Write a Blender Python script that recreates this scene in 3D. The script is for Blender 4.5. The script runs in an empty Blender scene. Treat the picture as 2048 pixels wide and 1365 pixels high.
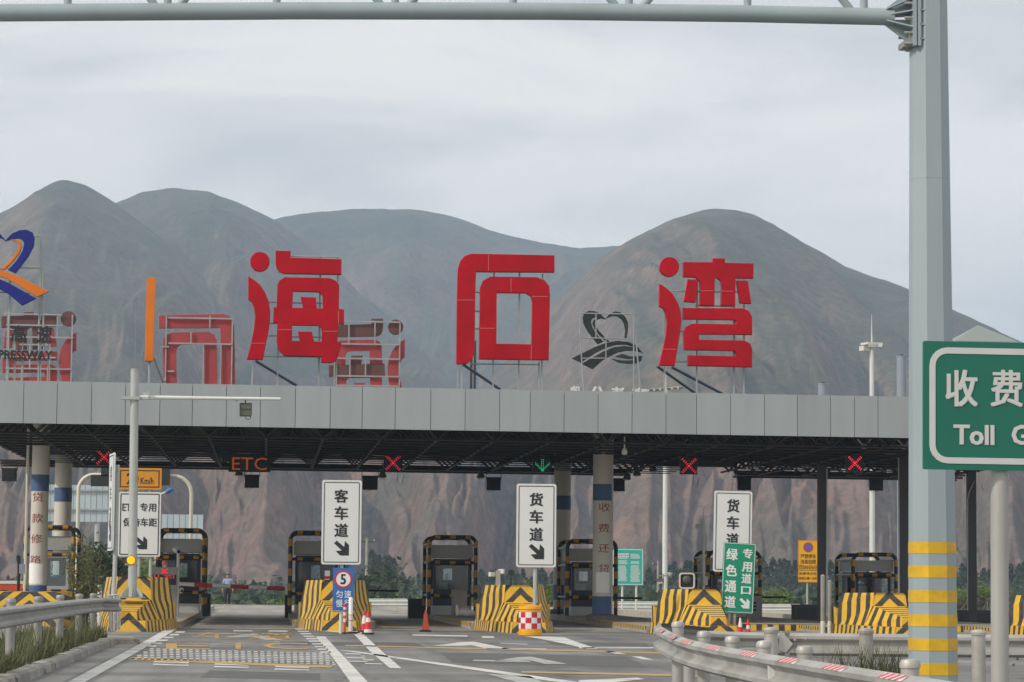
import bpy, bmesh, math, random
import numpy as np
from mathutils import Vector, Matrix, noise as mnoise
random.seed(7)
SC = bpy.context.scene
COL = SC.collection
# ------------------------------------------------------------------ camera
CAM_H, FPX = 1.45, 5500.0
PITCH = math.atan(481.5 / FPX); YAW = math.atan(484.0 / FPX * math.cos(PITCH)); ROLL = math.radians(0.5)
ROT = (Matrix.Rotation(-YAW, 3, 'Z') @ Matrix.Rotation(math.pi / 2 + PITCH, 3, 'X') @ Matrix.Rotation(ROLL, 3, 'Z'))
cam_data = bpy.data.cameras.new('camera'); cam_data.sensor_width = 36.0; cam_data.lens = 36.0 * FPX / 2048.0
cam_data.clip_start = 0.1; cam_data.clip_end = 20000.0
cam = bpy.data.objects.new('camera', cam_data); COL.objects.link(cam)
cam.location = (0, 0, CAM_H); cam.rotation_euler = ROT.to_euler()
SC.camera = cam
# ------------------------------------------------------------------ sky, sun, exposure
SUN_AZ = math.atan2(-0.90, -0.436)      # compass direction (x, y) the light comes from: left and behind the camera
SUN_EL = math.radians(36)
world = bpy.data.worlds.new('World'); SC.world = world; world.use_nodes = True
wn, wl = world.node_tree.nodes, world.node_tree.links
wn.clear()
w_out = wn.new('ShaderNodeOutputWorld'); w_bg = wn.new('ShaderNodeBackground'); w_bg.inputs['Strength'].default_value = 0.1
w_sky = wn.new('ShaderNodeTexSky'); w_sky.sky_type = 'NISHITA'; w_sky.sun_disc = False
w_sky.sun_elevation = SUN_EL; w_sky.sun_rotation = SUN_AZ; w_sky.dust_density = 2.0; w_sky.air_density = 1.0
w_tc = wn.new('ShaderNodeTexCoord'); w_map = wn.new('ShaderNodeMapping'); w_map.inputs['Scale'].default_value = (3.2, 3.2, 13.0)
w_map.inputs['Location'].default_value = (0.35, 0.1, 0.3)
w_n = wn.new('ShaderNodeTexNoise'); w_n.inputs['Scale'].default_value = 1.35; w_n.inputs['Detail'].default_value = 9; w_n.inputs['Roughness'].default_value = 0.52
w_n.inputs['Distortion'].default_value = 0.5
w_r = wn.new('ShaderNodeValToRGB'); w_r.color_ramp.elements[0].position = 0.36; w_r.color_ramp.elements[1].position = 0.60
w_r.color_ramp.elements[0].color = (0.46, 0.46, 0.46, 1); w_r.color_ramp.elements[1].color = (0.97, 0.97, 0.97, 1)
w_n2 = wn.new('ShaderNodeTexNoise'); w_n2.inputs['Scale'].default_value = 2.2; w_n2.inputs['Detail'].default_value = 4
w_r2 = wn.new('ShaderNodeValToRGB'); w_r2.color_ramp.elements[0].position = 0.3; w_r2.color_ramp.elements[1].position = 0.72
w_r2.color_ramp.elements[0].color = (12.4, 12.0, 11.3, 1); w_r2.color_ramp.elements[1].color = (14.2, 13.5, 12.5, 1)
w_mix = wn.new('ShaderNodeMixRGB')
wl.new(w_tc.outputs['Generated'], w_map.inputs['Vector']); wl.new(w_map.outputs[0], w_n.inputs['Vector']); wl.new(w_map.outputs[0], w_n2.inputs['Vector'])
wl.new(w_n.outputs[0], w_r.inputs[0]); wl.new(w_n2.outputs[0], w_r2.inputs[0])
wl.new(w_r.outputs[0], w_mix.inputs[0]); wl.new(w_sky.outputs[0], w_mix.inputs[1]); wl.new(w_r2.outputs[0], w_mix.inputs[2])
wl.new(w_mix.outputs[0], w_bg.inputs['Color']); wl.new(w_bg.outputs[0], w_out.inputs['Surface'])
sun_data = bpy.data.lights.new('sun', 'SUN'); sun_data.energy = 3.0; sun_data.angle = math.radians(1.5); sun_data.color = (1.0, 0.92, 0.80)
sun = bpy.data.objects.new('sun', sun_data); COL.objects.link(sun)
sdir = Vector((math.sin(SUN_AZ) * math.cos(SUN_EL), math.cos(SUN_AZ) * math.cos(SUN_EL), math.sin(SUN_EL)))
sun.rotation_euler = sdir.to_track_quat('Z', 'Y').to_euler()
SC.view_settings.view_transform = 'Standard'; SC.view_settings.look = 'None'; SC.view_settings.gamma = 1.0
SC.view_settings.use_curve_mapping = False; SC.view_settings.exposure = -0.20
SC.render.engine = 'CYCLES'
SC.cycles.use_denoising = True
SC.cycles.max_bounces = 6; SC.cycles.transparent_max_bounces = 16; SC.cycles.volume_bounces = 1

# ------------------------------------------------------------------ photo geometry helpers
CAMV = Vector((0, 0, CAM_H))
def ray(px, py): return ROT @ Vector(((px - 1024.0) / FPX, -(py - 682.5) / FPX, -1.0))
def W(px, py, Y):                       # the world point seen at a photo position, at distance Y down the road
    d = ray(px, py); return CAMV + d * (Y / d.y)
def G(px, py, z=0.0):                   # the point of the ground seen there
    d = ray(px, py); return CAMV + d * ((z - CAM_H) / d.z)
def proj(v):
    c = ROT.transposed() @ (Vector(v) - CAMV); return (1024 + FPX * c.x / -c.z, 682.5 - FPX * c.y / -c.z)
def S(Y): return 1.0 / (W(1025, 700, Y) - W(1024, 700, Y)).length   # photo pixels per metre

# ------------------------------------------------------------------ materials
def mat(name, col, rough=0.6, metal=0.0, var=0.12, scale=3.0, bump=0.0, bscale=30.0, dirt=None, dirt_amt=0.0, emit=None, estr=0.0, coat=0.0, stretch=(1, 1, 1), spec=0.5):
    m = bpy.data.materials.new(name); m.use_nodes = True
    n, l = m.node_tree.nodes, m.node_tree.links
    b = n['Principled BSDF']; b.inputs['Roughness'].default_value = rough; b.inputs['Metallic'].default_value = metal
    b.inputs['Specular IOR Level'].default_value = spec
    if coat: b.inputs['Coat Weight'].default_value = coat; b.inputs['Coat Roughness'].default_value = 0.15
    tc = n.new('ShaderNodeTexCoord'); mp = n.new('ShaderNodeMapping'); mp.inputs['Scale'].default_value = stretch
    l.new(tc.outputs['Object'], mp.inputs['Vector'])
    nt = n.new('ShaderNodeTexNoise'); nt.inputs['Scale'].default_value = scale; nt.inputs['Detail'].default_value = 6; nt.inputs['Roughness'].default_value = 0.62
    l.new(mp.outputs[0], nt.inputs['Vector'])
    r = n.new('ShaderNodeValToRGB')
    c = Vector(col[:3]); lo = c * (1 - var); hi = c * (1 + var)
    r.color_ramp.elements[0].position = 0.3; r.color_ramp.elements[1].position = 0.7
    r.color_ramp.elements[0].color = (*lo, 1); r.color_ramp.elements[1].color = (*[min(1, x) for x in hi], 1)
    l.new(nt.outputs[0], r.inputs[0]); out = r.outputs[0]
    if dirt is not None:
        n2 = n.new('ShaderNodeTexNoise'); n2.inputs['Scale'].default_value = scale * 0.6; n2.inputs['Detail'].default_value = 8; n2.inputs['Roughness'].default_value = 0.7
        l.new(mp.outputs[0], n2.inputs['Vector'])
        r2 = n.new('ShaderNodeValToRGB'); r2.color_ramp.elements[0].position = 0.5; r2.color_ramp.elements[1].position = 0.72
        r2.color_ramp.elements[1].color = (dirt_amt,) * 3 + (1,)
        mx = n.new('ShaderNodeMixRGB'); mx.inputs[2].default_value = (*dirt, 1)
        l.new(n2.outputs[0], r2.inputs[0]); l.new(r2.outputs[0], mx.inputs[0]); l.new(out, mx.inputs[1]); out = mx.outputs[0]
    l.new(out, b.inputs['Base Color'])
    if bump:
        nb = n.new('ShaderNodeTexNoise'); nb.inputs['Scale'].default_value = bscale; nb.inputs['Detail'].default_value = 5
        l.new(mp.outputs[0], nb.inputs['Vector'])
        bp = n.new('ShaderNodeBump'); bp.inputs['Strength'].default_value = bump; bp.inputs['Distance'].default_value = 0.02
        l.new(nb.outputs[0], bp.inputs['Height']); l.new(bp.outputs[0], b.inputs['Normal'])
    if emit is not None:
        b.inputs['Emission Color'].default_value = (*emit, 1); b.inputs['Emission Strength'].default_value = estr
    return m

def stripes(name, expr, period, cols=((0.74, 0.45, 0.03), (0.04, 0.04, 0.045)), duty=0.5, rough=0.55, dirt=0.5):
    """Painted stripes; expr(n, l, xyz) -> socket of the stripe coordinate in metres."""
    m = bpy.data.materials.new(name); m.use_nodes = True
    n, l = m.node_tree.nodes, m.node_tree.links; b = n['Principled BSDF']; b.inputs['Roughness'].default_value = rough
    tc = n.new('ShaderNodeTexCoord'); sp = n.new('ShaderNodeSeparateXYZ'); l.new(tc.outputs['Object'], sp.inputs[0])
    def op(k, a, c=None):
        q = n.new('ShaderNodeMath'); q.operation = k
        for i, v in enumerate((a, c)):
            if v is None: continue
            if isinstance(v, (int, float)): q.inputs[i].default_value = v
            else: l.new(v, q.inputs[i])
        return q.outputs[0]
    s = expr(op, sp.outputs[0], sp.outputs[1], sp.outputs[2])
    nn = n.new('ShaderNodeTexNoise'); nn.inputs['Scale'].default_value = 2.0; nn.inputs['Detail'].default_value = 3; l.new(tc.outputs['Object'], nn.inputs['Vector'])
    s = op('ADD', s, op('MULTIPLY', nn.outputs[0], period * 0.18))
    f = op('FRACT', op('DIVIDE', s, period)); g = op('GREATER_THAN', f, duty)
    mx = n.new('ShaderNodeMixRGB'); mx.inputs[1].default_value = (*cols[0], 1); mx.inputs[2].default_value = (*cols[1], 1); l.new(g, mx.inputs[0])
    n2 = n.new('ShaderNodeTexNoise'); n2.inputs['Scale'].default_value = 5; n2.inputs['Detail'].default_value = 8; n2.inputs['Roughness'].default_value = 0.7; l.new(tc.outputs['Object'], n2.inputs['Vector'])
    r2 = n.new('ShaderNodeValToRGB'); r2.color_ramp.elements[0].position = 0.45; r2.color_ramp.elements[1].position = 0.8; r2.color_ramp.elements[1].color = (dirt,) * 3 + (1,)
    l.new(n2.outputs[0], r2.inputs[0])
    m2 = n.new('ShaderNodeMixRGB'); m2.inputs[2].default_value = (0.22, 0.19, 0.14, 1); l.new(r2.outputs[0], m2.inputs[0]); l.new(mx.outputs[0], m2.inputs[1])
    l.new(m2.outputs[0], b.inputs['Base Color'])
    return m

M = {}
M['asphalt'] = None
M['galv'] = mat('galvanised steel', (0.40, 0.395, 0.375), 0.5, 0.3, 0.2, 2.0, 0.15, 60, (0.22, 0.185, 0.14), 0.6)
M['galv_old'] = mat('weathered galvanised steel', (0.30, 0.30, 0.29), 0.55, 0.3, 0.18, 2.0, 0.1, 60, (0.2, 0.16, 0.12), 0.45)
M['gantry'] = mat('pale green grey gantry paint', (0.285, 0.35, 0.38), 0.42, 0.0, 0.07, 1.2, 0.03, 40, (0.24, 0.27, 0.26), 0.35, stretch=(1, 1, .35))
M['gantry_band'] = mat('yellow reflective band', (0.62, 0.38, 0.012), 0.4, 0.0, 0.15, 6.0, 0.05, 80, (0.35, 0.2, 0.01), 0.3)
M['pole_white'] = mat('white pole paint', (0.62, 0.65, 0.62), 0.4, 0.0, 0.06, 2, 0, 30, (0.4, 0.38, 0.33), 0.2)
M['pole_grey'] = mat('grey pole paint', (0.40, 0.43, 0.42), 0.45, 0.1, 0.08, 2, 0, 30, (0.3, 0.26, 0.2), 0.3)
M['sign_white'] = mat('white sign sheeting', (0.66, 0.68, 0.68), 0.4, 0.0, 0.03, 1.5, 0, 30, (0.5, 0.48, 0.42), 0.12)
M['sign_black'] = mat('black sign print', (0.018, 0.02, 0.022), 0.5, 0, 0.05)
M['sign_green'] = mat('green sign sheeting', (0.0, 0.13, 0.088), 0.42, 0, 0.06, 1.5, 0, 30, (0.02, 0.16, 0.12), 0.15)
M['sign_green2'] = mat('bright green sign sheeting', (0.0, 0.25, 0.15), 0.42, 0, 0.06, 1.5)
M['sign_cyan'] = mat('turquoise board sheeting', (0.03, 0.42, 0.36), 0.42, 0, 0.05, 1.5)
M['sign_blue'] = mat('blue sign sheeting', (0.02, 0.14, 0.44), 0.4, 0, 0.06, 3)
M['sign_orange'] = mat('amber sign sheeting', (0.62, 0.26, 0.01), 0.42, 0, 0.06, 2)
M['sign_yellow'] = mat('yellow sign sheeting', (0.78, 0.40, 0.01), 0.42, 0, 0.06, 2)
M['sign_red'] = mat('red sign print', (0.52, 0.02, 0.035), 0.42, 0, 0.06, 2)
M['print_white'] = mat('white sign print', (0.72, 0.73, 0.73), 0.42, 0, 0.04, 2)
M['print_grey'] = mat('silver reflective print', (0.55, 0.56, 0.57), 0.42, 0, 0.05, 4)
M['letter_red'] = mat('glossy red letter panel', (0.39, 0.001, 0.010), 0.24, 0, 0.2, 1.0, 0.35, 0.9, (0.30, 0.01, 0.015), 0.5, spec=0.16)
M['letter_pale'] = mat('bright seam of a red letter', (0.5, 0.2, 0.2), 0.4)
M['letter_back'] = mat('dull red letter tray', (0.37, 0.045, 0.05), 0.6, 0, 0.12, 1.5, 0, 30, (0.16, 0.07, 0.06), 0.6)
M['letter_rust'] = mat('weathered brown red letter tray', (0.13, 0.055, 0.05), 0.7, 0, 0.15, 2, 0, 30, (0.09, 0.05, 0.045), 0.5)
M['letter_orange'] = mat('orange letter panel', (0.66, 0.17, 0.008), 0.3, 0, 0.1, 1.5, 0.2, 2, spec=0.3)
M['emblem_blue'] = mat('deep blue emblem panel', (0.010, 0.018, 0.20), 0.3, 0, 0.1, 1.5, 0.1, 2, spec=0.25)
M['emblem_black'] = mat('dark emblem tray', (0.02, 0.024, 0.026), 0.6, 0, 0.15, 2)
M['frame_steel'] = mat('grey angle iron', (0.33, 0.36, 0.37), 0.55, 0.2, 0.15, 2, 0, 30, (0.2, 0.15, 0.12), 0.35)
M['brace_blue'] = mat('blue grey brace', (0.09, 0.12, 0.18), 0.55, 0.2, 0.1, 2)
M['fascia'] = mat('grey aluminium fascia', (0.30, 0.335, 0.355), 0.5, 0.05, 0.05, 1.1, 0.03, 1.5, (0.24, 0.255, 0.255), 0.35, stretch=(1.6, 1, 0.22))
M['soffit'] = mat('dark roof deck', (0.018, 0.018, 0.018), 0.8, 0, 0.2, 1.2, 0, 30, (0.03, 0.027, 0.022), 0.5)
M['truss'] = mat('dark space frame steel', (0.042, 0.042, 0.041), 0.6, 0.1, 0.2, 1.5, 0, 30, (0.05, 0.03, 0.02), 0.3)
M['col_white'] = mat('off white column cladding', (0.60, 0.57, 0.51), 0.55, 0, 0.06, 1.2, 0.02, 8, (0.27, 0.24, 0.2), 0.4, stretch=(1, 1, 0.4))
M['col_blue'] = mat('blue column band', (0.055, 0.12, 0.26), 0.55, 0, 0.1, 2, 0, 30, (0.08, 0.09, 0.12), 0.4)
M['col_dark'] = mat('dark steel column', (0.045, 0.05, 0.052), 0.5, 0.2, 0.15, 1.5)
M['paint_red'] = mat('faded red brush paint', (0.26, 0.035, 0.035), 0.6, 0, 0.15, 6)
M['paper'] = mat('pasted white paper', (0.84, 0.84, 0.83), 0.8, 0, 0.06, 3, 0.2, 10)
M['black'] = mat('black enamel', (0.014, 0.015, 0.018), 0.45, 0, 0.15, 4)
M['band_yellow'] = mat('yellow band paint', (0.50, 0.25, 0.012), 0.5, 0, 0.12, 6, 0, 30, (0.2, 0.12, 0.04), 0.35)
M['booth_grey'] = mat('grey booth roof', (0.38, 0.39, 0.38), 0.55, 0, 0.06, 2)
M['booth_white'] = mat('white booth panel', (0.46, 0.49, 0.51), 0.45, 0, 0.05, 2, 0, 30, (0.3, 0.29, 0.27), 0.3)
M['booth_dark'] = mat('navy booth panel', (0.014, 0.017, 0.03), 0.4, 0, 0.1, 2)
M['concrete'] = mat('pale concrete', (0.36, 0.33, 0.28), 0.85, 0, 0.14, 1.6, 0.2, 20, (0.2, 0.18, 0.15), 0.5)
M['concrete_dark'] = mat('stained concrete', (0.15, 0.15, 0.15), 0.85, 0, 0.2, 1.6, 0.2, 20)
M['kerb'] = mat('worn kerb stone', (0.27, 0.26, 0.245), 0.9, 0, 0.22, 3, 0.5, 18, (0.14, 0.13, 0.11), 0.6)
M['mark_white'] = mat('worn white road paint', (0.56, 0.56, 0.54), 0.7, 0, 0.14, 1.6, 0.1, 40, (0.16, 0.165, 0.165), 0.95)
M['mark_faded'] = mat('faded white road paint', (0.36, 0.37, 0.365), 0.75, 0, 0.14, 2, 0.1, 40, (0.12, 0.125, 0.125), 0.9)
M['mark_yellow'] = mat('worn yellow road paint', (0.42, 0.27, 0.09), 0.75, 0, 0.14, 2, 0.1, 40, (0.16, 0.14, 0.11), 0.85)
M['cone_orange'] = mat('orange cone plastic', (0.60, 0.09, 0.02), 0.5, 0, 0.12, 5, 0, 30, (0.3, 0.06, 0.03), 0.4)
M['cone_red'] = mat('red cone plastic', (0.58, 0.02, 0.03), 0.5, 0, 0.12, 5)
M['cone_white'] = mat('white cone sleeve', (0.66, 0.65, 0.60), 0.55, 0, 0.12, 6, 0, 30, (0.4, 0.36, 0.3), 0.5)
M['rubber'] = mat('black rubber', (0.02, 0.02, 0.02), 0.8, 0, 0.2, 6)
M['barrel'] = mat('yellow barrel plastic', (0.78, 0.36, 0.008), 0.4, 0, 0.08, 4)
M['chrome'] = mat('polished steel', (0.6, 0.6, 0.6), 0.18, 0.9, 0.06, 3)
M['cream'] = mat('cream enamel pipe', (0.66, 0.65, 0.53), 0.35, 0, 0.05, 2)
M['led_red'] = mat('lit red diodes', (0.3, 0.0, 0.0), 0.5, emit=(1.0, 0.035, 0.06), estr=1.5)
M['led_pink'] = mat('bright red diodes', (0.3, 0.0, 0.0), 0.5, emit=(1.0, 0.02, 0.07), estr=2.2)
M['led_dim'] = mat('dim red diodes', (0.3, 0.0, 0.0), 0.5, emit=(1.0, 0.02, 0.03), estr=0.85)
M['led_green'] = mat('lit green diodes', (0.0, 0.2, 0.1), 0.5, emit=(0.02, 0.85, 0.35), estr=0.75)
M['led_amber'] = mat('dim amber diodes', (0.2, 0.05, 0.0), 0.5, emit=(0.75, 0.16, 0.02), estr=0.28)
M['lamp_amber'] = mat('lit amber lens', (0.6, 0.2, 0.0), 0.3, emit=(1.0, 0.38, 0.0), estr=1.6, var=0.2, scale=60)
M['lens_orange'] = mat('orange beacon lens', (0.65, 0.16, 0.08), 0.3)
M['lamp_pale'] = mat('pale lamp glass', (0.5, 0.5, 0.46), 0.4)
M['dome_grey'] = mat('grey lamp housing', (0.10, 0.10, 0.09), 0.5)
M['plastic_grey'] = mat('grey equipment plastic', (0.24, 0.25, 0.24), 0.5, 0, 0.08, 4)
M['plastic_white'] = mat('white equipment plastic', (0.6, 0.61, 0.58), 0.45, 0, 0.05, 4)
M['olive'] = mat('olive sensor housing', (0.10, 0.11, 0.085), 0.5, 0, 0.08, 6)
M['billboard'] = mat('pale blue sheet panel', (0.42, 0.50, 0.54), 0.5, 0, 0.06, 0.6, 0, 30, (0.3, 0.34, 0.36), 0.25)
M['tower_blue'] = mat('blue grey cladding', (0.24, 0.28, 0.33), 0.45, 0.1, 0.05, 0.6)
M['roof_grey'] = mat('pale green grey roof', (0.22, 0.26, 0.255), 0.6, 0, 0.06, 0.6)
M['sticker_red'] = mat('red reflective sticker', (0.55, 0.035, 0.05), 0.4, 0, 0.06, 8)
M['pipe_grey'] = mat('bleached steel post', (0.40, 0.40, 0.385), 0.45, 0.25, 0.12, 2.5, 0.05, 30, (0.3, 0.24, 0.17), 0.45, stretch=(1, 1, 0.3))
M['skin'] = mat('skin', (0.42, 0.22, 0.15), 0.55)
M['hair'] = mat('dark hair', (0.02, 0.016, 0.014), 0.6)
M['shirt'] = mat('light blue shirt', (0.26, 0.37, 0.56), 0.8)
M['trousers'] = mat('dark trousers', (0.016, 0.018, 0.025), 0.8)
M['shoe'] = mat('pale shoes', (0.45, 0.44, 0.36), 0.7)
M['bark'] = mat('grey brown bark', (0.10, 0.08, 0.06), 0.9, 0, 0.25, 4, 0.4, 20)
def glassy(name, tint, alpha, rough=0.08):
    m = bpy.data.materials.new(name); m.use_nodes = True; n, l = m.node_tree.nodes, m.node_tree.links
    n.remove(n['Principled BSDF']); o = n['Material Output']
    t = n.new('ShaderNodeBsdfTransparent'); t.inputs[0].default_value = (*tint, 1)
    g = n.new('ShaderNodeBsdfGlossy'); g.inputs['Roughness'].default_value = rough
    fr = n.new('ShaderNodeFresnel'); fr.inputs[0].default_value = 1.5
    nz = n.new('ShaderNodeTexNoise'); nz.inputs['Scale'].default_value = 3.0
    mr = n.new('ShaderNodeMath'); mr.operation = 'MULTIPLY_ADD'; mr.inputs[1].default_value = 0.02; l.new(nz.outputs[0], mr.inputs[0]); l.new(fr.outputs[0], mr.inputs[2])
    mx = n.new('ShaderNodeMixShader'); l.new(mr.outputs[0], mx.inputs[0]); l.new(t.outputs[0], mx.inputs[1]); l.new(g.outputs[0], mx.inputs[2]); l.new(mx.outputs[0], o.inputs[0])
    return m
def per_panel(m, amt):
    n, l = m.node_tree.nodes, m.node_tree.links; b = n['Principled BSDF']; src = b.inputs['Base Color'].links[0].from_socket
    oi = n.new('ShaderNodeObjectInfo'); mr = n.new('ShaderNodeMapRange'); mr.inputs[3].default_value = 1 - amt; mr.inputs[4].default_value = 1 + amt; l.new(oi.outputs['Random'], mr.inputs[0])
    mx = n.new('ShaderNodeMixRGB'); mx.blend_type = 'MULTIPLY'; mx.inputs[0].default_value = 1; l.new(src, mx.inputs[1]); l.new(mr.outputs[0], mx.inputs[2]); l.new(mx.outputs[0], b.inputs['Base Color'])
per_panel(M['fascia'], .05); per_panel(M['kerb'], .18); per_panel(M['billboard'], .05)
M['glass'] = glassy('booth window glass', (0.84, 0.90, 0.92), 0.6)
def leafmat(name, a, b, tr=0.25):
    m = bpy.data.materials.new(name); m.use_nodes = True; n, l = m.node_tree.nodes, m.node_tree.links
    p = n['Principled BSDF']; p.inputs['Roughness'].default_value = 0.6; p.inputs['Specular IOR Level'].default_value = 0.25
    tc = n.new('ShaderNodeTexCoord'); t = n.new('ShaderNodeTexNoise'); t.inputs['Scale'].default_value = 2.5; t.inputs['Detail'].default_value = 5
    oi = n.new('ShaderNodeObjectInfo'); va = n.new('ShaderNodeVectorMath'); va.operation = 'ADD'; l.new(tc.outputs['Object'], va.inputs[0]); l.new(oi.outputs['Random'], va.inputs[1])
    l.new(va.outputs[0], t.inputs['Vector']); r = n.new('ShaderNodeValToRGB'); r.color_ramp.elements[0].position = 0.32; r.color_ramp.elements[1].position = 0.68
    r.color_ramp.elements[0].color = (*a, 1); r.color_ramp.elements[1].color = (*b, 1); l.new(t.outputs[0], r.inputs[0]); l.new(r.outputs[0], p.inputs['Base Color'])
    ts = n.new('ShaderNodeBsdfTranslucent'); l.new(r.outputs[0], ts.inputs[0]); mx = n.new('ShaderNodeMixShader'); mx.inputs[0].default_value = tr
    l.new(p.outputs[0], mx.inputs[1]); l.new(ts.outputs[0], mx.inputs[2]); l.new(mx.outputs[0], n['Material Output'].inputs[0])
    return m
M['leaf'] = leafmat('olive shrub leaves', (0.08, 0.10, 0.045), (0.19, 0.20, 0.10), .35)
M['leaf_green'] = leafmat('fresh green leaves', (0.085, 0.14, 0.04), (0.19, 0.26, 0.08))
M['leaf_dark'] = leafmat('dark poplar leaves', (0.038, 0.062, 0.042), (0.085, 0.115, 0.07))
M['grass'] = leafmat('dry green grass', (0.035, 0.05, 0.018), (0.14, 0.135, 0.065))

# ------------------------------------------------------------------ mesh helpers
def tag(o, label=None, cat=None, group=None, kind=None):
    if label: o['label'] = label
    if cat: o['category'] = cat
    if group: o['group'] = group
    if kind: o['kind'] = kind
    return o
def thing(name, loc, label, cat, group=None, kind=None):
    o = bpy.data.objects.new(name, None); COL.objects.link(o); o.location = Vector(loc); o.empty_display_size = 0.2
    return tag(o, label, cat, group, kind)
def origin(o):
    v = Vector((0, 0, 0))
    while o is not None: v += o.location; o = o.parent
    return v
class MB:
    def __init__(self): self.v = []; self.f = []; self.mi = []; self.cur = 0
    def add(self, vs, fs):
        b = len(self.v); self.v += [Vector(p) for p in vs]
        for q in fs: self.f.append([b + i for i in q]); self.mi.append(self.cur)
        return self
    def box(self, c, s, rz=0.0, bev=0.0):
        cx, cy, cz = c; hx, hy, hz = s[0] / 2, s[1] / 2, s[2] / 2
        cs, sn = math.cos(rz), math.sin(rz)
        vs = [(cx + x * cs - y * sn, cy + x * sn + y * cs, cz + z) for z in (-hz, hz) for x, y in ((-hx, -hy), (hx, -hy), (hx, hy), (-hx, hy))]
        return self.add(vs, [(3, 2, 1, 0), (4, 5, 6, 7), (0, 1, 5, 4), (1, 2, 6, 5), (2, 3, 7, 6), (3, 0, 4, 7)])
    def cyl(self, p0, p1, r0, r1=None, n=12, caps=True, ph=0.0):
        p0, p1 = Vector(p0), Vector(p1); r1 = r0 if r1 is None else r1
        d = (p1 - p0).normalized(); a = d.orthogonal().normalized()
        if abs(d.z) > 0.99: a = Vector((1, 0, 0)) if d.z > 0 else Vector((1, 0, 0))
        b = d.cross(a).normalized(); vs = []
        for p, r in ((p0, r0), (p1, r1)):
            for i in range(n):
                t = 2 * math.pi * i / n + ph; vs.append(p + (a * math.cos(t) + b * math.sin(t)) * r)
        fs = [(i, (i + 1) % n, n + (i + 1) % n, n + i) for i in range(n)]
        if caps: fs += [tuple(range(n - 1, -1, -1)), tuple(range(n, 2 * n))]
        return self.add(vs, fs)
    def tube(self, pts, r, n=8, caps=True):
        pts = [Vector(p) for p in pts]; rr = r if isinstance(r, (list, tuple)) else [r] * len(pts)
        vs = []; a = None
        for k, p in enumerate(pts):
            d = (pts[min(k + 1, len(pts) - 1)] - pts[max(k - 1, 0)]).normalized()
            if a is None: a = d.orthogonal().normalized()
            a = (a - d * a.dot(d)).normalized(); b = d.cross(a)
            for i in range(n):
                t = 2 * math.pi * i / n; vs.append(p + (a * math.cos(t) + b * math.sin(t)) * rr[k])
        fs = []
        for k in range(len(pts) - 1):
            for i in range(n): fs.append((k * n + i, k * n + (i + 1) % n, (k + 1) * n + (i + 1) % n, (k + 1) * n + i))
        if caps: fs += [tuple(range(n - 1, -1, -1)), tuple((len(pts) - 1) * n + i for i in range(n))]
        return self.add(vs, fs)
    def lathe(self, c, prof, n=16):          # prof: (radius, z) upwards from c
        c = Vector(c); vs = []; fs = []
        for r, z in prof:
            for i in range(n):
                t = 2 * math.pi * i / n; vs.append((c.x + r * math.cos(t), c.y + r * math.sin(t), c.z + z))
        for k in range(len(prof) - 1):
            for i in range(n): fs.append((k * n + i, k * n + (i + 1) % n, (k + 1) * n + (i + 1) % n, (k + 1) * n + i))
        fs += [tuple(range(n - 1, -1, -1)), tuple((len(prof) - 1) * n + i for i in range(n))]
        return self.add(vs, fs)
    def sphere(self, c, r, n=12, m=8, sq=(1, 1, 1)):
        c = Vector(c); vs = [(c.x, c.y, c.z - r * sq[2])]
        for j in range(1, m):
            ph = -math.pi / 2 + math.pi * j / m
            for i in range(n):
                t = 2 * math.pi * i / n; vs.append((c.x + r * sq[0] * math.cos(ph) * math.cos(t), c.y + r * sq[1] * math.cos(ph) * math.sin(t), c.z + r * sq[2] * math.sin(ph)))
        vs.append((c.x, c.y, c.z + r * sq[2])); fs = [(0, 1 + (i + 1) % n, 1 + i) for i in range(n)]
        for j in range(m - 2):
            for i in range(n): fs.append((1 + j * n + i, 1 + j * n + (i + 1) % n, 1 + (j + 1) * n + (i + 1) % n, 1 + (j + 1) * n + i))
        last = len(vs) - 1
        fs += [(last, 1 + (m - 2) * n + i, 1 + (m - 2) * n + (i + 1) % n) for i in range(n)]
        return self.add(vs, fs)
    def mesh(self, name, mats, off=Vector((0, 0, 0)), smooth=None):
        me = bpy.data.meshes.new(name); me.from_pydata([tuple(p - off) for p in self.v], [], self.f)
        for m in (mats if isinstance(mats, (list, tuple)) else [mats]): me.materials.append(m)
        if isinstance(mats, (list, tuple)): me.polygons.foreach_set('material_index', self.mi)
        if smooth is not None:
            me.polygons.foreach_set('use_smooth', [True] * len(me.polygons)); me.set_sharp_from_angle(angle=math.radians(smooth))
        me.update(); return me
    def build(self, name, mats, parent=None, smooth=35, loc=None):
        off = origin(parent) if parent is not None else (Vector(loc) if loc is not None else Vector((0, 0, 0)))
        o = bpy.data.objects.new(name, self.mesh(name, mats, off, smooth)); COL.objects.link(o)
        if parent is not None: o.parent = parent
        elif loc is not None: o.location = Vector(loc)
        return o
def part(name, m, parent, fn, smooth=35):
    mb = MB(); fn(mb); return mb.build(name, m, parent, smooth)
def copy_tree(o, parent=None):
    c = o.copy(); COL.objects.link(c); c.parent = parent
    for ch in list(o.children): copy_tree(ch, c)
    return c

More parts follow.
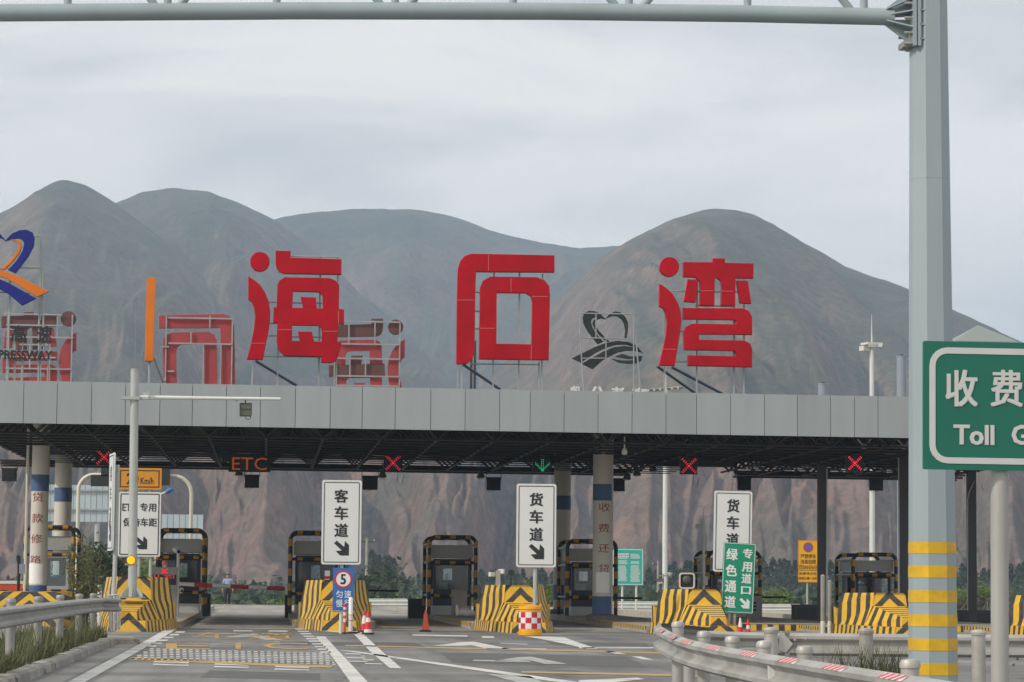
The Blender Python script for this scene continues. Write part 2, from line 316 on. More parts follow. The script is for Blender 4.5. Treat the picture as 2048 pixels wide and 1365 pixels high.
_geo_cache = {}
def curve_mesh(loops, ext, bev=0.0):
    """2D outlines (holes allowed) -> extruded mesh data, local x right, y up, z towards the viewer."""
    cu = bpy.data.curves.new('outline', 'CURVE'); cu.dimensions = '2D'; cu.fill_mode = 'BOTH'; cu.extrude = ext; cu.bevel_depth = bev; cu.bevel_resolution = 1
    for lp in loops:
        sp = cu.splines.new('POLY'); sp.points.add(len(lp) - 1)
        for p, q in zip(sp.points, lp): p.co = (q[0], q[1], 0, 1)
        sp.use_cyclic_u = True
    o = bpy.data.objects.new('outline', cu); COL.objects.link(o)
    me = bpy.data.meshes.new_from_object(o.evaluated_get(bpy.context.evaluated_depsgraph_get()))
    v = [tuple(x.co) for x in me.vertices]; f = [tuple(p.vertices) for p in me.polygons]
    bpy.data.objects.remove(o); bpy.data.curves.remove(cu); bpy.data.meshes.remove(me)
    return v, f
def text_geo(s, off=0.02, ext=0.004, res=2):
    k = (s, off, ext, res)
    if k in _geo_cache: return _geo_cache[k]
    cu = bpy.data.curves.new('t', 'FONT'); cu.body = s; cu.size = 1.0; cu.offset = off; cu.extrude = ext; cu.resolution_u = res
    o = bpy.data.objects.new('t', cu); COL.objects.link(o)
    me = bpy.data.meshes.new_from_object(o.evaluated_get(bpy.context.evaluated_depsgraph_get()))
    v = np.array([tuple(x.co) for x in me.vertices]); f = [tuple(p.vertices) for p in me.polygons]
    bpy.data.objects.remove(o); bpy.data.curves.remove(cu); bpy.data.meshes.remove(me)
    _geo_cache[k] = (v, f); return v, f
def text(mb, s, cx, cz, w, h, Y, off=0.02, ext=0.003):
    """Lettering facing the camera side (-Y), fitted into a w x h box (w None keeps the proportions)."""
    v, f = text_geo(s, 0.0, 0.004); lo, hi = v.min(0), v.max(0)
    sy = h / (hi[1] - lo[1] + 2 * max(off, 0)); sx = (w / (hi[0] - lo[0] + 2 * max(off, 0))) if w else sy
    sh = [(0, 0)] if off <= 0.004 else [(-off, -off * .6), (off, off * .6), (-off, off * .6), (off, -off * .6), (0, 0)]
    for i, (a, b) in enumerate(sh):           # heavier weight: strokes overprinted, each pass a hair proud of the last
        mb.add([(cx + (p[0] + a - (lo[0] + hi[0]) / 2) * sx, Y - p[2] / 0.004 * ext - i * 0.0004, cz + (p[1] + b - (lo[1] + hi[1]) / 2) * sy) for p in v], f)
def flat(mb, loops, Y, ext=0.003, bev=0.0):
    """Outline given as world (x, z) points -> plate centred on Y."""
    v, f = curve_mesh(loops, ext, bev); mb.add([(p[0], Y - p[2], p[1]) for p in v], f)
def rrect(x0, x1, z0, z1, r, n=5):
    out = []
    for cx, cz, a in ((x1 - r, z1 - r, 0), (x0 + r, z1 - r, 90), (x0 + r, z0 + r, 180), (x1 - r, z0 + r, 270)):
        for i in range(n + 1):
            t = math.radians(a + 90 * i / n); out.append((cx + r * math.cos(t), cz + r * math.sin(t)))
    return out
def circle(cx, cz, r, n=32): return [(cx + r * math.cos(2 * math.pi * i / n), cz + r * math.sin(2 * math.pi * i / n)) for i in range(n)]
def XZ(px, py, Y): p = W(px, py, Y); return (p.x, p.z)
def ground_poly(mb, pts, z, sub=1):
    vs = [G(*p) for p in pts]; mb.add([(v.x, v.y, z) for v in vs], [tuple(range(len(vs)))])
# ================================================================== the setting
YF, YC, YCB, YB, YLB = 84.0, 93.0, 108.5, 110.5, 107.0      # fascia, front columns, rear columns, rear edge, rear letters
def perlin(x, y, seed=0):
    rng = np.random.RandomState(seed); perm = rng.permutation(512); perm = np.concatenate([perm, perm]); ang = rng.rand(1024) * 2 * np.pi
    xi = np.floor(x).astype(int); yi = np.floor(y).astype(int); xf = x - xi; yf = y - yi; u = xf * xf * xf * (xf * (xf * 6 - 15) + 10); v = yf * yf * yf * (yf * (yf * 6 - 15) + 10)
    def g(ix, iy, dx, dy):
        h = perm[(perm[ix & 511] + iy) & 511]; a = ang[h]; return np.cos(a) * dx + np.sin(a) * dy
    return ((1 - v) * ((1 - u) * g(xi, yi, xf, yf) + u * g(xi + 1, yi, xf - 1, yf)) + v * ((1 - u) * g(xi, yi + 1, xf, yf - 1) + u * g(xi + 1, yi + 1, xf - 1, yf - 1))) * 1.4
def fbm(x, y, o=4, seed=0):
    s = np.zeros_like(x); a = 1.0; t = 0
    for k in range(o): s += a * perlin(x * 2 ** k, y * 2 ** k, seed + k); t += a; a *= 0.5
    return s / t
def ridged(x, y, o=3, seed=0):
    s = np.zeros_like(x); a = 1.0; t = 0
    for k in range(o): s += a * (1 - 2 * np.abs(perlin(x * 2 ** k, y * 2 ** k, seed + k))); t += a; a *= 0.5
    return s / t

# ---- ground material helpers
def ground_mat(name, cols, scale, detail=8, bump=0.3, bscale=60, rough=0.9, stretch=(1, 1, 1), big=0.15):
    m = bpy.data.materials.new(name); m.use_nodes = True; n, l = m.node_tree.nodes, m.node_tree.links; b = n['Principled BSDF']; b.inputs['Roughness'].default_value = rough
    tc = n.new('ShaderNodeTexCoord'); mp = n.new('ShaderNodeMapping'); mp.inputs['Scale'].default_value = stretch; l.new(tc.outputs['Object'], mp.inputs[0])
    t = n.new('ShaderNodeTexNoise'); t.inputs['Scale'].default_value = scale; t.inputs['Detail'].default_value = detail; t.inputs['Roughness'].default_value = 0.65; l.new(mp.outputs[0], t.inputs['Vector'])
    r = n.new('ShaderNodeValToRGB'); e = r.color_ramp.elements; e[0].position = 0.3; e[1].position = 0.72; e[0].color = (*cols[0], 1); e[1].color = (*cols[-1], 1)
    if len(cols) > 2: q = r.color_ramp.elements.new(0.5); q.color = (*cols[1], 1)
    l.new(t.outputs[0], r.inputs[0])
    f = n.new('ShaderNodeTexNoise'); f.inputs['Scale'].default_value = bscale; f.inputs['Detail'].default_value = 3; l.new(tc.outputs['Object'], f.inputs['Vector'])
    mr = n.new('ShaderNodeMapRange'); mr.inputs[1].default_value = 0.3; mr.inputs[2].default_value = 0.7; mr.inputs[3].default_value = 1 - big; mr.inputs[4].default_value = 1 + big; l.new(f.outputs[0], mr.inputs[0])
    mx = n.new('ShaderNodeMixRGB'); mx.blend_type = 'MULTIPLY'; mx.inputs[0].default_value = 1; l.new(r.outputs[0], mx.inputs[1]); l.new(mr.outputs[0], mx.inputs[2]); l.new(mx.outputs[0], b.inputs['Base Color'])
    bp = n.new('ShaderNodeBump'); bp.inputs['Strength'].default_value = bump; bp.inputs['Distance'].default_value = 0.02; l.new(f.outputs[0], bp.inputs['Height']); l.new(bp.outputs[0], b.inputs['Normal'])
    return m
M['asphalt'] = ground_mat('worn asphalt', ((0.10, 0.103, 0.103), (0.17, 0.172, 0.17), (0.225, 0.222, 0.215)), 0.3, 9, 0.35, 45, 0.8, (1, 0.5, 1), 0.16)
def tracks(m, amt, cr):
    n, l = m.node_tree.nodes, m.node_tree.links; b = n['Principled BSDF']; src = b.inputs['Base Color'].links[0].from_socket; tc = n.new('ShaderNodeTexCoord')
    def mul(fac_socket, lo, hi, p0, p1, src):
        r = n.new('ShaderNodeMapRange'); r.inputs[1].default_value = p0; r.inputs[2].default_value = p1; r.inputs[3].default_value = lo; r.inputs[4].default_value = hi; l.new(fac_socket, r.inputs[0])
        mx = n.new('ShaderNodeMixRGB'); mx.blend_type = 'MULTIPLY'; mx.inputs[0].default_value = 1; l.new(src, mx.inputs[1]); l.new(r.outputs[0], mx.inputs[2]); return mx.outputs[0]
    mp = n.new('ShaderNodeMapping'); mp.inputs['Scale'].default_value = (1.1, .045, 1); l.new(tc.outputs['Object'], mp.inputs[0]); t = n.new('ShaderNodeTexNoise'); t.inputs['Scale'].default_value = 1.0; t.inputs['Detail'].default_value = 6; t.inputs['Roughness'].default_value = .6; l.new(mp.outputs[0], t.inputs['Vector'])
    src = mul(t.outputs[0], 1 - amt, 1 + amt * .6, .35, .65, src)
    mp2 = n.new('ShaderNodeMapping'); mp2.inputs['Scale'].default_value = (.05, .35, 1); mp2.inputs['Rotation'].default_value = (0, 0, .25); l.new(tc.outputs['Object'], mp2.inputs[0]); t2 = n.new('ShaderNodeTexNoise'); t2.inputs['Scale'].default_value = 1.0; t2.inputs['Detail'].default_value = 5; l.new(mp2.outputs[0], t2.inputs['Vector'])
    src = mul(t2.outputs[0], 1 - amt * .9, 1 + amt * .5, .4, .6, src)
    v = n.new('ShaderNodeTexVoronoi'); v.feature = 'DISTANCE_TO_EDGE'; v.inputs['Scale'].default_value = .16; nd = n.new('ShaderNodeTexNoise'); nd.inputs['Scale'].default_value = .9; nd.inputs['Detail'].default_value = 6; l.new(tc.outputs['Object'], nd.inputs['Vector'])
    va = n.new('ShaderNodeVectorMath'); va.operation = 'MULTIPLY_ADD'; va.inputs[1].default_value = (2.2, 2.2, 0); l.new(nd.outputs['Color'], va.inputs[0]); l.new(tc.outputs['Object'], va.inputs[2]); l.new(va.outputs[0], v.inputs['Vector'])
    src = mul(v.outputs['Distance'], cr, 1.0, 0.0, .012, src); l.new(src, b.inputs['Base Color'])
tracks(M['asphalt'], .26, .55)
M['lane'] = ground_mat('pale lane concrete', ((0.22, 0.21, 0.193), (0.30, 0.287, 0.262), (0.38, 0.36, 0.325)), 0.3, 9, 0.25, 30, 0.85, (1, 0.35, 1), 0.1); tracks(M['lane'], .2, .7)
M['earth'] = ground_mat('valley earth and scrub', ((0.035, 0.055, 0.028), (0.07, 0.085, 0.045), (0.13, 0.12, 0.08)), 0.02, 9, 0.3, 3, 0.95, (1, 1, 1), 0.2)
M['gravel'] = ground_mat('dusty gravel', ((0.16, 0.15, 0.13), (0.24, 0.225, 0.20), (0.32, 0.30, 0.27)), 0.8, 9, 0.6, 25, 0.95, (1, 1, 1), 0.3)

# ---- the ground: level at the plaza, then falling to the river valley
mb = MB(); xs = [-7000, -2500, -700, -250, -90, -40, 0, 40, 90, 250, 700, 2500, 7000]
prof = [(-60, 0), (40, 0), (110, 0), (158, 0), (166, -0.5), (176, -2.6), (190, -5.2), (215, -6), (600, -6), (1500, -6), (6800, -6)]
mb.add([(x, y, z) for y, z in prof for x in xs], [(j * len(xs) + i, j * len(xs) + i + 1, (j + 1) * len(xs) + i + 1, (j + 1) * len(xs) + i) for j in range(len(prof) - 1) for i in range(len(xs) - 1)])
tag(mb.build('ground', M['earth'], None, 60), kind='structure')
road = MB().add([(-70, -40, 0.004), (90, -40, 0.004), (90, 160, 0.004), (-70, 160, 0.004)], [(0, 1, 2, 3)]).build('road', M['asphalt'], None); tag(road, kind='structure')
lane_pad = MB().add([(-40, 82, 0.008), (60, 80, 0.008), (60, 159, 0.008), (-40, 159, 0.008)], [(0, 1, 2, 3)]).build('toll_lane_pavement', M['lane'], None); tag(lane_pad, kind='structure')

# ---- mountains
def mountain():
    NU, NR = 980, 400
    u = np.linspace(-560, 2640, NU); r = np.concatenate([np.linspace(640, 1400, 210), np.linspace(1404, 4300, NR - 210)])
    def head(px): d = ray(px, 1164); return math.atan2(d.x, d.y)
    th = np.array([head(p) for p in u])
    def elev(px, py): d = ray(px, py); return d.z / math.hypot(d.x, d.y)
    layers = [
     (2500, 1150, [(-560, 640), (-200, 520), (0, 417), (60, 380), (95, 361), (115, 357), (150, 367), (215, 405), (300, 468), (400, 545), (480, 600), (560, 655), (640, 712), (720, 775), (820, 860), (1000, 1000), (2640, 1150)], 34, 150, 0.55, 11),
     (2950, 1250, [(-560, 700), (0, 540), (100, 455), (215, 405), (270, 383), (330, 374), (400, 382), (450, 400), (535, 437), (600, 482), (680, 553), (760, 636), (830, 700), (900, 760), (1100, 900), (2640, 1150)], 40, 170, 0.5, 23),
     (3450, 1300, [(-560, 800), (300, 540), (400, 480), (535, 438), (600, 425), (710, 417), (830, 419), (900, 432), (980, 462), (1075, 484), (1150, 497), (1235, 490), (1300, 500), (1400, 540), (1600, 640), (2000, 800), (2640, 1000)], 46, 190, 0.3, 37),
     (2250, 1050, [(-560, 1150), (700, 1050), (860, 900), (960, 775), (1000, 732), (1060, 662), (1120, 592), (1180, 532), (1235, 491), (1280, 469), (1345, 437), (1400, 421), (1440, 418), (1475, 420), (1510, 431), (1600, 480), (1700, 537), (1820, 578), (1910, 620), (2048, 685), (2300, 770), (2640, 840)], 34, 105, -0.75, 51),
     (1180, 260, [(-560, 830), (-200, 825), (0, 835), (120, 825), (250, 810), (400, 818), (500, 830), (600, 842), (720, 850), (850, 845), (1000, 830), (1100, 845), (1210, 852), (1310, 835), (1420, 850), (1500, 842), (1600, 855), (1720, 850), (1850, 838), (2048, 850), (2640, 845)], 17, 34, 0.1, 77),
    ]
    U, R = np.meshgrid(u, r); TH = np.interp(U, u, th); XM = TH * 2000.0
    Z = np.full(U.shape, -40.0)
    for (rk, L, prof_k, amp, wl, shear, seed) in layers:
        pu = np.array([p[0] for p in prof_k], float); hh = np.array([CAM_H + rk * elev(*p) for p in prof_k])
        hs = np.interp(u, pu, hh); ker = np.hanning(15); ker /= ker.sum(); hs = np.convolve(np.pad(hs, 7, 'edge'), ker, 'valid')
        near = 1.0 if rk < 1500 else 0.0
        T0 = (rk - R) / L
        tt = np.clip(T0, 0, 1.6)
        warp = (fbm(U / 420.0, tt * 1.7, 3, seed + 5) * 170.0 * np.minimum(tt * 1.6, 1.0)) * (1 - near) + near * fbm(U / 160.0, tt * 2.0, 3, seed + 5) * 60 * tt
        hu = np.interp(U + warp, u, hs)
        rvar = perlin(U / 210.0, U * 0 + 3.3, seed + 9) * (0.10 if not near else 0.32)
        T = np.where(T0 > 0, np.maximum(T0 + rvar * np.minimum(np.maximum(T0, 0) * 3, 1), 0), -T0 * 1.3)
        if near: pr = np.where(T < 0.3, 1 - 0.55 * T, np.where(T < 0.75, 0.835 - (T - 0.3) * 1.45, 0.1825 - (T - 0.75) * 0.62))
        else: pr = 1 - 0.64 * T - 0.36 * np.power(np.maximum(T, 0), 1.8)
        z = hu * pr
        xs_ = XM * (rk / 2000.0)
        env = np.clip(tt * (5.0 if near else 2.6), 0, 1) * np.clip((1.35 - tt) * 1.5, 0, 1)
        if near:
            w2 = fbm(xs_ / 60, tt * 1.5, 3, seed + 3) * 0.7
            gul = ridged(xs_ / wl + w2, tt * 0.75 + 4, 4, seed)
            gul2 = ridged(xs_ / 9.0 + w2 * 2, tt * 2.4, 2, seed + 40)
            big = ridged(xs_ / 95.0 + w2 * 0.5, tt * 0.3 + 9, 2, seed + 60)
            z = z + env * (1.35 * amp * (gul - 0.70) + 5.5 * (gul2 - .5) + 22 * (big - 0.75))
        else:
            w2 = fbm(xs_ / 320, tt * 1.6, 3, seed + 3) * 0.8
            gul = ridged(xs_ / wl + w2 + shear * tt * 2.6, tt * 0.9 + 4, 4, seed)
            gul2 = ridged(xs_ / 26.0 + w2 * 3 + shear * tt * 6, tt * 4.5, 3, seed + 40)
            spur = ridged(xs_ / (wl * 3.0) + w2 * .7 + shear * tt * 1.3, tt * .55 + 2, 2, seed + 80)
            z = z + env * (0.85 * amp * (gul - 0.45) + 2.4 * amp * (spur - .70) * np.clip(tt * 1.5, 0, 1) + 4.5 * (gul2 - 0.4) * np.clip(tt * 2, 0, 1))
        Z = np.maximum(Z, z)
    X = R * np.sin(TH); Y = R * np.cos(TH)
    Z += fbm(X / 26.0, Y / 26.0, 4, 5) * 1.6
    Z = np.where(Z < -7, -7 + (Z + 7) * 0.05, Z)
    vs = np.stack([X, Y, Z], -1).reshape(-1, 3)
    i = np.arange(NU - 1)[None, :] + (np.arange(len(r) - 1) * NU)[:, None]; i = i.reshape(-1)
    fs = np.stack([i, i + 1, i + NU + 1, i + NU], -1)
    me = bpy.data.meshes.new('mountain'); me.vertices.add(len(vs)); me.vertices.foreach_set('co', vs.ravel()); me.loops.add(fs.size); me.loops.foreach_set('vertex_index', fs.ravel())
    me.polygons.add(len(fs)); me.polygons.foreach_set('loop_start', np.arange(0, fs.size, 4)); me.update(); me.validate()
    me.polygons.foreach_set('use_smooth', [True] * len(fs))
    m = bpy.data.materials.new('dry mountain slopes'); m.use_nodes = True; n, l = m.node_tree.nodes, m.node_tree.links; b = n['Principled BSDF']; b.inputs['Roughness'].default_value = 0.95; b.inputs['Specular IOR Level'].default_value = 0.1
    ge = n.new('ShaderNodeNewGeometry'); sp = n.new('ShaderNodeSeparateXYZ'); l.new(ge.outputs['Position'], sp.inputs[0]); sn = n.new('ShaderNodeSeparateXYZ'); l.new(ge.outputs['Normal'], sn.inputs[0])
    def nz(sc, de=8, ro=0.65, st=(1, 1, 1)):
        mp = n.new('ShaderNodeMapping'); mp.inputs['Scale'].default_value = st; l.new(ge.outputs['Position'], mp.inputs[0])
        t = n.new('ShaderNodeTexNoise'); t.inputs['Scale'].default_value = sc; t.inputs['Detail'].default_value = de; t.inputs['Roughness'].default_value = ro; l.new(mp.outputs[0], t.inputs['Vector']); return t.outputs[0]
    def ramp(s, a, c, p0=0.35, p1=0.65):
        r_ = n.new('ShaderNodeValToRGB'); r_.color_ramp.elements[0].position = p0; r_.color_ramp.elements[1].position = p1; r_.color_ramp.elements[0].color = (*a, 1); r_.color_ramp.elements[1].color = (*c, 1); l.new(s, r_.inputs[0]); return r_.outputs[0]
    def math_(k, a, c):
        q = n.new('ShaderNodeMath'); q.operation = k
        for j, v_ in enumerate((a, c)):
            if isinstance(v_, (int, float)): q.inputs[j].default_value = v_
            else: l.new(v_, q.inputs[j])
        return q.outputs[0]
    def mix(f, a, c):
        q = n.new('ShaderNodeMixRGB'); l.new(f, q.inputs[0]); l.new(a, q.inputs[1]); l.new(c, q.inputs[2]); return q.outputs[0]
    grass = ramp(nz(0.008), (0.060, 0.066, 0.044), (0.130, 0.115, 0.080))
    soil = ramp(nz(0.02), (0.125, 0.092, 0.070), (0.25, 0.18, 0.135))
    redc = ramp(nz(0.011, 6, 0.6, (1, 1, 0.3)), (0.135, 0.115, 0.098), (0.27, 0.16, 0.125), 0.40, 0.68)
    steep = n.new('ShaderNodeMapRange'); steep.inputs[1].default_value = 0.93; steep.inputs[2].default_value = 0.62; l.new(math_('ADD', sn.outputs[2], math_('MULTIPLY', math_('SUBTRACT', nz(0.03), 0.5), 0.5)), steep.inputs[0])
    c1 = mix(steep.outputs[0], grass, soil)
    low = n.new('ShaderNodeMapRange'); low.inputs[1].default_value = 92; low.inputs[2].default_value = 48; l.new(math_('ADD', sp.outputs[2], math_('MULTIPLY', math_('SUBTRACT', nz(0.006), 0.5), 110)), low.inputs[0])
    c2 = mix(low.outputs[0], c1, redc)
    # scrub speckle
    spk = ramp(nz(0.16, 4, 0.7), (0.62, 0.66, 0.62), (1.18, 1.15, 1.12), 0.36, 0.62); q = n.new('ShaderNodeMixRGB'); q.blend_type = 'MULTIPLY'; q.inputs[0].default_value = 0.9; l.new(c2, q.inputs[1]); l.new(spk, q.inputs[2])
    l.new(q.outputs[0], b.inputs['Base Color'])
    bp = n.new('ShaderNodeBump'); bp.inputs['Strength'].default_value = 1.0; bp.inputs['Distance'].default_value = 3.2; l.new(nz(0.055, 7, 0.72), bp.inputs['Height']); l.new(bp.outputs[0], b.inputs['Normal'])
    me.materials.append(m)
    o = bpy.data.objects.new('mountain', me); COL.objects.link(o); tag(o, kind='structure')
mountain()

# ---- haze
hz = MB().box((0, 3375, 296), (15000, 6960, 608)).build('haze', None, None, None); hz.data.materials.clear()
hm = bpy.data.materials.new('pale haze'); hm.use_nodes = True; hn = hm.node_tree.nodes; hn.remove(hn['Principled BSDF'])
hv = hn.new('ShaderNodeVolumePrincipled'); hv.inputs['Density'].default_value = HAZE = 0.00021; hv.inputs['Color'].default_value = (0.53, 0.71, 0.95, 1); hv.inputs['Anisotropy'].default_value = 0.0
hm.node_tree.links.new(hv.outputs[0], hn['Material Output'].inputs['Volume']); hz.data.materials.append(hm); tag(hz, kind='stuff'); hz['label'] = 'thin pale haze in the valley air'; hz['category'] = 'haze'

# ---- painted markings, pieces of the road
def mark(name, m, polys, z=0.010):
    mb = MB()
    for p in polys: ground_poly(mb, p, z)
    return mb.build(name, m, road, None)
mark('edge_line', M['mark_white'], [[(60, 1410), (112, 1410), (172, 1365), (311, 1285), (354, 1259), (332, 1259), (287, 1285), (137, 1365)]])
mark('lane_line', M['mark_white'], [[(631, 1274), (650, 1274), (674, 1300), (735, 1365), (790, 1425), (745, 1425), (700, 1365), (655, 1302)]])
mark('lane_line', M['mark_white'], [[(702, 1263), (722, 1265), (772, 1311), (803, 1338), (780, 1338), (742, 1306)]])
mark('lane_line', M['mark_white'], [[(668, 1300), (705, 1303), (985, 1341.5), (1180, 1369), (1150, 1371), (975, 1345.5)]])
mark('island_outline', M['mark_white'], [[(600, 1255), (640, 1258), (722, 1266), (712, 1269), (630, 1262)]])
for k in range(6):
    y = 1264 + k * 5.2 + k * k * 0.1; x = 371 - k * 11.5
    mark('guide_dash', M['mark_white'], [[(x - 18, y), (x, y), (x - 3, y + 2.6), (x - 22, y + 2.6)]])
for k in range(10):
    y = 1258 + k * 4.6 + k * k * 0.06; x = 589 + k * 5.6
    mark('guide_dash', M['mark_white'], [[(x, y), (x + 21, y), (x + 24, y + 2.4), (x + 2, y + 2.4)]])
def dashes(y0, y1, n, xl0, xl1, xr0, xr1, per):
    mb = MB()
    for k in range(n):
        t = k / (n - 1); y = y0 + (y1 - y0) * t; xl = xl0 + (xl1 - xl0) * t; xr = xr0 + (xr1 - xr0) * t; sl = 11.0 / 400
        x = xl + (per * 0.5 if k % 2 else 0)
        while x < xr:
            e = min(x + per * 0.62, xr); a = (x - xl) * sl; b = (e - xl) * sl; h = 1.7
            ground_poly(mb, [(x, y + a), (e, y + b), (e - 1, y + b + h), (x - 1, y + a + h)], 0.010); x += per
    o = mb.build('rumble_strip', M['mark_white'], road, None); tag(o, kind='stuff')
dashes(1298, 1318, 7, 300, 262, 655, 672, 13)
dashes(1308, 1327, 6, 690, 700, 722, 765, 60)
mark('stop_line', M['mark_yellow'], [[(262, 1316), (500, 1327), (668, 1333), (660, 1337), (495, 1331.5), (256, 1320.5)]])
for x, y, w in ((308, 1324, 70), (430, 1328.5, 68), (551, 1333.5, 68)):
    for d in (0, 5): mark('short_dash', M['mark_white'], [[(x - d * 0.3, y + d), (x + w, y + 2 + d), (x + w - 1, y + 4.4 + d), (x - 1 - d * 0.3, y + 2.4 + d)]])
for x, y, w in ((467, 1261.5, 38), (537, 1262, 38)): mark('short_dash', M['mark_white'], [[(x, y), (x + w, y + 0.4), (x + w, y + 2.6), (x, y + 2.2)]])
# ETC and two half-worn characters painted flat on the lane
def road_text(s, x0, x1, y0, y1, m):
    v, f = text_geo(s, 0.0); lo, hi = v.min(0), v.max(0); mb = MB(); vs = []
    for p in v:
        a = (p[0] - lo[0]) / (hi[0] - lo[0]); b = (p[1] - lo[1]) / (hi[1] - lo[1]); g = G(x0 + (x1 - x0) * a, y1 + (y0 - y1) * b + a * (x1 - x0) * 0.011); vs.append((g.x, g.y, 0.010 + (0.002 if p[2] > 0 else 0)))
    mb.add(vs, f); return mb.build('road_lettering', m, road, None)
for s, a, b in (('E', 332, 420), ('T', 445, 508), ('C', 526, 616)): road_text(s, a, b, 1286.5, 1299, M['mark_yellow'])
road_text('车', 384, 474, 1265.5, 1278, M['mark_yellow']); road_text('道', 497, 588, 1266.5, 1279, M['mark_yellow'])
for y, x, c in ((1275, 505, 1.0), (1292, 945, 1.25), (1322, 1060, 1.2)):
    q = [[(x - 62 * c, y + 1), (x - 20 * c, y - 5 * c), (x + 2 * c, y - 6 * c), (x + 62 * c, y + 6 * c), (x + 25 * c, y + 6 * c), (x - 2 * c, y - 0.5 * c), (x - 18 * c, y + 0.5 * c)]]
    mark('lane_arrow', M['mark_faded'] if y != 1292 else M['mark_white'], q)
mark('island_outline', M['mark_white'], [[(1046, 1273), (1128, 1275.5), (1150, 1284), (1195, 1299), (1174, 1299), (1128, 1288.5), (1080, 1279)]])
mark('lane_dash', M['mark_white'], [[(1208, 1303.5), (1226, 1304), (1252, 1309.5), (1232, 1309)]]); mark('lane_dash', M['mark_white'], [[(1262, 1314), (1282, 1314.5), (1308, 1321), (1286, 1320.5)]])
mark('lane_dash', M['mark_white'], [[(1158, 1296), (1340, 1296), (1340, 1298), (1158, 1298)]]); mark('lane_dash', M['mark_white'], [[(825, 1270), (935, 1272), (935, 1274.5), (825, 1272.5)]])
mark('lane_dash', M['mark_white'], [[(964, 1273.5), (988, 1274), (988, 1277.5), (964, 1277)]]); mark('lane_dash', M['mark_white'], [[(1365, 1278), (1420, 1279), (1420, 1283), (1365, 1282)]])
mark('stop_line', M['mark_yellow'], [[(690, 1291), (960, 1297.5), (1330, 1306), (1330, 1308.5), (960, 1300), (690, 1293)]])
mark('stop_line', M['mark_yellow'], [[(1042, 1344), (1200, 1347), (1420, 1352), (1420, 1356), (1200, 1350.5), (1042, 1347.5)]])
mark('lane_dash', M['mark_faded'], [[(948, 1321), (1060, 1323), (1062, 1325.5), (945, 1323.5)]]); mark('lane_dash', M['mark_faded'], [[(975, 1350), (1060, 1354), (1090, 1368), (1040, 1368)]])
mark('lane_dash', M['mark_white'], [[(1160, 1362), (1275, 1357), (1290, 1360), (1200, 1369), (1150, 1369)]]); mark('lane_dash', M['mark_faded'], [[(1000, 1287), (1055, 1289), (1055, 1291), (1000, 1289)]])
mark('lane_dash', M['mark_faded'], [[(1005, 1297), (1092, 1298), (1094, 1300.5), (1003, 1299)]])
M['patch'] = ground_mat('newer asphalt patch', ((0.07, 0.072, 0.074), (0.10, 0.102, 0.103)), .5, 6, .3, 40, .8)
for pp in ([(420, 1342), (640, 1348), (640, 1362), (400, 1356)], [(880, 1306), (1250, 1314), (1300, 1336), (905, 1326)], [(560, 1284), (830, 1286), (850, 1294), (560, 1291)], [(1090, 1284), (1290, 1287), (1300, 1294), (1110, 1291)]): mark('asphalt_patch', M['patch'], [pp], .0065)
# wheel rumble bars at the lane mouths
for i in range(5):
    for bx in (748, 842): mark('lane_bar', M['mark_yellow'], [[(bx + i * 3, 1244 + i * 0.4), (bx + i * 3 + 2.4, 1244), (bx + 36 + i * 6, 1257 - i * 0.4), (bx + 32 + i * 6, 1257 - i * 0.4)]], 0.014)
# ================================================================== toll canopy
fl, fr = W(0, 846, YF), W(1820, 876.5, YF); SLOPE = (fr.z - fl.z) / (fr.x - fl.x)
def fb(x): return fl.z + (x - fl.x) * SLOPE                       # underside of the fascia
tl, tr = W(0, 761.5, YF), W(1820, 793.5, YF); FH = ((tl.z - fb(tl.x)) + (tr.z - fb(tr.x))) / 2
XL, XR = W(-160, 850, YF).x, W(2330, 870, YF).x
canopy = thing('toll_canopy', ((XL + XR) / 2, YF, 0), 'wide grey panelled toll plaza canopy on columns with dark truss underside', 'canopy')
seams = [-160, -90, -22, 46, 113, 182, 250, 319, 384, 452, 520, 590, 660, 724, 790, 861, 930, 999, 1060, 1128, 1196, 1264, 1332, 1393, 1461, 1529, 1595, 1661, 1709, 1756, 1822, 1890, 1958, 2026, 2094, 2162, 2230, 2330]
for i in range(len(seams) - 1):
    a, b = W(seams[i], 850, YF).x + 0.008, W(seams[i + 1], 850, YF).x - 0.008; mb = MB(); jit = random.uniform(-0.004, 0.004)
    za, zb = fb(a), fb(b); y0 = YF + jit
    mb.add([(a, y0, za), (b, y0 + random.uniform(-.004, .004), zb), (b, y0, zb + FH), (a, y0, za + FH), (a, YF + .05, za), (b, YF + .05, zb), (b, YF + .05, zb + FH), (a, YF + .05, za + FH)],
           [(0, 1, 2, 3), (7, 6, 5, 4), (1, 5, 6, 2), (4, 0, 3, 7), (3, 2, 6, 7), (4, 5, 1, 0)])
    mb.build('fascia_panel', M['fascia'], canopy, None)
def deck(m):
    for x0, x1 in ((XL, XR),):
        z0, z1 = fb(x0), fb(x1)
        for (ya, yb, da, db) in ((YF + 0.06, YB, 0.75, 1.2), (YB + 0.002, YB + 0.06, 0.42, 1.2), (YF + 0.052, YF + 0.058, 0.01, 1.2)):
            m.add([(x0, ya, z0 + da), (x1, ya, z1 + da), (x1, yb, z1 + da), (x0, yb, z0 + da), (x0, ya, z0 + db), (x1, ya, z1 + db), (x1, yb, z1 + db), (x0, yb, z0 + db)],
                  [(3, 2, 1, 0), (4, 5, 6, 7), (0, 1, 5, 4), (2, 3, 7, 6), (1, 2, 6, 5), (3, 0, 4, 7)])
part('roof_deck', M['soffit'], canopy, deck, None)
xg0, xg1 = W(1300, 930, YB).x, W(1465, 940, YB).x
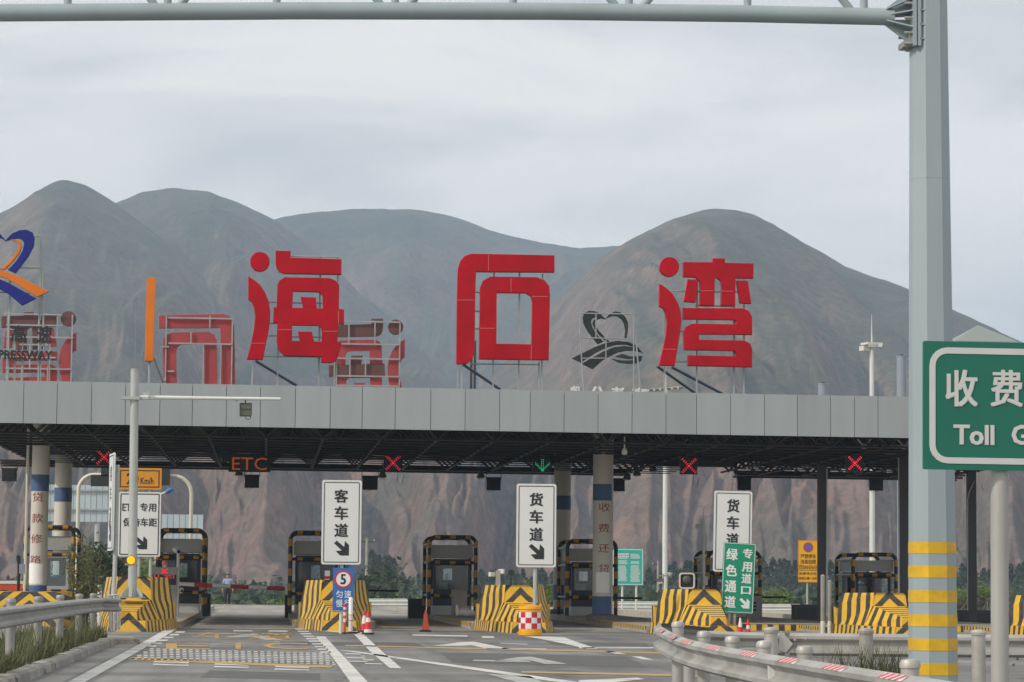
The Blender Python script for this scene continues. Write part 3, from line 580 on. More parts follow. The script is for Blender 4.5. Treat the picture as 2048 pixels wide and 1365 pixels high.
def frame(m):
    st = 1.78; nx = int((XR - XL) / st); rows = int((YB - YF - 1.0) / st)
    top = lambda i, j: Vector((XL + 0.6 + i * st, YF + 0.7 + j * st, fb(XL + i * st) + 0.6))
    bot = lambda i, j: Vector((XL + 0.6 + (i + .5) * st, YF + 0.7 + (j + .5) * st, fb(XL + i * st) - 0.22))
    def c(a, b, r): m.cyl(a, b, r, r, 5, False)
    for i in range(nx):
        for j in range(rows + 1):
            p = top(i, j); gap = xg0 - 0.35 * (rows - j) < p.x < xg1 - 1.2 - 0.25 * (rows - j) and j > 6
            if i < nx - 1: c(p, top(i + 1, j), 0.04)
            if j < rows: c(p, top(i, j + 1), 0.035)
            if gap: continue
            if j < rows:
                q = bot(i, j)
                if i < nx - 1: c(q, bot(i + 1, j), 0.04 if j < rows - 5 else 0.02)
                if j < rows - 1: c(q, bot(i, j + 1), 0.04)
                for k in (top(i, j), top(i + 1, j), top(i, j + 1), top(i + 1, j + 1)): c(q, k, 0.03)
                m.sphere(q, 0.07, 6, 4)
    for j in range(2, rows, 2):      # purlins
        y = YF + 0.7 + j * st + 0.4
        m.add([(XL, y, fb(XL) + .55), (XR, y, fb(XR) + .55), (XR, y + .1, fb(XR) + .55), (XL, y + .1, fb(XL) + .55), (XL, y, fb(XL) + .7), (XR, y, fb(XR) + .7), (XR, y + .1, fb(XR) + .7), (XL, y + .1, fb(XL) + .7)], [(3, 2, 1, 0), (0, 1, 5, 4), (2, 3, 7, 6)])
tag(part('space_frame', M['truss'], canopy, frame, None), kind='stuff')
def rearbars(m):
    for dz, y in ((-0.06, YB - .3), (-0.15, YB - .5), (-0.24, YB - .2), (-0.10, YB - 1.6), (-0.19, YB - 1.2)):
        for a, b in ((XL, xg0 - 1.2 + random.random()), (xg1, XR)): m.cyl((a, y, fb(a) + dz), (b, y, fb(b) + dz), 0.045, None, 6)
part('rear_tie_bars', M['truss'], canopy, rearbars, None)
def gapbeam(m):
    a, b = W(1395, 920, 98).x, W(1466, 920, 98).x; z0 = W(1430, 934, 98).z
    m.box(((a + b) / 2, 98, z0 + 0.4), (b - a, 0.3, 0.8))
def gapbeam2(m):
    a2 = W(1300, 920, YB - 1).x; zb = W(1360, 934, YB - 1).z
    m.box(((a2 + xg1) / 2, YB - 1, zb + 0.5), (xg1 - a2, 0.3, 1.0))
part('transfer_beam', M['truss'], canopy, gapbeam2, None)
part('transfer_beam', M['truss'], canopy, gapbeam, None)
def sunlit_bars(m):  # truss members coloured white in place of sunlight falling on them
    p = [W(1728, 893, 88), W(1808, 894, 88), W(1900, 896, 88)]
    m.tube(p, 0.045, 8)
    for q in p: m.sphere(q, 0.10, 10, 6)
    for a, b in ((0, 1715), (0, 1742), (1, 1795), (1, 1822)): m.cyl(p[a], W(b, 879, 88), 0.028, None, 6)
part('painted_sunlit_truss_bay', M['pole_white'], canopy, sunlit_bars)

# ---- columns
def bend(s, cx, cy, r, zc, w, h, ang0=0.0):
    v, f = text_geo(s, 0.0, 0.004); bm = bmesh.new(); vs = [bm.verts.new(tuple(p)) for p in v]
    for q in f:
        try: bm.faces.new([vs[i] for i in q])
        except ValueError: pass
    bmesh.ops.delete(bm, geom=[x for x in bm.faces if x.calc_center_median().z < 0.003], context='FACES')
    for _ in range(2): bmesh.ops.subdivide_edges(bm, edges=[e for e in bm.edges if e.calc_length() > 0.12], cuts=2, use_grid_fill=False)
    bmesh.ops.triangulate(bm, faces=bm.faces[:])
    lo, hi = v.min(0), v.max(0); out = MB(); bm.verts.ensure_lookup_table(); bm.verts.index_update(); pts = []
    for q in bm.verts:
        a = (q.co.x - (lo[0] + hi[0]) / 2) / (hi[0] - lo[0]) * w / r + ang0; z = zc + (q.co.y - (lo[1] + hi[1]) / 2) / (hi[1] - lo[1]) * h
        pts.append((cx + (r + 0.008) * math.sin(a), cy - (r + 0.008) * math.cos(a), z))
    out.add(pts, [[x.index for x in q.verts] for q in bm.faces]); bm.free(); return out
def column(pxc, wpx, Y, bands, chars, pipe_px, base_py, label, plain_low=True, paper=None, seam=()):
    s = S(Y); b = W(pxc, base_py, Y); r = wpx / s / 2; ztop = fb(b.x) + 0.5; z0 = 0.2
    t = thing('canopy_column', (b.x, Y, z0), label, 'column', 'round columns carrying the toll canopy')
    Zp = lambda py: W(pxc, py, Y).z
    def shaft(m):
        m.cyl((b.x, Y, z0), (b.x, Y, ztop), r, r, 28)
        for py in seam: z = Zp(py); m.lathe((b.x, Y, z), [(r + .001, -.012), (r + .006, -.012), (r + .006, .012), (r + .001, .012)], 28)
    part('shaft', M['col_white'], t, shaft)
    for a, c in bands: part('blue_band', M['col_blue'], t, lambda m: m.lathe((b.x, Y, 0), [(r + .001, Zp(c)), (r + .007, Zp(c)), (r + .007, Zp(a)), (r + .001, Zp(a))], 28))
    part('footing', M['concrete_dark'], t, lambda m: m.lathe((b.x, Y, z0 - .02), [(r * 1.7, 0), (r * 1.65, .16), (r * 1.3, .2), (r * 1.02, .22)], 20))
    if pipe_px:
        p = W(pipe_px, 1000, Y - r * 0.2); part('downpipe', M['col_white'], t, lambda m: m.cyl((p.x, Y, z0), (p.x, Y, ztop), 0.05, None, 10))
    for ch, px, py, h in chars:
        mb = bend(ch, b.x, Y, r, Zp(py), 0.40, h / s, math.asin(max(-.8, min(.8, (px - pxc) / s / r)))); mb.build('painted_character', M['paint_red'], t, None)
    if paper:
        px0, px1, p0, p1 = paper; mb = MB(); n = 8; vs = []
        for k in range(n + 1):
            px = px0 + (px1 - px0) * k / n; a = math.asin(max(-.97, min(.97, (px - pxc) / s / r)))
            for py in (p1, p0): vs.append((b.x + (r + .012) * math.sin(a), Y - (r + .012) * math.cos(a), Zp(py + random.uniform(-1, 1))))
        mb.add(vs, [(2 * k, 2 * k + 2, 2 * k + 3, 2 * k + 1) for k in range(n)]); mb.build('pasted_notice', M['paper'], t, None)
    return t
column(74, 34, YC, [(950, 983), (1171, 1236)], [('贷', 71, 995, 18), ('款', 71, 1037, 18), ('修', 70, 1078, 18), ('路', 69, 1119, 14)], 53.5, 1244, 'round off white column with red characters behind the low striped block on the left', paper=(57, 84, 1128, 1168), seam=(1046, 1109))
column(1203, 37, YC, [(969, 1002), (1193, 1233)], [('收', 1206, 1015, 18), ('费', 1205, 1057, 18), ('还', 1205, 1097, 17), ('贷', 1206, 1137, 16)], 1224, 1244, 'round off white column with red characters and white notice between truck lanes', paper=(1190, 1216, 1145, 1186), seam=(1066, 1128))
column(121, 34, YCB, [(976, 1004), (1150, 1190)], [], None, 1230, 'plain shaded rear column beside the leftmost booth')
column(1123, 34, YCB, [(992, 1020), (1170, 1200)], [], None, 1230, 'plain shaded rear column behind the truck lane sign')
def dark_col(px0, px1, ytop, ybot, Y, label, conduit=None):
    a, b = W(px0, ybot, Y), W(px1, ybot, Y); z1 = W(px0, ytop, Y).z; c = (a + b) / 2
    t = thing('steel_column', (c.x, Y, 0.15), label, 'column', 'dark steel columns of the right bays'); w = b.x - a.x
    def hsec(m): m.box((c.x, Y - w * .45, (z1 + .15) / 2), (w, .03, z1 - .15)); m.box((c.x, Y + w * .45, (z1 + .15) / 2), (w, .03, z1 - .15)); m.box((c.x - w * .45, Y, (z1 + .15) / 2), (.03, w * .9, z1 - .15)); m.box((c.x + w * .45, Y, (z1 + .15) / 2), (.03, w * .9, z1 - .15))
    part('shaft', M['col_dark'], t, hsec, None); part('base_plate', M['col_dark'], t, lambda m: m.box((c.x, Y, .17), (w * 1.7, w * 1.7, .04)), None)
    if conduit: part('conduit', M['pole_grey'], t, lambda m: m.tube([W(q[0], q[1], Y - w * .5 - .04) for q in conduit], 0.022, 8))
    return t
dark_col(1636, 1651, 930, 1250, 92, 'dark steel column right of the yellow no stopping sign', [(1654, 938), (1653, 1100), (1652, 1245)])
dark_col(1800, 1818, 905, 1250, 92, 'dark steel column just left of the gantry post', [(1770, 908), (1792, 909), (1797, 920), (1798, 1080), (1799, 1215)])
dark_col(1936, 1952, 930, 1228, 95, 'dark steel column under the green toll sign', [(1949, 962), (1938, 985), (1935, 1000), (1935, 1222)])

# ---- lights and displays hanging below the canopy
def lane_led(px, py, w, h, Y, sym, m, label, pxw, wire=None):
    c = W(px, py, Y); s = S(Y); bw, bh = w / s, h / s
    t = thing('lane_signal', (c.x, Y, c.z + bh / 2), label, 'lane signal', 'diode lane signals under the canopy')
    part('housing', M['black'], t, lambda k: k.box((c.x, Y + .12, c.z), (bw, .2, bh)), None)
    part('hanger', M['truss'], t, lambda k: [k.cyl((c.x + d * bw * .35, Y + .12, c.z + bh / 2), (c.x + d * bw * .35, Y + .12, max(fb(c.x) - .1, c.z + bh / 2 + .1)), .02, None, 6) for d in (-1, 1)])
    def dots(k):
        pts = []; a = pxw / s / 2; n = 9
        if sym == 'x':
            for i in range(n):
                q = -a + 2 * a * i / (n - 1); o = a * .075
                for d in (-o, o): pts += [(q + d, q - d), (q + d, -q + d)]
        elif sym == 'arrow':
            for i in range(9):
                q = a * 1.15 - 2.2 * a * i / 8
                for d in (-.13, .13): pts.append((a * d, q))
            for i in range(6):
                q = i / 5
                for d in (0, .22):
                    for sg in (-1, 1): pts.append((sg * a * q, -a * 1.05 + a * q * .95 + a * d))
        for x, z in pts:
            k.add([(c.x + x + dx, Y - .004, c.z + z + dz) for dx, dz in ((-.013, -.013), (.013, -.013), (.013, .013), (-.013, .013))], [(0, 1, 2, 3)])
    if sym in ('x', 'arrow'): tag(part('diode_symbol', m, t, dots, None), kind='stuff')
    else:
        mb = MB(); text(mb, sym, c.x, c.z, 68 / s, 25 / s, Y - .004, -0.015); mb.build('diode_lettering', m, t, None)
    if wire: part('cable', M['black'], t, lambda k: k.tube([(c.x + bw * .3, Y + .1, c.z - bh / 2), (c.x + bw * .25, Y + .1, c.z - bh / 2 - .35), (c.x + bw * .5, Y + .1, c.z - bh / 2 - .45), (c.x + bw * .62, Y + .1, c.z - bh / 2 - .1)], .01, 5))
    return t
lane_led(208, 915, 34, 32, 97, 'x', M['led_red'], 'unlit box lane signal with red diode cross left of the mast', 25)
lane_led(499, 928, 82, 32, 97, 'ETC', M['led_amber'], 'dark display reading ETC in dim orange diodes', 68)
lane_led(786, 926, 36, 36, 97, 'x', M['led_red'], 'lane signal with red diode cross above the passenger lane sign', 26, True)
lane_led(1085, 928, 38, 34, 97, 'arrow', M['led_green'], 'lane signal with green diode down arrow', 27)
lane_led(1378, 932, 34, 34, 94, 'x', M['led_red'], 'lane signal with red diode cross right of the white lamp pole', 26, True)
lane_led(1710, 927, 34, 34, 89, 'x', M['led_pink'], 'brightest red cross lane signal nearest the gantry post', 24)
def flood(px, py0, py1, w, Y, label):
    c = W(px, (py0 + py1) / 2, Y); s = S(Y); h = (py1 - py0) / s; bw = w / s
    t = thing('flood_lamp', (c.x, Y, c.z + h / 2), label, 'flood lamp', 'black box lamps hanging from the rear edge of the canopy')
    part('housing', M['black'], t, lambda m: (m.box((c.x, Y, c.z), (bw, .16, h)), m.box((c.x, Y - .10, c.z + h * .1), (bw * .8, .05, h * .6))), None)
    part('bracket', M['black'], t, lambda m: [m.box((c.x + d * (bw / 2 + .02), Y, c.z + h * .62), (.025, .05, h * .6)) for d in (-1, 1)] + [m.box((c.x, Y, c.z + h * .92), (bw + .06, .05, .03)), m.cyl((c.x, Y, c.z + h * .9), (c.x, Y, fb(c.x) - .2), .02, None, 6)], None)
    part('cable', M['black'], t, lambda m: m.tube([(c.x - bw * .5, Y + .02, c.z + h * .4), (c.x - bw * .62, Y + .02, c.z - h * .1), (c.x - bw * .3, Y + .02, c.z - h * .62), (c.x + bw * .1, Y + .02, c.z - h * .5)], .009, 5))
for px, p0, p1, w, lb in ((19, 937, 963, 28, 'black box lamp at the far left edge below the canopy'), (504, 950, 976, 28, 'black box lamp directly below the ETC display'), (740, 952, 980, 30, 'black box lamp beside the top of the passenger lane sign'), (987, 955, 981, 28, 'black box lamp left of the green arrow signal'), (1238, 957, 983, 22, 'black box lamp just right of the notice column'), (1488, 954, 981, 27, 'black box lamp behind the top of the tilted truck lane sign'), (1752, 956, 982, 27, 'black box lamp in front of the tall white lamp mast')): flood(px, p0, p1, w, 109.0, lb)
def dome(px, py, Y, label, w=20):
    c = W(px, py, Y); r = w / S(Y) / 2; t = thing('ceiling_lamp', (c.x, Y, c.z), label, 'ceiling lamp', 'bell shaped ceiling lamps under the canopy')
    part('shade', M['dome_grey'], t, lambda m: m.lathe((c.x, Y, c.z), [(r, 0), (r * .95, .06), (r * .55, .2), (r * .3, .26)], 14)); part('lens', M['lamp_pale'], t, lambda m: m.lathe((c.x, Y, c.z - .02), [(r * .5, -.02), (r * .9, 0), (r * .9, .015)], 14))
    part('stem', M['truss'], t, lambda m: m.cyl((c.x, Y, c.z + .25), (c.x, Y, max(fb(c.x) - .2, c.z + .35)), .02, None, 6))
for px, py, lb in ((820, 916, 'bell lamp right of the second red cross'), (1052, 917, 'bell lamp left of the green arrow'), (1600, 927, 'bell lamp under the dark right bay'), (1672, 916, 'bell lamp beside the brightest red cross'), (765, 955, 'bell lamp beside the box lamp by the passenger sign'), (962, 956, 'bell lamp left of the middle box lamp'), (1254, 959, 'bell lamp nearest the notice column at the rear edge'), (1274, 951, 'second bell lamp from the notice column at the rear edge'), (1306, 943, 'third bell lamp from the notice column at the rear edge'), (478, 951, 'bell lamp left of the box lamp below ETC')): dome(px, py, 104.0, lb, 16)
c = W(1249, 903, 86); t = thing('dome_camera', (c.x, 86, c.z), 'white dome camera on a rod under the canopy right of the notice column', 'camera')
part('rod', M['pole_white'], t, lambda m: m.cyl((c.x, 86, c.z + .1), (c.x, 86, fb(c.x)), .025, None, 8)); part('dome', M['plastic_white'], t, lambda m: m.lathe((c.x, 86, c.z - .1), [(.03, -.03), (.08, 0), (.09, .06), (.085, .13), (.04, .2)], 16)); part('lens', M['black'], t, lambda m: m.sphere((c.x, 86, c.z - .12), .062, 12, 8))

# ================================================================== roof letters
def px_loop(pts, ox, oy, k): return [(ox + x / k, oy + y / k) for x, y in pts]
def circ_px(x, y, r): return circle(x, y, r, 40)
HAI = [[circ_px(163, 193, 100)],
 [[(42, 362), (100, 400), (160, 450), (215, 530), (255, 630), (270, 740), (268, 830), (255, 930), (225, 1080), (190, 1257), (28, 1252), (68, 1100), (105, 920), (118, 790), (105, 690), (80, 630), (42, 603)]],
 [[(340, 80), (492, 82), (490, 155), (1048, 172), (1045, 328), (430, 318), (380, 300), (350, 260), (338, 200)]],
 [[(350, 690), (358, 450), (385, 400), (440, 368), (920, 378), (985, 405), (1022, 450), (1018, 708), (855, 700), (852, 570), (835, 535), (790, 517), (520, 512), (510, 690)]],
 [[(615, 582), (768, 590), (778, 697), (640, 697)]],
 [[(320, 695), (1075, 717), (1073, 873), (1018, 864), (312, 852)]],
 [[(358, 862), (1015, 868), (1000, 1075), (1045, 1075), (1030, 1150), (1000, 1235), (985, 1270), (940, 1290), (835, 1288), (835, 1222), (430, 1212), (380, 1165), (350, 1070)], [(510, 880), (800, 884), (835, 910), (845, 960), (840, 1072), (750, 1068), (725, 962), (585, 960), (605, 1065), (507, 1062)]]]
SHI = [[[(52, 995), (55, 480), (62, 240), (80, 180), (115, 140), (170, 122), (826, 135), (826, 262), (200, 258), (193, 480), (188, 900), (170, 960), (130, 992)]],
 [[(232, 955), (236, 710), (240, 390), (262, 335), (320, 305), (690, 310), (750, 335), (785, 380), (790, 450), (780, 962), (650, 962)], [(362, 840), (365, 425), (605, 428), (645, 455), (658, 500), (652, 845)]]]
WAN = [[circ_px(193, 187, 97)],
 [[(93, 372), (160, 415), (220, 470), (275, 560), (308, 660), (315, 760), (300, 880), (270, 1060), (245, 1218), (90, 1215), (130, 1050), (165, 880), (175, 760), (160, 670), (130, 615), (92, 598)]],
 [[(345, 142), (650, 145), (652, 103), (770, 105), (770, 150), (1070, 158), (1068, 303), (880, 300), (877, 592), (740, 585), (745, 400), (735, 330), (700, 298), (663, 296), (660, 588), (518, 582), (525, 400), (515, 330), (470, 292), (343, 286)]],
 [[(390, 322), (490, 328), (462, 556), (348, 546)]], [[(905, 337), (1012, 340), (1045, 568), (938, 562)]],
 [[(343, 623), (960, 628), (1020, 650), (1055, 710), (1055, 893), (500, 888), (500, 955), (980, 965), (1035, 995), (1055, 1050), (1055, 1233), (392, 1218), (392, 1118), (905, 1130), (900, 1090), (870, 1062), (352, 1052), (345, 880), (365, 820), (430, 788), (900, 795), (900, 760), (870, 738), (343, 730)]]]
G_H = [[[(ox, oy) for ox, oy in px_loop(l, 490, 490, 5.462)] for l in s] for s in HAI]
G_S = [[[(ox, oy) for ox, oy in px_loop(l, 900, 480, 4.0)] for l in s] for s in SHI]
G_W = [[[(ox, oy) for ox, oy in px_loop(l, 1300, 500, 5.25)] for l in s] for s in WAN]
def roofz(x): return fb(x) + 1.2
def letter(strokes, px0, px1, pyb, label, verts_px, bars_py, braces, Y=YF + 1.5):
    a, b = W(px0, pyb, Y), W(px1, pyb, Y); t = thing('roof_letter', ((a.x + b.x) / 2, Y, roofz((a.x + b.x) / 2)), label, 'sign letter', 'big red characters on the front of the canopy roof')
    for s in strokes:
        mb = MB(); flat(mb, [[XZ(p[0], p[1], Y) for p in l] for l in s], Y - .12, 0.10, 0.018); mb.build('stroke', M['letter_red'], t, 30)
    def post(m):
        for px, p0 in verts_px:
            q = W(px, p0, Y + .12); m.box((q.x, Y + .12, (q.z + roofz(q.x)) / 2), (.05, .05, q.z - roofz(q.x)))
        for py, x0, x1 in bars_py: m.cyl(W(x0, py, Y + .07), W(x1, py + (x1 - x0) * .012, Y + .07), .022, None, 6)
    part('support_frame', M['frame_steel'], t, post, None)
    for x0, y0, x1, y1 in braces: part('brace', M['brace_blue'], t, lambda m: m.cyl(W(x0, y0, Y + .2), W(x1, y1, Y + 1.2), .045, None, 6))
    return t
letter(G_H, 497, 688, 770, 'big red first character with dot and curved stroke at left of the roof lettering', [(508, 540), (558, 560), (641, 515), (676, 515)], [(605, 536, 560), (647, 536, 560), (672, 536, 556), (606, 584, 645), (674, 584, 645), (713, 525, 645), (513, 580, 677)], [(511, 722, 594, 772)])
letter(G_S, 913, 1107, 775, 'big red middle character, a hooked bracket around a square ring', [(917, 600), (925, 600), (988, 540), (1039, 545), (1078, 725), (1085, 548)], [(585, 947, 962), (623, 947, 962), (658, 947, 962), (728, 940, 1080)], [(926, 729, 1000, 779)])
letter(G_W, 1318, 1505, 785, 'big red last character with dot at right of the roof lettering', [(1330, 560), (1394, 540), (1468, 560), (1488, 560)], [(583, 1336, 1490), (663, 1355, 1372), (724, 1345, 1380), (527, 1345, 1370), (612, 1390, 1470)], [(1314, 733, 1391, 787), (1344, 735, 1445, 788)])
for (xa, ya, xb, yb, idx) in [(914, 600.5, 948, 600.5, 1), (977, 511, 977, 542, 1), (960, 657, 990, 657, 1), (1022, 557, 1022, 584, 1), (1064, 593.5, 1096, 593.5, 1), (1063, 692, 1062, 720, 1), (1326, 699, 1352, 699, 2), (1400, 582, 1426, 582, 2), (1442, 583, 1466, 583, 2), (504, 687, 530, 687, 0), (556, 660, 583, 660, 0), (646, 663, 674, 663, 0), (677, 622, 677, 648, 0)]:
    lt = [o for o in COL.objects if o.name.startswith('roof_letter')][idx]; p_, q_ = W(xa, ya, YF + 1.26), W(xb, yb, YF + 1.26)
    part('seam', M['letter_pale'], lt, lambda m: m.cyl(p_, q_, .008, None, 5))
# rear letters, seen from behind through their trays
def mirror_letter(strokes, cx_src, x_c, y_top, y_top_src, k, mats, label, grid, Y=YLB):
    b = W(x_c, 780, Y); t = thing('rear_roof_letter', (b.x, Y, roofz(b.x)), label, 'sign letter', 'red characters on the rear of the roof seen from behind')
    for i, s in enumerate(strokes):
        mb = MB(); lp = [[XZ(x_c - (p[0] - cx_src) * k, y_top + (p[1] - y_top_src) * k, Y) for p in l] for l in s]; flat(mb, lp, Y + .14, 0.08, 0.01); mb.build('stroke', M[mats[i % len(mats)]], t, 30)
    def post(m):
        for x, p0 in grid[0]: q = W(x, p0, Y); m.box((q.x, Y, (q.z + roofz(q.x)) / 2 - .1), (.055, .055, q.z - roofz(q.x) + .2))
        for py, x0, x1 in grid[1]: m.box(tuple((W(x0, py, Y - .04) + W(x1, py, Y - .04)) / 2), ((x1 - x0) / S(Y), .05, .06))
        for x, p0, p1 in grid[2]: q0, q1 = W(x, p0, Y - .03), W(x, p1, Y - .03); m.box((q0.x, Y - .03, (q0.z + q1.z) / 2), (.05, .05, q0.z - q1.z))
    part('support_frame', M['frame_steel'], t, post, None); return t
mirror_letter(G_W, 1411, 77, 625, 520, 0.80, ['letter_rust', 'letter_back', 'letter_rust', 'letter_back', 'letter_back', 'letter_back'], 'dull red reversed character behind the blue and orange emblem', ([(16, 625), (145, 630)], [(629, 8, 122), (651, 14, 122), (675, 14, 145), (690, 40, 100), (738, 12, 140), (715, 5, 110)], [(115, 630, 676), (78, 628, 652), (100, 690, 765), (46, 715, 765), (60, 690, 740)]))
mirror_letter(G_S, 1010, 394, 630, 512, 0.78, ['letter_back', 'letter_back'], 'dull red reversed bracket character just right of the orange bar', ([(333, 632), (465, 636)], [(637, 338, 464), (688, 338, 464), (694, 322, 338), (743, 335, 348), (760, 322, 332)], [(420, 632, 656), (382, 664, 690), (407, 690, 770), (442, 690, 770)]))
mirror_letter(G_H, 592, 734, 638, 505, 0.80, ['letter_rust', 'letter_back', 'letter_rust', 'letter_back', 'letter_rust', 'letter_rust', 'letter_back'], 'dull red reversed character partly hidden behind the first front character', ([(669, 720), (800, 645)], [(644, 690, 800), (689, 680, 800), (718, 674, 800), (753, 672, 798), (772, 672, 795)], [(698, 645, 690), (750, 645, 690), (700, 720, 755), (731, 720, 755)]))
# emblems
H1 = [(550, 260), (480, 190), (400, 155), (330, 152), (270, 180), (248, 240), (260, 320), (320, 430), (450, 600), (520, 570), (430, 470), (370, 370), (352, 290), (375, 250), (420, 232), (490, 245)]
H2 = [(490, 250), (430, 255), (395, 280), (385, 320), (410, 390), (480, 480), (560, 560), (600, 565), (540, 510), (460, 420), (410, 340), (410, 295), (440, 265)]
H3 = [(565, 250), (610, 195), (690, 160), (760, 175), (820, 230), (858, 310), (860, 400), (840, 520), (820, 520), (830, 420), (815, 330), (780, 260), (720, 220), (650, 215)]
R1 = [(105, 795), (250, 725), (400, 650), (560, 590), (720, 562), (860, 575), (980, 625), (1045, 710), (960, 640), (840, 605), (700, 610), (560, 650), (420, 720), (300, 800), (220, 850)]
R2 = [(240, 870), (380, 790), (520, 710), (680, 645), (820, 632), (960, 650), (1045, 712), (960, 690), (840, 690), (720, 715), (620, 765), (520, 820), (380, 940)]
R3 = [(700, 770), (780, 740), (900, 775), (1050, 770), (1000, 800), (850, 800)]
R4 = [(660, 810), (780, 830), (900, 830), (1050, 775), (1040, 830), (980, 862), (860, 868), (740, 850)]
def emblem(fn, Y, cols, label, posts, bars, x_c, dy=0.0, sub='front'):
    b = W(x_c, 780, Y); t = thing('roof_emblem', (b.x, Y, roofz(b.x)), label, 'emblem')
    for nm, lp, c_ in (('heart_band', H1, 0), ('heart_inner_band', H2, 1), ('heart_band', H3, 0), ('ribbon', R1, 1), ('ribbon', R2, 0), ('ribbon_tail', R3, 0), ('ribbon_tail', R4, 0)):
        mb = MB(); flat(mb, [[XZ(*fn(*p), Y) for p in lp]], Y + dy, 0.07, 0.012); mb.build(nm, cols[c_], t, 30)
    def post(m):
        for (xa, ya, xb, yb) in posts: m.cyl(W(xa, ya, Y + .1 if dy < 0 else Y - .08), W(xb, yb, Y + .1 if dy < 0 else Y - .08), .03, None, 6)
        for (xa, ya, xb, yb) in bars: m.cyl(W(xa, ya, Y - .08 if dy > 0 else Y + .1), W(xb, yb, Y - .08 if dy > 0 else Y + .1), .024, None, 6)
    part('support_frame', M['frame_steel'], t, post, None)
emblem(lambda x, y: (97 - (x - 105) * .19, 462 + (y - 152) * .19), YF + 1.5, (M['emblem_blue'], M['letter_orange']), 'blue and orange heart shaped emblem cut by the left picture edge', [(82, 472, 80, 640), (84, 528, 88, 700), (79, 600, 77, 765), (20, 560, 16, 765)], [(20, 473, 82, 473), (0, 536, 82, 536), (0, 585, 60, 587)], 40, -.10)
emblem(lambda x, y: (1130 + x / 6.82, 600 + y / 6.82), YLB, (M['emblem_black'], M['emblem_black']), 'black heart shaped emblem seen from behind near the last character', [(1160, 668, 1168, 790), (1271, 670, 1282, 792), (1161, 628, 1160, 670), (1267, 628, 1268, 790)], [(1162, 627, 1266, 629), (1165, 676, 1252, 678), (1164, 717, 1214, 717), (1192, 628, 1192, 678), (1212, 678, 1212, 717)], 1215, .12)
def roof_text(s, px0, px1, py0, py1, Y, m, label, ext, mirror=False, off=0.02, legs=True):
    a, b = W(px0, py1, Y), W(px1, py0, Y); cx = (a.x + b.x) / 2
    t = thing('roof_character', (cx, Y, roofz(cx)), label, 'sign letter'); mb = MB(); text(mb, s, cx, (a.z + b.z) / 2, abs(b.x - a.x), b.z - a.z, Y, off, ext)
    if mirror:
        for p in mb.v: p.x = 2 * cx - p.x
    mb.build('letter_face', m, t, None)
    if legs: part('support_leg', M['frame_steel'], t, lambda k: [k.cyl((cx + d * .12, Y + .1, a.z + .05), (cx + d * .1, Y + .1, roofz(cx) - .02), .02, None, 6) for d in (-1, 1)])
roof_text('高', 22, 53, 651, 684, YF + 1.5, M['black'], 'small black character left of its pair under the coloured emblem', .05)
roof_text('速', 74, 105, 652, 686, YF + 1.5, M['black'], 'small black character right of its pair under the coloured emblem', .05)
roof_text('EXPRESSWAY', -30, 105, 702, 718, YF + 1.5, M['black'], 'black lettering EXPRESSWAY cut by the left picture edge', .05, off=.03)
for i, (s, x0, x1) in enumerate((('路', 1139, 1160), ('公', 1181, 1208), ('速', 1223, 1249), ('高', 1265, 1293))):
    roof_text(s, x0, x1, 772 + i, 803 + i, YLB + .5, M['print_white'], ('white character top peeping over the canopy edge, ' + ('leftmost of four', 'second of four from the left', 'third of four from the left', 'rightmost of four')[i]), .06, True, .035)
c = W(300, 640, YF + 1.5); t = thing('orange_bar', (c.x, YF + 1.5, roofz(c.x)), 'upright orange bar standing alone on the canopy roof', 'sign letter')
mb = MB(); flat(mb, [[XZ(295, 558, YF + 1.5), XZ(310.5, 558, YF + 1.5), XZ(306, 723, YF + 1.5), XZ(291, 723, YF + 1.5)]], YF + 1.4, .09, .012); mb.build('panel', M['letter_orange'], t, 30)
part('support_post', M['frame_steel'], t, lambda m: (m.cyl(W(299, 718, YF + 1.5), W(299, 775, YF + 1.5), .04, None, 8), m.cyl(W(307, 715, YF + 1.6), W(328, 770, YF + 2.2), .03, None, 6)))
t0 = W(946, 740, YLB); t = thing('dark_post_pair', (t0.x, YLB, roofz(t0.x)), 'dark twin upright post behind the middle red character', 'post')
for x in (943, 950): part('post', M['col_dark'], t, lambda m: m.box(((W(x, 700, YLB).x), YLB, (W(x, 682, YLB).z + roofz(t0.x)) / 2), (.09, .09, W(x, 682, YLB).z - roofz(t0.x))), None)
c = W(271, 700, YF + 3); part_t = thing('lightning_rod', (c.x, YF + 3, roofz(c.x)), 'thin lightning rod on the canopy roof behind the camera mast', 'rod')
part('rod', M['frame_steel'], part_t, lambda m: m.cyl((c.x, YF + 3, roofz(c.x)), W(272, 626, YF + 3), .022, .008, 6))
# ================================================================== gantry over the road
YG = 27.5; sg = S(YG)
gb = G(1868, 1434); gxb = W(1866, 1340, YG).x; gxt = W(1857, 60, YG).x
gan = thing('sign_gantry', (gxb, YG, 0), 'pale green grey overhead gantry with octagonal post and yellow bands', 'gantry')
zt = W(1857, 8, YG).z + 1.6
def axis(z): z0 = W(1866, 1340, YG).z; z1 = W(1857, 60, YG).z; return gxb + (gxt - gxb) * (z - z0) / (z1 - z0)
def rad(z): z0 = W(1866, 1340, YG).z; z1 = W(1857, 60, YG).z; return (94 + (74 - 94) * (z - z0) / (z1 - z0)) / 2 / sg * 1.055
def post(m):
    zs = [0, .02, 1.5, 3.0, 5.5, zt]
    for a, b in zip(zs[:-1], zs[1:]): m.cyl((axis(a), YG, a), (axis(b), YG, b), rad(a), rad(b), 8, a in (0,) or b == zt, math.radians(22.5))
part('post', M['gantry'], gan, post, 20)
zj = W(1860, 361, YG).z; part('joint_ring', M['gantry'], gan, lambda m: m.cyl((axis(zj), YG, zj), (axis(zj), YG, zj + .006), rad(zj) + .002, None, 8, True, math.radians(22.5)), None)
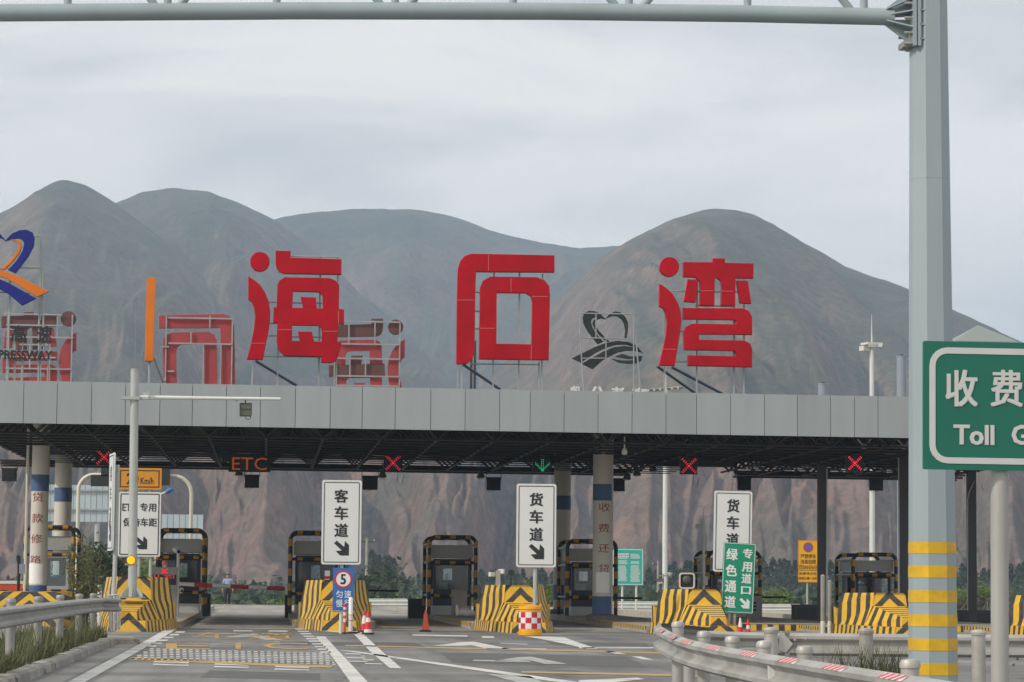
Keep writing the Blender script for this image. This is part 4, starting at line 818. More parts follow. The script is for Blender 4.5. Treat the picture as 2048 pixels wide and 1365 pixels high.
part('base_plate', M['gantry'], gan, lambda m: m.box((gxb, YG, .02), (.8, .8, .04)), None)
part('cap', M['gantry'], gan, lambda m: m.cyl((axis(zt), YG, zt), (axis(zt), YG, zt + .04), rad(zt) * 1.1, rad(zt) * .8, 8, True, math.radians(22.5)), None)
for k, (a, b) in enumerate(((1085, 1108), (1132, 1156), (1181, 1205), (1229, 1253), (1277, 1301), (1326, 1350), (1375, 1399))):
    za, zb = W(1866, b, YG).z, W(1866, a, YG).z
    if za < .05: continue
    part('reflective_band', M['gantry_band'], gan, lambda m: m.cyl((axis(za), YG, za), (axis(zb), YG, zb), rad(za) + .004, rad(zb) + .004, 8, True, math.radians(22.5)), 20)
bl = [(-400, 26), (0, 26), (600, 22), (1100, 23), (1500, 28), (1770, 34)]
bpts = [W(x, y, YG) for x, y in bl]; rb = 17.5 / sg
part('lower_chord', M['gantry'], gan, lambda m: m.tube(bpts, [rb] * len(bpts), 20))
part('upper_chord', M['gantry'], gan, lambda m: m.tube([p + Vector((0, 0, 1.25)) for p in bpts], rb, 20))
def web(x0, x1, up0, up1): 
    a, b = W(x0, 24 + 0.0, YG), W(x1, 24, YG); a.z = np.interp(a.x, [p.x for p in bpts], [p.z for p in bpts]) + (1.25 if up0 else 0); b.z = np.interp(b.x, [p.x for p in bpts], [p.z for p in bpts]) + (1.25 if up1 else 0)
    part('web_member', M['gantry'], gan, lambda m: m.cyl(a, b, 8 / sg, None, 12))
for x in (-80, 135, 335, 553, 790, 1026, 1258, 1495, 1728): web(x, x, 0, 1)
for x0, x1 in ((1712, 1510), (1275, 1480), (1242, 1040), (808, 1010), (772, 570), (350, 540), (318, 150), (-60, 120)): web(x0, x1, 0, 1)
def joint(m):
    m.tube([W(1768, 34, YG), W(1786, 35, YG)], [rb, rb * 1.05], 20)
    fx = W(1824, 34, YG)
    for dz, dy in ((.16, 0), (-.22, 0), (0, -.16), (0, .16), (.34, 0), (-.05, -.1)):
        pass
    zc = W(1800, 34, YG).z
    # flange plates, ribs
    for x, w in ((1822, 7), (1831, 7)):
        q = W(x, 34, YG); m.box((q.x, YG, zc - .02), (w / sg, .36, .62))
part('flange', M['gantry'], gan, joint, 30)
zc = W(1800, 34, YG).z
def rib(pts, Y0, th=.012):
    vs = [W(x, y, Y0) for x, y in pts]; mb = MB(); n = len(vs)
    mb.add([v + Vector((0, -th / 2, 0)) for v in vs] + [v + Vector((0, th / 2, 0)) for v in vs], [tuple(range(n)), tuple(range(2 * n - 1, n - 1, -1))] + [(i, i + n, (i + 1) % n + n, (i + 1) % n) for i in range(n)])
    mb.build('gusset', M['gantry'], gan, None)
rib([(1768, 50), (1818, 88), (1818, 40), (1775, 40)], YG); rib([(1768, 20), (1818, -18), (1818, 30), (1775, 30)], YG)
def hrib(py, ex):
    a, b = W(1770, py, YG), W(1819, py - ex, YG); mb = MB()
    for sgn in (-1, 1): mb.add([(a.x, YG + sgn * rb * .9, a.z), (b.x, YG + sgn * .17, b.z), (b.x, YG + sgn * .02, b.z), (a.x, YG + sgn * .02, a.z), (a.x, YG + sgn * rb * .9, a.z + .014), (b.x, YG + sgn * .17, b.z + .014), (b.x, YG + sgn * .02, b.z + .014), (a.x, YG + sgn * .02, a.z + .014)], [(0, 1, 2, 3), (7, 6, 5, 4), (0, 4, 5, 1), (1, 5, 6, 2), (3, 2, 6, 7), (0, 3, 7, 4)])
    mb.build('gusset', M['gantry'], gan, None)
hrib(34, 6); hrib(45, -16); hrib(22, 20)
part('seat_box', M['gantry'], gan, lambda m: m.box(((W(1850, 34, YG).x), YG, zc - .0), (26 / sg, .30, .60)), None)
for py in (27, 56, 84): part('seat_rib', M['gantry'], gan, lambda m: m.box((W(1849, py, YG).x, YG, W(1849, py, YG).z), (34 / sg, .36, .014)), None)
for py in (12, 41, 71, 92):
    for dy in (-.14, .14): part('bolt', M['galv'], gan, lambda m: m.cyl(W(1803, py, YG) + Vector((0, dy, 0)), W(1842, py, YG) + Vector((0, dy, 0)), .013, None, 6))
part('lower_bracket', M['galv_old'], gan, lambda m: (m.box(tuple(W(1812, 92, YG)), (.10, .24, .06)), m.box(tuple(W(1820, 84, YG)), (.05, .26, .12))), None)

# ================================================================== guardrails
def wprof(h=0.31, d=0.085):              # W-beam section: (out, up)
    return [(0.0, .155), (.025, .15), (d, .115), (d, .075), (.012, .03), (.012, -.03), (d, -.075), (d, -.115), (.025, -.15), (0, -.155)]
def resample(pts, step):
    out = [pts[0].copy()]
    for a, b in zip(pts[:-1], pts[1:]):
        n = max(1, int((b - a).length / step))
        for i in range(1, n + 1): out.append(a.lerp(b, i / n))
    return out
def smooth_path(pts, it=2):
    for _ in range(it):
        q = [pts[0]]
        for a, b in zip(pts[:-1], pts[1:]): q += [a.lerp(b, .25), a.lerp(b, .75)]
        pts = q + [pts[-1]]
    return pts
def beam(m, path, side, th=.006):        # path follows the beam centre; side=+1: bulge to the right of travel
    pr = wprof(); n = len(pr); vs = []
    for k, p in enumerate(path):
        d = (path[min(k + 1, len(path) - 1)] - path[max(k - 1, 0)]); d.z = 0; d.normalize(); o = Vector((d.y, -d.x, 0)) * side
        vs += [p + o * a + Vector((0, 0, b)) for a, b in pr] + [p + o * (a - th) + Vector((0, 0, b)) for a, b in pr]
    fs = []
    for k in range(len(path) - 1):
        for i in range(n - 1):
            A = 2 * n * k + i; B = 2 * n * (k + 1) + i; fs.append((A, A + 1, B + 1, B)); fs.append((A + n, B + n, B + n + 1, A + n + 1))
        for e in (0, n - 1): fs.append((2 * n * k + e, 2 * n * k + e + n, 2 * n * (k + 1) + e + n, 2 * n * (k + 1) + e))
    for k in (0, len(path) - 1):
        for i in range(n - 1): A = 2 * n * k + i; fs.append((A, A + 1, A + n + 1, A + n))
    m.add(vs, fs)
def rail_post(t, p, ztop, z0, r=.07, cap=True, m=None):
    q = part('post', m or M['galv'], t, lambda k: k.cyl((p.x, p.y, z0), (p.x, p.y, ztop), r, None, 18))
    if cap: part('cap', m or M['galv'], q, lambda k: k.lathe((p.x, p.y, ztop), [(r * 1.12, -.03), (r * 1.14, .005), (r * .95, .03), (r * .3, .04)], 18))
    return q
def side_off(path, k, o):
    d = path[min(k + 1, len(path) - 1)] - path[max(k - 1, 0)]; d.z = 0; d.normalize(); return Vector((d.y, -d.x, 0)) * o
# near rail on the right: from beside the car out to the nose of the median, tightly turned, then back
NRX, NRZ = 4.66, .645
near_path = smooth_path([Vector((NRX + .05, 5.0, NRZ)), Vector((NRX, 12, NRZ)), Vector((NRX - .02, 20, NRZ)), Vector((NRX, 27, NRZ)), Vector((NRX + .02, 30.5, NRZ + .02)), Vector((NRX + .06, 32.2, NRZ + .08)), Vector((NRX + .10, 33.2, NRZ + .12))], 2)
t = thing('guardrail', (near_path[-1].x, near_path[-1].y, 0), 'nearest galvanised guardrail with red and white reflective stickers on the right', 'guardrail')
path = resample(near_path, .25)
part('beam', M['galv'], t, lambda m: beam(m, path, -1))

def endcap(m):
    e = near_path[-1]; pr = [e, e + Vector((.03, .35, .03)), e + Vector((.10, .6, .04)), e + Vector((.32, .8, .02)), e + Vector((.75, .9, -.02))]
    beam(m, resample(smooth_path(pr, 2), .08), -1)
part('end_shoe', M['galv_old'], t, endcap)
for Ys in (32.6, 30.2, 28.2, 26.4, 24.4, 20.2, 16.2, 12.2):
    best = min(range(len(path)), key=lambda k: abs(path[k].y - Ys)); p = path[best] + side_off(path, best, 0.13); rail_post(t, p, path[best].z + .22, 0, .07)
# reflective stickers along the top wave
pos = [1330, 1354, 1388, 1439, 1508, 1586, 1680, 1795, 1930, 2090]
def on_path(px):
    return min(range(1, len(path) - 1), key=lambda k: abs(proj(path[k] + Vector((0, 0, .12)))[0] - px))
for px in pos:
    k = on_path(px); p = path[k]; d = (path[k + 1] - path[k - 1]); d.z = 0; d.normalize(); o = side_off(path, k, -1); L = .74
    lo_, hi_ = p + o * .0875 + Vector((0, 0, .112)), p + o * .030 + Vector((0, 0, .1505)); up = (hi_ - lo_); nrm = (o * .55 + Vector((0, 0, .84))) * .004; lo_ += nrm; hi_ += nrm
    base = MB(); base.add([lo_ - d * (L / 2), lo_ + d * (L / 2), hi_ + d * (L / 2), hi_ - d * (L / 2)], [(0, 1, 2, 3)])
    st = base.build('reflective_sticker', M['print_white'], t, None)
    for i in range(4):
        a_ = -L / 2 + L * (i + .22) / 4; b_ = a_ + L * .15; rs = MB(); e = nrm * .5; sl = .10
        rs.add([lo_ + e + d * (a_ + sl), lo_ + e + d * (b_ + sl), hi_ + e + d * (b_ - sl * .4), hi_ + e + d * (a_ - sl * .4)], [(0, 1, 2, 3)]); rs.build('red_bar', M['sticker_red'], st, None)
k = on_path(1545); p = path[k] + side_off(path, k, -.03); 
def delin(m):
    v = [W(1536, 1331, p.y - .06), W(1537, 1359, p.y - .06), W(1549, 1352, p.y - .06), W(1550, 1340, p.y - .06)]; n = 4
    m.add([x for x in v] + [x + Vector((0, .02, 0)) for x in v], [(0, 1, 2, 3), (7, 6, 5, 4), (0, 4, 5, 1), (1, 5, 6, 2), (2, 6, 7, 3), (3, 7, 4, 0)])
part('delineator', M['print_white'], t, delin, None); part('delineator_bracket', M['black'], t, lambda m: m.tube([W(1536, 1330, p.y - .03), W(1548, 1336, p.y - .03), W(1554, 1345, p.y - .03), W(1550, 1355, p.y - .03), W(1540, 1361, p.y - .03)], .008, 6))
# far side rail of the median
ctl2 = [(1345, 1281, 35.0), (1375, 1283, 36.3), (1420, 1285.5, 37.0), (1500, 1288, 37.2), (1568, 1289, 37.2)]
pb = resample(smooth_path([W(a, b, d) for a, b, d in ctl2], 2), .3)
t2 = thing('guardrail', (pb[-1].x, pb[-1].y, 0), 'short bent guardrail behind the median nose with a torn end', 'guardrail')
part('beam', M['galv'], t2, lambda m: beam(m, pb, 1))
for q, zt_ in ((W(1378, 1262, 36.9), .0), (W(1542, 1261, 33.0), .0)): rail_post(t2, q, q.z + zt_, 0, .085)
part('torn_flap', M['galv_old'], t2, lambda m: m.add([W(1561, 1262, 37), W(1586, 1288, 36.6), W(1572, 1306, 36.7), W(1556, 1300, 37), W(1563, 1264, 37.1), W(1588, 1290, 36.7), W(1574, 1308, 36.8), W(1558, 1302, 37.1)], [(0, 1, 2, 3), (7, 6, 5, 4), (0, 4, 5, 1), (1, 5, 6, 2), (2, 6, 7, 3), (3, 7, 4, 0)]), None)
pc = resample([W(1580, 1289, 37.3), W(1750, 1291, 37.0), W(1900, 1292, 36.8), W(2048, 1293, 36.6), W(2400, 1297, 36.4)], .4)
t3 = thing('guardrail', (pc[len(pc) // 2].x, pc[len(pc) // 2].y, 0), 'straight guardrail running behind the gantry post to the right edge', 'guardrail')
part('beam', M['galv'], t3, lambda m: beam(m, pc, 1))
for px, py, Y in ((1732, 1263, 33.0), (1957, 1266, 33.0), (2200, 1268, 33.0)): q = W(px, py, Y); rail_post(t3, q, q.z, 0, .085)
for px in (1755, 1930): q = W(px, 1292, 37.2); part('spacer_block', M['galv_old'], t3, lambda m: m.box((q.x, 37.2, q.z), (.16, .12, .26)), None)
for px, py in ((1590, 1281), (1598, 1294), (1612, 1279), (1603, 1303), (2025, 1282), (2044, 1288), (2035, 1318), (2027, 1330)):
    q = W(px, py, 36.75); part('bolt', M['galv_old'], t3, lambda m: m.sphere(q, .022, 8, 5))
# left rail on the verge
pl = resample(smooth_path([Vector((-3.72, 16, .88)), Vector((-3.72, 30, .88)), Vector((-3.72, 45, .88)), Vector((-3.72, 56, .875)), Vector((-3.70, 62.6, .86))], 2), .4)
t4 = thing('guardrail', (pl[-1].x, pl[-1].y, .15), 'left roadside guardrail with round capped posts above the grassy kerb', 'guardrail')
part('beam', M['galv_old'], t4, lambda m: beam(m, pl, 1))
for Y in (27.5, 32.2, 37.0, 42.0, 47.0, 52.0, 57.0, 61.5):
    k = min(range(len(pl)), key=lambda i: abs(pl[i].y - Y)); q2 = pl[k] + side_off(pl, k, -.12); rail_post(t4, Vector((q2.x, q2.y, 0)), pl[k].z + .22, .1, .07, True, M['galv_old'])
for k in range(6, len(pl) - 2, 9):
    for dz in (.10, -.10): q = pl[k] + side_off(pl, k, .09) + Vector((0, 0, dz)); part('bolt', M['galv'], t4, lambda m: m.sphere(q, .018, 6, 4), None)
part('end_shoe', M['galv_old'], t4, lambda m: beam(m, [pl[-1], pl[-1] + Vector((.25, .25, -.01)), pl[-1] + Vector((.33, .5, -.01)), pl[-1] + Vector((.3, .75, -.01))], 1))

# ---- verge, kerb stones
ka, kb = Vector((-3.34, 18.0, 0)), Vector((-3.36, 61.5, 0))
kd = (kb - ka).normalized(); kn = Vector((-kd.y, kd.x, 0)); L = (kb - ka).length
mb = MB(); n = 40; vs = []
offs = [(.20, .10), (.7, .14), (2.0, .2), (5, .2), (14, .18), (45, .1)]
for i in range(n + 1):
    p = ka + kd * (L * i / n - (6 if i == 0 else 0))
    for o, z in offs: vs.append((p.x + kn.x * o, p.y + kn.y * o, z + (random.uniform(-.03, .03) if 0 < o < 10 else 0)))
fs = [(i * 6 + j, i * 6 + j + 1, (i + 1) * 6 + j + 1, (i + 1) * 6 + j) for i in range(n) for j in range(5)]
mb.add(vs, fs); verge = mb.build('verge', M['gravel'], None, 60); tag(verge, kind='structure')
kerb = bpy.data.objects.new('kerb', None); COL.objects.link(kerb); kerb.location = ka; tag(kerb, kind='structure')
n = int(L / .98)
for i in range(n):
    p = ka + kd * ((i + .5) * .98); j = random.uniform(-.015, .015); l2 = .475; mb = MB(); h = .15 + random.uniform(-.012, .012); sk = random.uniform(-.02, .02)
    prof_k = [(-.02 + j, 0), (0 + j, h * .75), (.045 + j, h), (.2 + j, h + .006), (.26 + j, h * .5)]
    vs = [p + kd * s_ * l2 + kn * (o + sk * s_) + Vector((0, 0, z)) for s_ in (-1, 1) for o, z in prof_k]; m5 = 5
    mb.add(vs, [(a, a + 1, a + 6, a + 5) for a in range(4)] + [(4, 3, 2, 1, 0), (5, 6, 7, 8, 9)]); mb.build('kerb_stone', M['kerb'], kerb, None)
bp_ = []; nx_, ny_ = 14, 20
for j in range(ny_ + 1):
    for i in range(nx_ + 1):
        x = -5.5 - 24 * i / nx_; y = 41 + 37.5 * j / ny_; e = min(1, i / 1.5) * min(1, j / 3) * min(1, (ny_ - j) / 1.0); bp_.append((x, y, .05 + e * (.42 + .10 * mnoise.noise(Vector((x * .4, y * .3, 0))))))
tag(MB().add(bp_, [(j * (nx_ + 1) + i, j * (nx_ + 1) + i + 1, (j + 1) * (nx_ + 1) + i + 1, (j + 1) * (nx_ + 1) + i) for j in range(ny_) for i in range(nx_)]).build('gravel_bank', M['gravel'], None, 60), kind='structure')
# nose of the verge
mb = MB(); mb.box((kb.x - .9, kb.y + 1.6, .05), (2.6, 3.4, .12), .1); tag(mb.build('verge_nose', M['gravel'], None, None), kind='structure')

# ---- shiny railing bundle and small things at the end of the left rail
q = G(228, 1266); t = thing('steel_railing', (q.x, q.y, 0), 'narrow shiny steel railing by the end of the left guardrail', 'railing')
Yr = 66.0; part('rail', M['chrome'], t, lambda m: (m.tube([W(214, 1192, Yr), W(238, 1190, Yr)], .02, 8), m.tube([W(214, 1224, Yr), W(238, 1228, Yr)], .016, 8)))
for x, a, b in ((212, 1183, 1198), (219, 1193, 1258), (225, 1193, 1263), (233, 1195, 1262), (238, 1190, 1260)): part('upright', M['chrome'], t, lambda m: m.cyl(W(x, a, Yr), W(x + 1, b, Yr), .028 if x != 225 else .04, None, 10))
# ================================================================== signs
def arrow_loop(cx, cz, s):      # bold arrow pointing down and to the right, in a box of size s
    pts = [(-.42, .50), (-.56, .36), (.06, -.16), (-.40, -.20), (-.10, -.50), (.55, -.50), (.55, .22), (.24, .52), (.20, .08), (-.28, .56)]
    pts = [(-.55, .36), (-.36, .56), (.20, .10), (.24, .54), (.54, .24), (.54, -.52), (-.10, -.52), (-.42, -.20), (.02, -.16)]
    return [(cx + x * s, cz + z * s) for x, z in pts]
def board(name, px0, px1, py0, py1, Y, base, label, cat, face, poles, tilt=0.0, back='pole_grey', rad_=.045, corner=.06, border=None, group=None, pole_m='pole_grey', th=.03):
    """A flat sign on one or more poles. base: photo row where the poles meet the ground (or what they stand on)."""
    s = S(Y); c = W((px0 + px1) / 2, (py0 + py1) / 2, Y); w, h = (px1 - px0) / s, (py1 - py0) / s; zb = 0 if not base or base >= 1150 else (base if base < 1 else W(poles[0], base, Y).z)
    t = thing(name, (W(poles[0], py1, Y).x, Y, zb), label, cat, group)
    for p in poles:
        x = W(p, py1, Y).x; part('pole', M[pole_m], t, lambda m: m.cyl((x, Y + .03 + rad_, zb), (x, Y + .03 + rad_, c.z + h * .42), rad_, None, 14))
    mb = MB(); flat(mb, [rrect(c.x - w / 2, c.x + w / 2, c.z - h / 2, c.z + h / 2, corner)], Y, th / 2); bd = mb.build('board', M[face], t, 30)
    if border:
        bm_, inset, bw = border[:3]; mb = MB(); r2 = border[3] if len(border) > 3 else max(.01, corner - inset * .3)
        flat(mb, [rrect(c.x - w / 2 + inset, c.x + w / 2 - inset, c.z - h / 2 + inset, c.z + h / 2 - inset, r2), rrect(c.x - w / 2 + inset + bw, c.x + w / 2 - inset - bw, c.z - h / 2 + inset + bw, c.z + h / 2 - inset - bw, max(.008, r2 - bw))], Y - th / 2 - .003, .002); mb.build('border', M[bm_], bd, None)
    if tilt: t.rotation_euler[1] = math.radians(tilt)
    return t, bd, c, w, h, s, Y - th / 2 - .004
def put(bd, s_, px, py, wpx, hpx, Y, m, off=.02):
    c = W(px, py, Y); s = S(Y); mb = MB(); text(mb, s_, c.x, c.z, wpx / s if wpx else None, hpx / s, Y, off); mb.build('lettering', M[m], bd, None)
def put_loop(bd, name, loops, Y, m): mb = MB(); flat(mb, loops, Y, .0025); mb.build(name, M[m], bd, None)

# passenger lane sign and the truck lane signs
YS1 = 77.5
t, bd, c, w, h, s, yf = board('lane_sign', 644, 722, 962, 1128, YS1, 1262, 'upright white lane sign reading 客车道 above the small blue speed sign', 'sign', 'sign_white', [684], border=('sign_black', .055, .022), group='white lane signs with arrows')
for ch, y in (('客', 992.5), ('车', 1026.5), ('道', 1061)): put(bd, ch, 682.5, y, 27, 27, yf, 'sign_black', .03)
put_loop(bd, 'arrow', [arrow_loop(*XZ(683, 1097, yf), 27 / s)], yf, 'sign_black')
YS2 = 75.7
t, bd, c, w, h, s, yf = board('lane_sign', 1033, 1112, 969, 1134, YS2, 1262, 'upright white lane sign reading 货车道 rising behind the checkered barrel', 'sign', 'sign_white', [1071], border=('sign_black', .055, .022), group='white lane signs with arrows', tilt=.0, rad_=.055)
for ch, y in (('货', 999.5), ('车', 1034), ('道', 1069)): put(bd, ch, 1072.5, y, 27, 27, yf, 'sign_black', .03)
put_loop(bd, 'arrow', [arrow_loop(*XZ(1073, 1104, yf), 28 / s)], yf, 'sign_black')
YS3 = 79.0
t, bd, c, w, h, s, yf = board('lane_sign', 1423.5, 1500, 983, 1144, YS3, 1258, 'tilted white lane sign reading 货车道 partly hidden behind the green lane sign', 'sign', 'sign_white', [1466], border=('sign_black', .055, .022), group='white lane signs with arrows', tilt=1.0)
for ch, y in (('货', 1012), ('车', 1046), ('道', 1080)): put(bd, ch, 1462, y, 25, 27, yf, 'sign_black', .03)
put_loop(bd, 'arrow', [arrow_loop(*XZ(1460, 1112, yf), 26 / s)], yf, 'sign_black')
YS4 = 77.0
t, bd, c, w, h, s, yf = board('lane_sign', 1439, 1504, 1086, 1225, YS4, 1259, 'tilted green lane sign with two columns of white characters on two posts', 'sign', 'sign_green2', [1457, 1468], border=('print_white', .012, .014), tilt=2.6, corner=.03, rad_=.05)
for ch, y in (('绿', 1109), ('色', 1141), ('通', 1173), ('道', 1204)): put(bd, ch, 1457, y, 23, 24, yf, 'print_white', .03)
for ch, y in (('专', 1106), ('用', 1133), ('道', 1156), ('口', 1180)): put(bd, ch, 1488, y, 20, 20 if ch != '口' else 16, yf, 'print_white', .03)
put_loop(bd, 'arrow', [arrow_loop(*XZ(1486, 1206, yf), 19 / s)], yf, 'print_white')
# blue speed sign
Y5 = 75.5
t, bd, c, w, h, s, yf = board('speed_sign', 666, 708, 1137, 1221, Y5, 1263, 'small blue sign with a round 5 limit standing in front of a striped block', 'sign', 'sign_blue', [682], corner=.01, pole_m='pole_white', rad_=.045)
cx, cz = XZ(686.5, 1159, yf); r = 17.5 / s
put_loop(bd, 'limit_ring', [circle(cx, cz, r), circle(cx, cz, r * .8)], yf - .002, 'sign_red'); put_loop(bd, 'limit_disc', [circle(cx, cz, r * .8)], yf, 'print_white')
put(bd, '5', 686.5, 1159, 11, 21, yf - .003, 'sign_black', .03)
for ch, x, y in (('匀', 678.5, 1189), ('速', 695.5, 1189), ('慢', 678.5, 1207), ('行', 695.5, 1207)): put(bd, ch, x, y, 13.5, 15, yf, 'print_white', .012)
# ETC only sign with the amber speed plate, on two posts
YE = 82.0
t, bd, c, w, h, s, yf = board('lane_sign', 238, 320, 986, 1112, YE, .2, 'white sign reading ETC专用 保持车距 behind the camera mast', 'sign', 'sign_white', [278, 301], border=('sign_black', .045, .03), corner=.05, pole_m='pole_grey')
put(bd, 'ETC', 259, 1015, 28, 15, yf, 'sign_black', .02); put(bd, '专用', 296, 1015, 32, 17, yf, 'sign_black', .02); put(bd, '保持车距', 280, 1045, 66, 17, yf, 'sign_black', .02)
put_loop(bd, 'arrow', [arrow_loop(*XZ(281, 1086, yf), 24 / s)], yf, 'sign_black')
t, bd, c, w, h, s, yf = board('speed_plate', 237, 322, 937, 979, YE, 1000, 'amber 20 Km/h plate directly above the ETC only sign', 'sign', 'sign_orange', [258, 300], border=('sign_black', .06, .03), corner=.02)
put(bd, '20', 265, 958, 23, 23, yf, 'sign_black', .03); put(bd, 'Km/h', 294, 962, 25, 13, yf, 'sign_black', .005)
# lane sign seen almost edge-on
YN = 70.0; s = S(YN); base = W(226, 1262, YN)
t = thing('lane_sign', (base.x, YN, base.z), 'white lane sign turned almost edge on beside the camera mast', 'sign')
part('pole', M['pole_grey'], t, lambda m: m.cyl((base.x, YN, base.z), (base.x + .03, YN, W(227, 930, YN).z), .055, None, 14))
z0, z1 = W(222, 1102, YN).z, W(222, 908, YN).z; ang = math.radians(-81); bw = 1.15
def turned(x, y, z): return (base.x - .10 + x * math.cos(ang) - y * math.sin(ang), YN - .12 + x * math.sin(ang) + y * math.cos(ang), z)
mb = MB(); v, f = curve_mesh([rrect(-bw / 2, bw / 2, z0, z1, .06)], .02); mb.add([turned(p[0], -p[2], p[1]) for p in v], f); bd = mb.build('board', M['sign_white'], t, 30)
mb = MB(); v, f = curve_mesh([rrect(-bw / 2 + .05, bw / 2 - .05, z0 + .05, z1 - .05, .05), rrect(-bw / 2 + .075, bw / 2 - .075, z0 + .075, z1 - .075, .04)], .002); mb.add([turned(p[0], -.024 - p[2], p[1]) for p in v], f); mb.build('border', M['sign_black'], bd, None)
for i, ch in enumerate('客车道'):
    v, f = text_geo(ch, 0.0); mb = MB(); lo, hi = v.min(0), v.max(0); zc_ = z1 - .5 - i * .52
    mb.add([turned((p[0] - (lo[0] + hi[0]) / 2) * .42, -.024 - p[2] * .5, zc_ + (p[1] - (lo[1] + hi[1]) / 2) * .42) for p in v], f); mb.build('lettering', M['sign_black'], bd, None)
v, f = curve_mesh([arrow_loop(0, z0 + .5, .5)], .002); mb = MB(); mb.add([turned(p[0], -.024 - p[2], p[1]) for p in v], f); mb.build('arrow', M['sign_black'], bd, None)
part('bracket', M['galv'], t, lambda m: [m.box((base.x - .02, YN - .03, z), (.16, .1, .06)) for z in (z0 + .4, z1 - .4)], None)
# toll gate sign close on the right
YT = 22.0; s = S(YT)
t, bd, c, w, h, s, yf = board('toll_sign', 1838, 2182, 684, 943, YT, None, 'large green sign reading 收费站 Toll Gate cut by the right picture edge', 'sign', 'sign_green', [2003], border=('print_grey', .05, .05, .15), corner=.015, pole_m='pipe_grey', rad_=.074)
t.rotation_euler[1] = math.radians(.25)
for ch, x in (('收', 1920), ('费', 2010), ('站', 2100)): put(bd, ch, x, 777, 66, 76, yf, 'print_grey', .022)
put(bd, 'Toll', 1945, 870.5, 84, 42, yf, 'print_grey', .03); put(bd, 'Gate', 2068, 870.5, 98, 42, yf, 'print_grey', .03)
part('clamp', M['galv'], t, lambda m: [m.box((W(2003, 800, YT).x, YT + .06, W(2003, y, YT).z), (.24, .06, .05)) for y in (740, 890)], None)
# yellow no stopping sign
YY = 126.0
t, bd, c, w, h, s, yf = board('no_stopping_sign', 1596, 1637, 1081, 1165, YY, 1212, 'yellow no stopping notice with a blue and red disc behind the dark column', 'sign', 'sign_yellow', [1615], border=('sign_red', .012, .012), corner=.02)
cx, cz = XZ(1616.5, 1095, yf); r = 10 / s
put_loop(bd, 'disc', [circle(cx, cz, r * .82)], yf, 'sign_blue'); put_loop(bd, 'disc_ring', [circle(cx, cz, r), circle(cx, cz, r * .8)], yf - .001, 'sign_red')
for a in (45, 135):
    ca, sa = math.cos(math.radians(a)), math.sin(math.radians(a)); q = [(-.8, -.09), (.8, -.09), (.8, .09), (-.8, .09)]; put_loop(bd, 'disc_bar', [[(cx + (x * ca - z * sa) * r, cz + (x * sa + z * ca) * r) for x, z in q]], yf - .002 - a * 1e-5, 'sign_red')
for tx, y, hh, ww in (('严禁停车', 1113, 9, 31), ('违者拍照', 1124, 9, 31), ('罚200记6分', 1135, 9, 37), ('张家寺大队', 1147.5, 5.5, 36), ('高速公路一支队', 1157, 5.5, 37)): put(bd, tx, 1616.5, y, ww, hh, yf, 'sign_black', .005)
put_loop(bd, 'rule', [[XZ(1598, 1141, yf), XZ(1635, 1141, yf), XZ(1635, 1141.7, yf), XZ(1598, 1141.7, yf)]], yf, 'sign_black')
# turquoise information boards, far side
YI = 128.0
for x0, x1, po, lb in ((1231, 1287, [1245, 1273], 'turquoise information board with rows of small white text on two posts'), (1196, 1228.5, [1204, 1222], 'turquoise board half hidden behind the notice column')):
    t, bd, c, w, h, s, yf = board('information_board', x0, x1, 1098, 1171, YI, 1213, lb, 'sign', 'sign_cyan', po, border=('print_white', .035, .03), corner=.05, pole_m='pole_white', rad_=.05)
    if x0 > 1200:
        def rows(m):
            rr = random.Random(3)
            for col, (a, b) in enumerate(((1236, 1256), (1260, 1282))):
                y = 1107 + col
                while y < 1163:
                    big = col == 0 and y < 1116
                    if not (big or (1117 < y < 1121) or (1128 < y < 1131)):
                        e = b - rr.random() * 5; p, q = XZ(a + rr.random() * 2, y, yf), XZ(e, y + 1.2, yf); m.add([(p[0], yf, q[1]), (q[0], yf, q[1]), (q[0], yf, p[1]), (p[0], yf, p[1])], [(0, 1, 2, 3)]); y += 2.1
                    elif big:
                        x = a
                        while x < b: p, q = XZ(x, y, yf), XZ(x + 2.4, y + 3.6, yf); m.add([(p[0], yf, q[1]), (q[0], yf, q[1]), (q[0], yf, p[1]), (p[0], yf, p[1])], [(0, 1, 2, 3)]); x += 3.2
                        y += 5
                    else: y += 2.2
        tag(part('small_print', M['print_white'], bd, rows, None), kind='stuff')

# ================================================================== camera mast on the first block
YM = 78.0; s = S(YM); mb0 = W(264.5, 1196, YM); mt = W(269.5, 741, YM)
t = thing('camera_mast', tuple(mb0), 'pale grey camera mast with long side arm and lit amber lamp', 'mast')
part('pole', M['pole_grey'], t, lambda m: m.cyl(mb0, mt, 8.8 / s, 8.0 / s, 20)); part('cap', M['galv_old'], t, lambda m: m.cyl(mt, mt + Vector((0, 0, .04)), 8.6 / s, 7 / s, 16))
am = [W(280, 795, YM), W(420, 797, YM), W(561, 798.5, YM)]; part('arm', M['pole_white'], t, lambda m: m.tube(am, [4.2 / s, 3.6 / s, 3.2 / s], 12))
part('clamp_plate', M['pole_grey'], t, lambda m: (m.box(tuple(W(262, 797, YM)), (36 / s, .34, .09)), m.box(tuple(W(295, 797, YM)), (26 / s, .22, .06)), m.box(tuple(W(298, 790, YM)), (.03, .26, .24)), m.box(tuple(W(290, 790, YM)), (.22, .02, .16))), None)
cb = part('sensor_box', M['olive'], t, lambda m: (m.box(tuple(W(491, 820, YM)), (23 / s, .22, 26 / s)), m.box(tuple(W(491, 815, YM) + Vector((0, -.12, 0))), (21 / s, .03, 7 / s))), None)
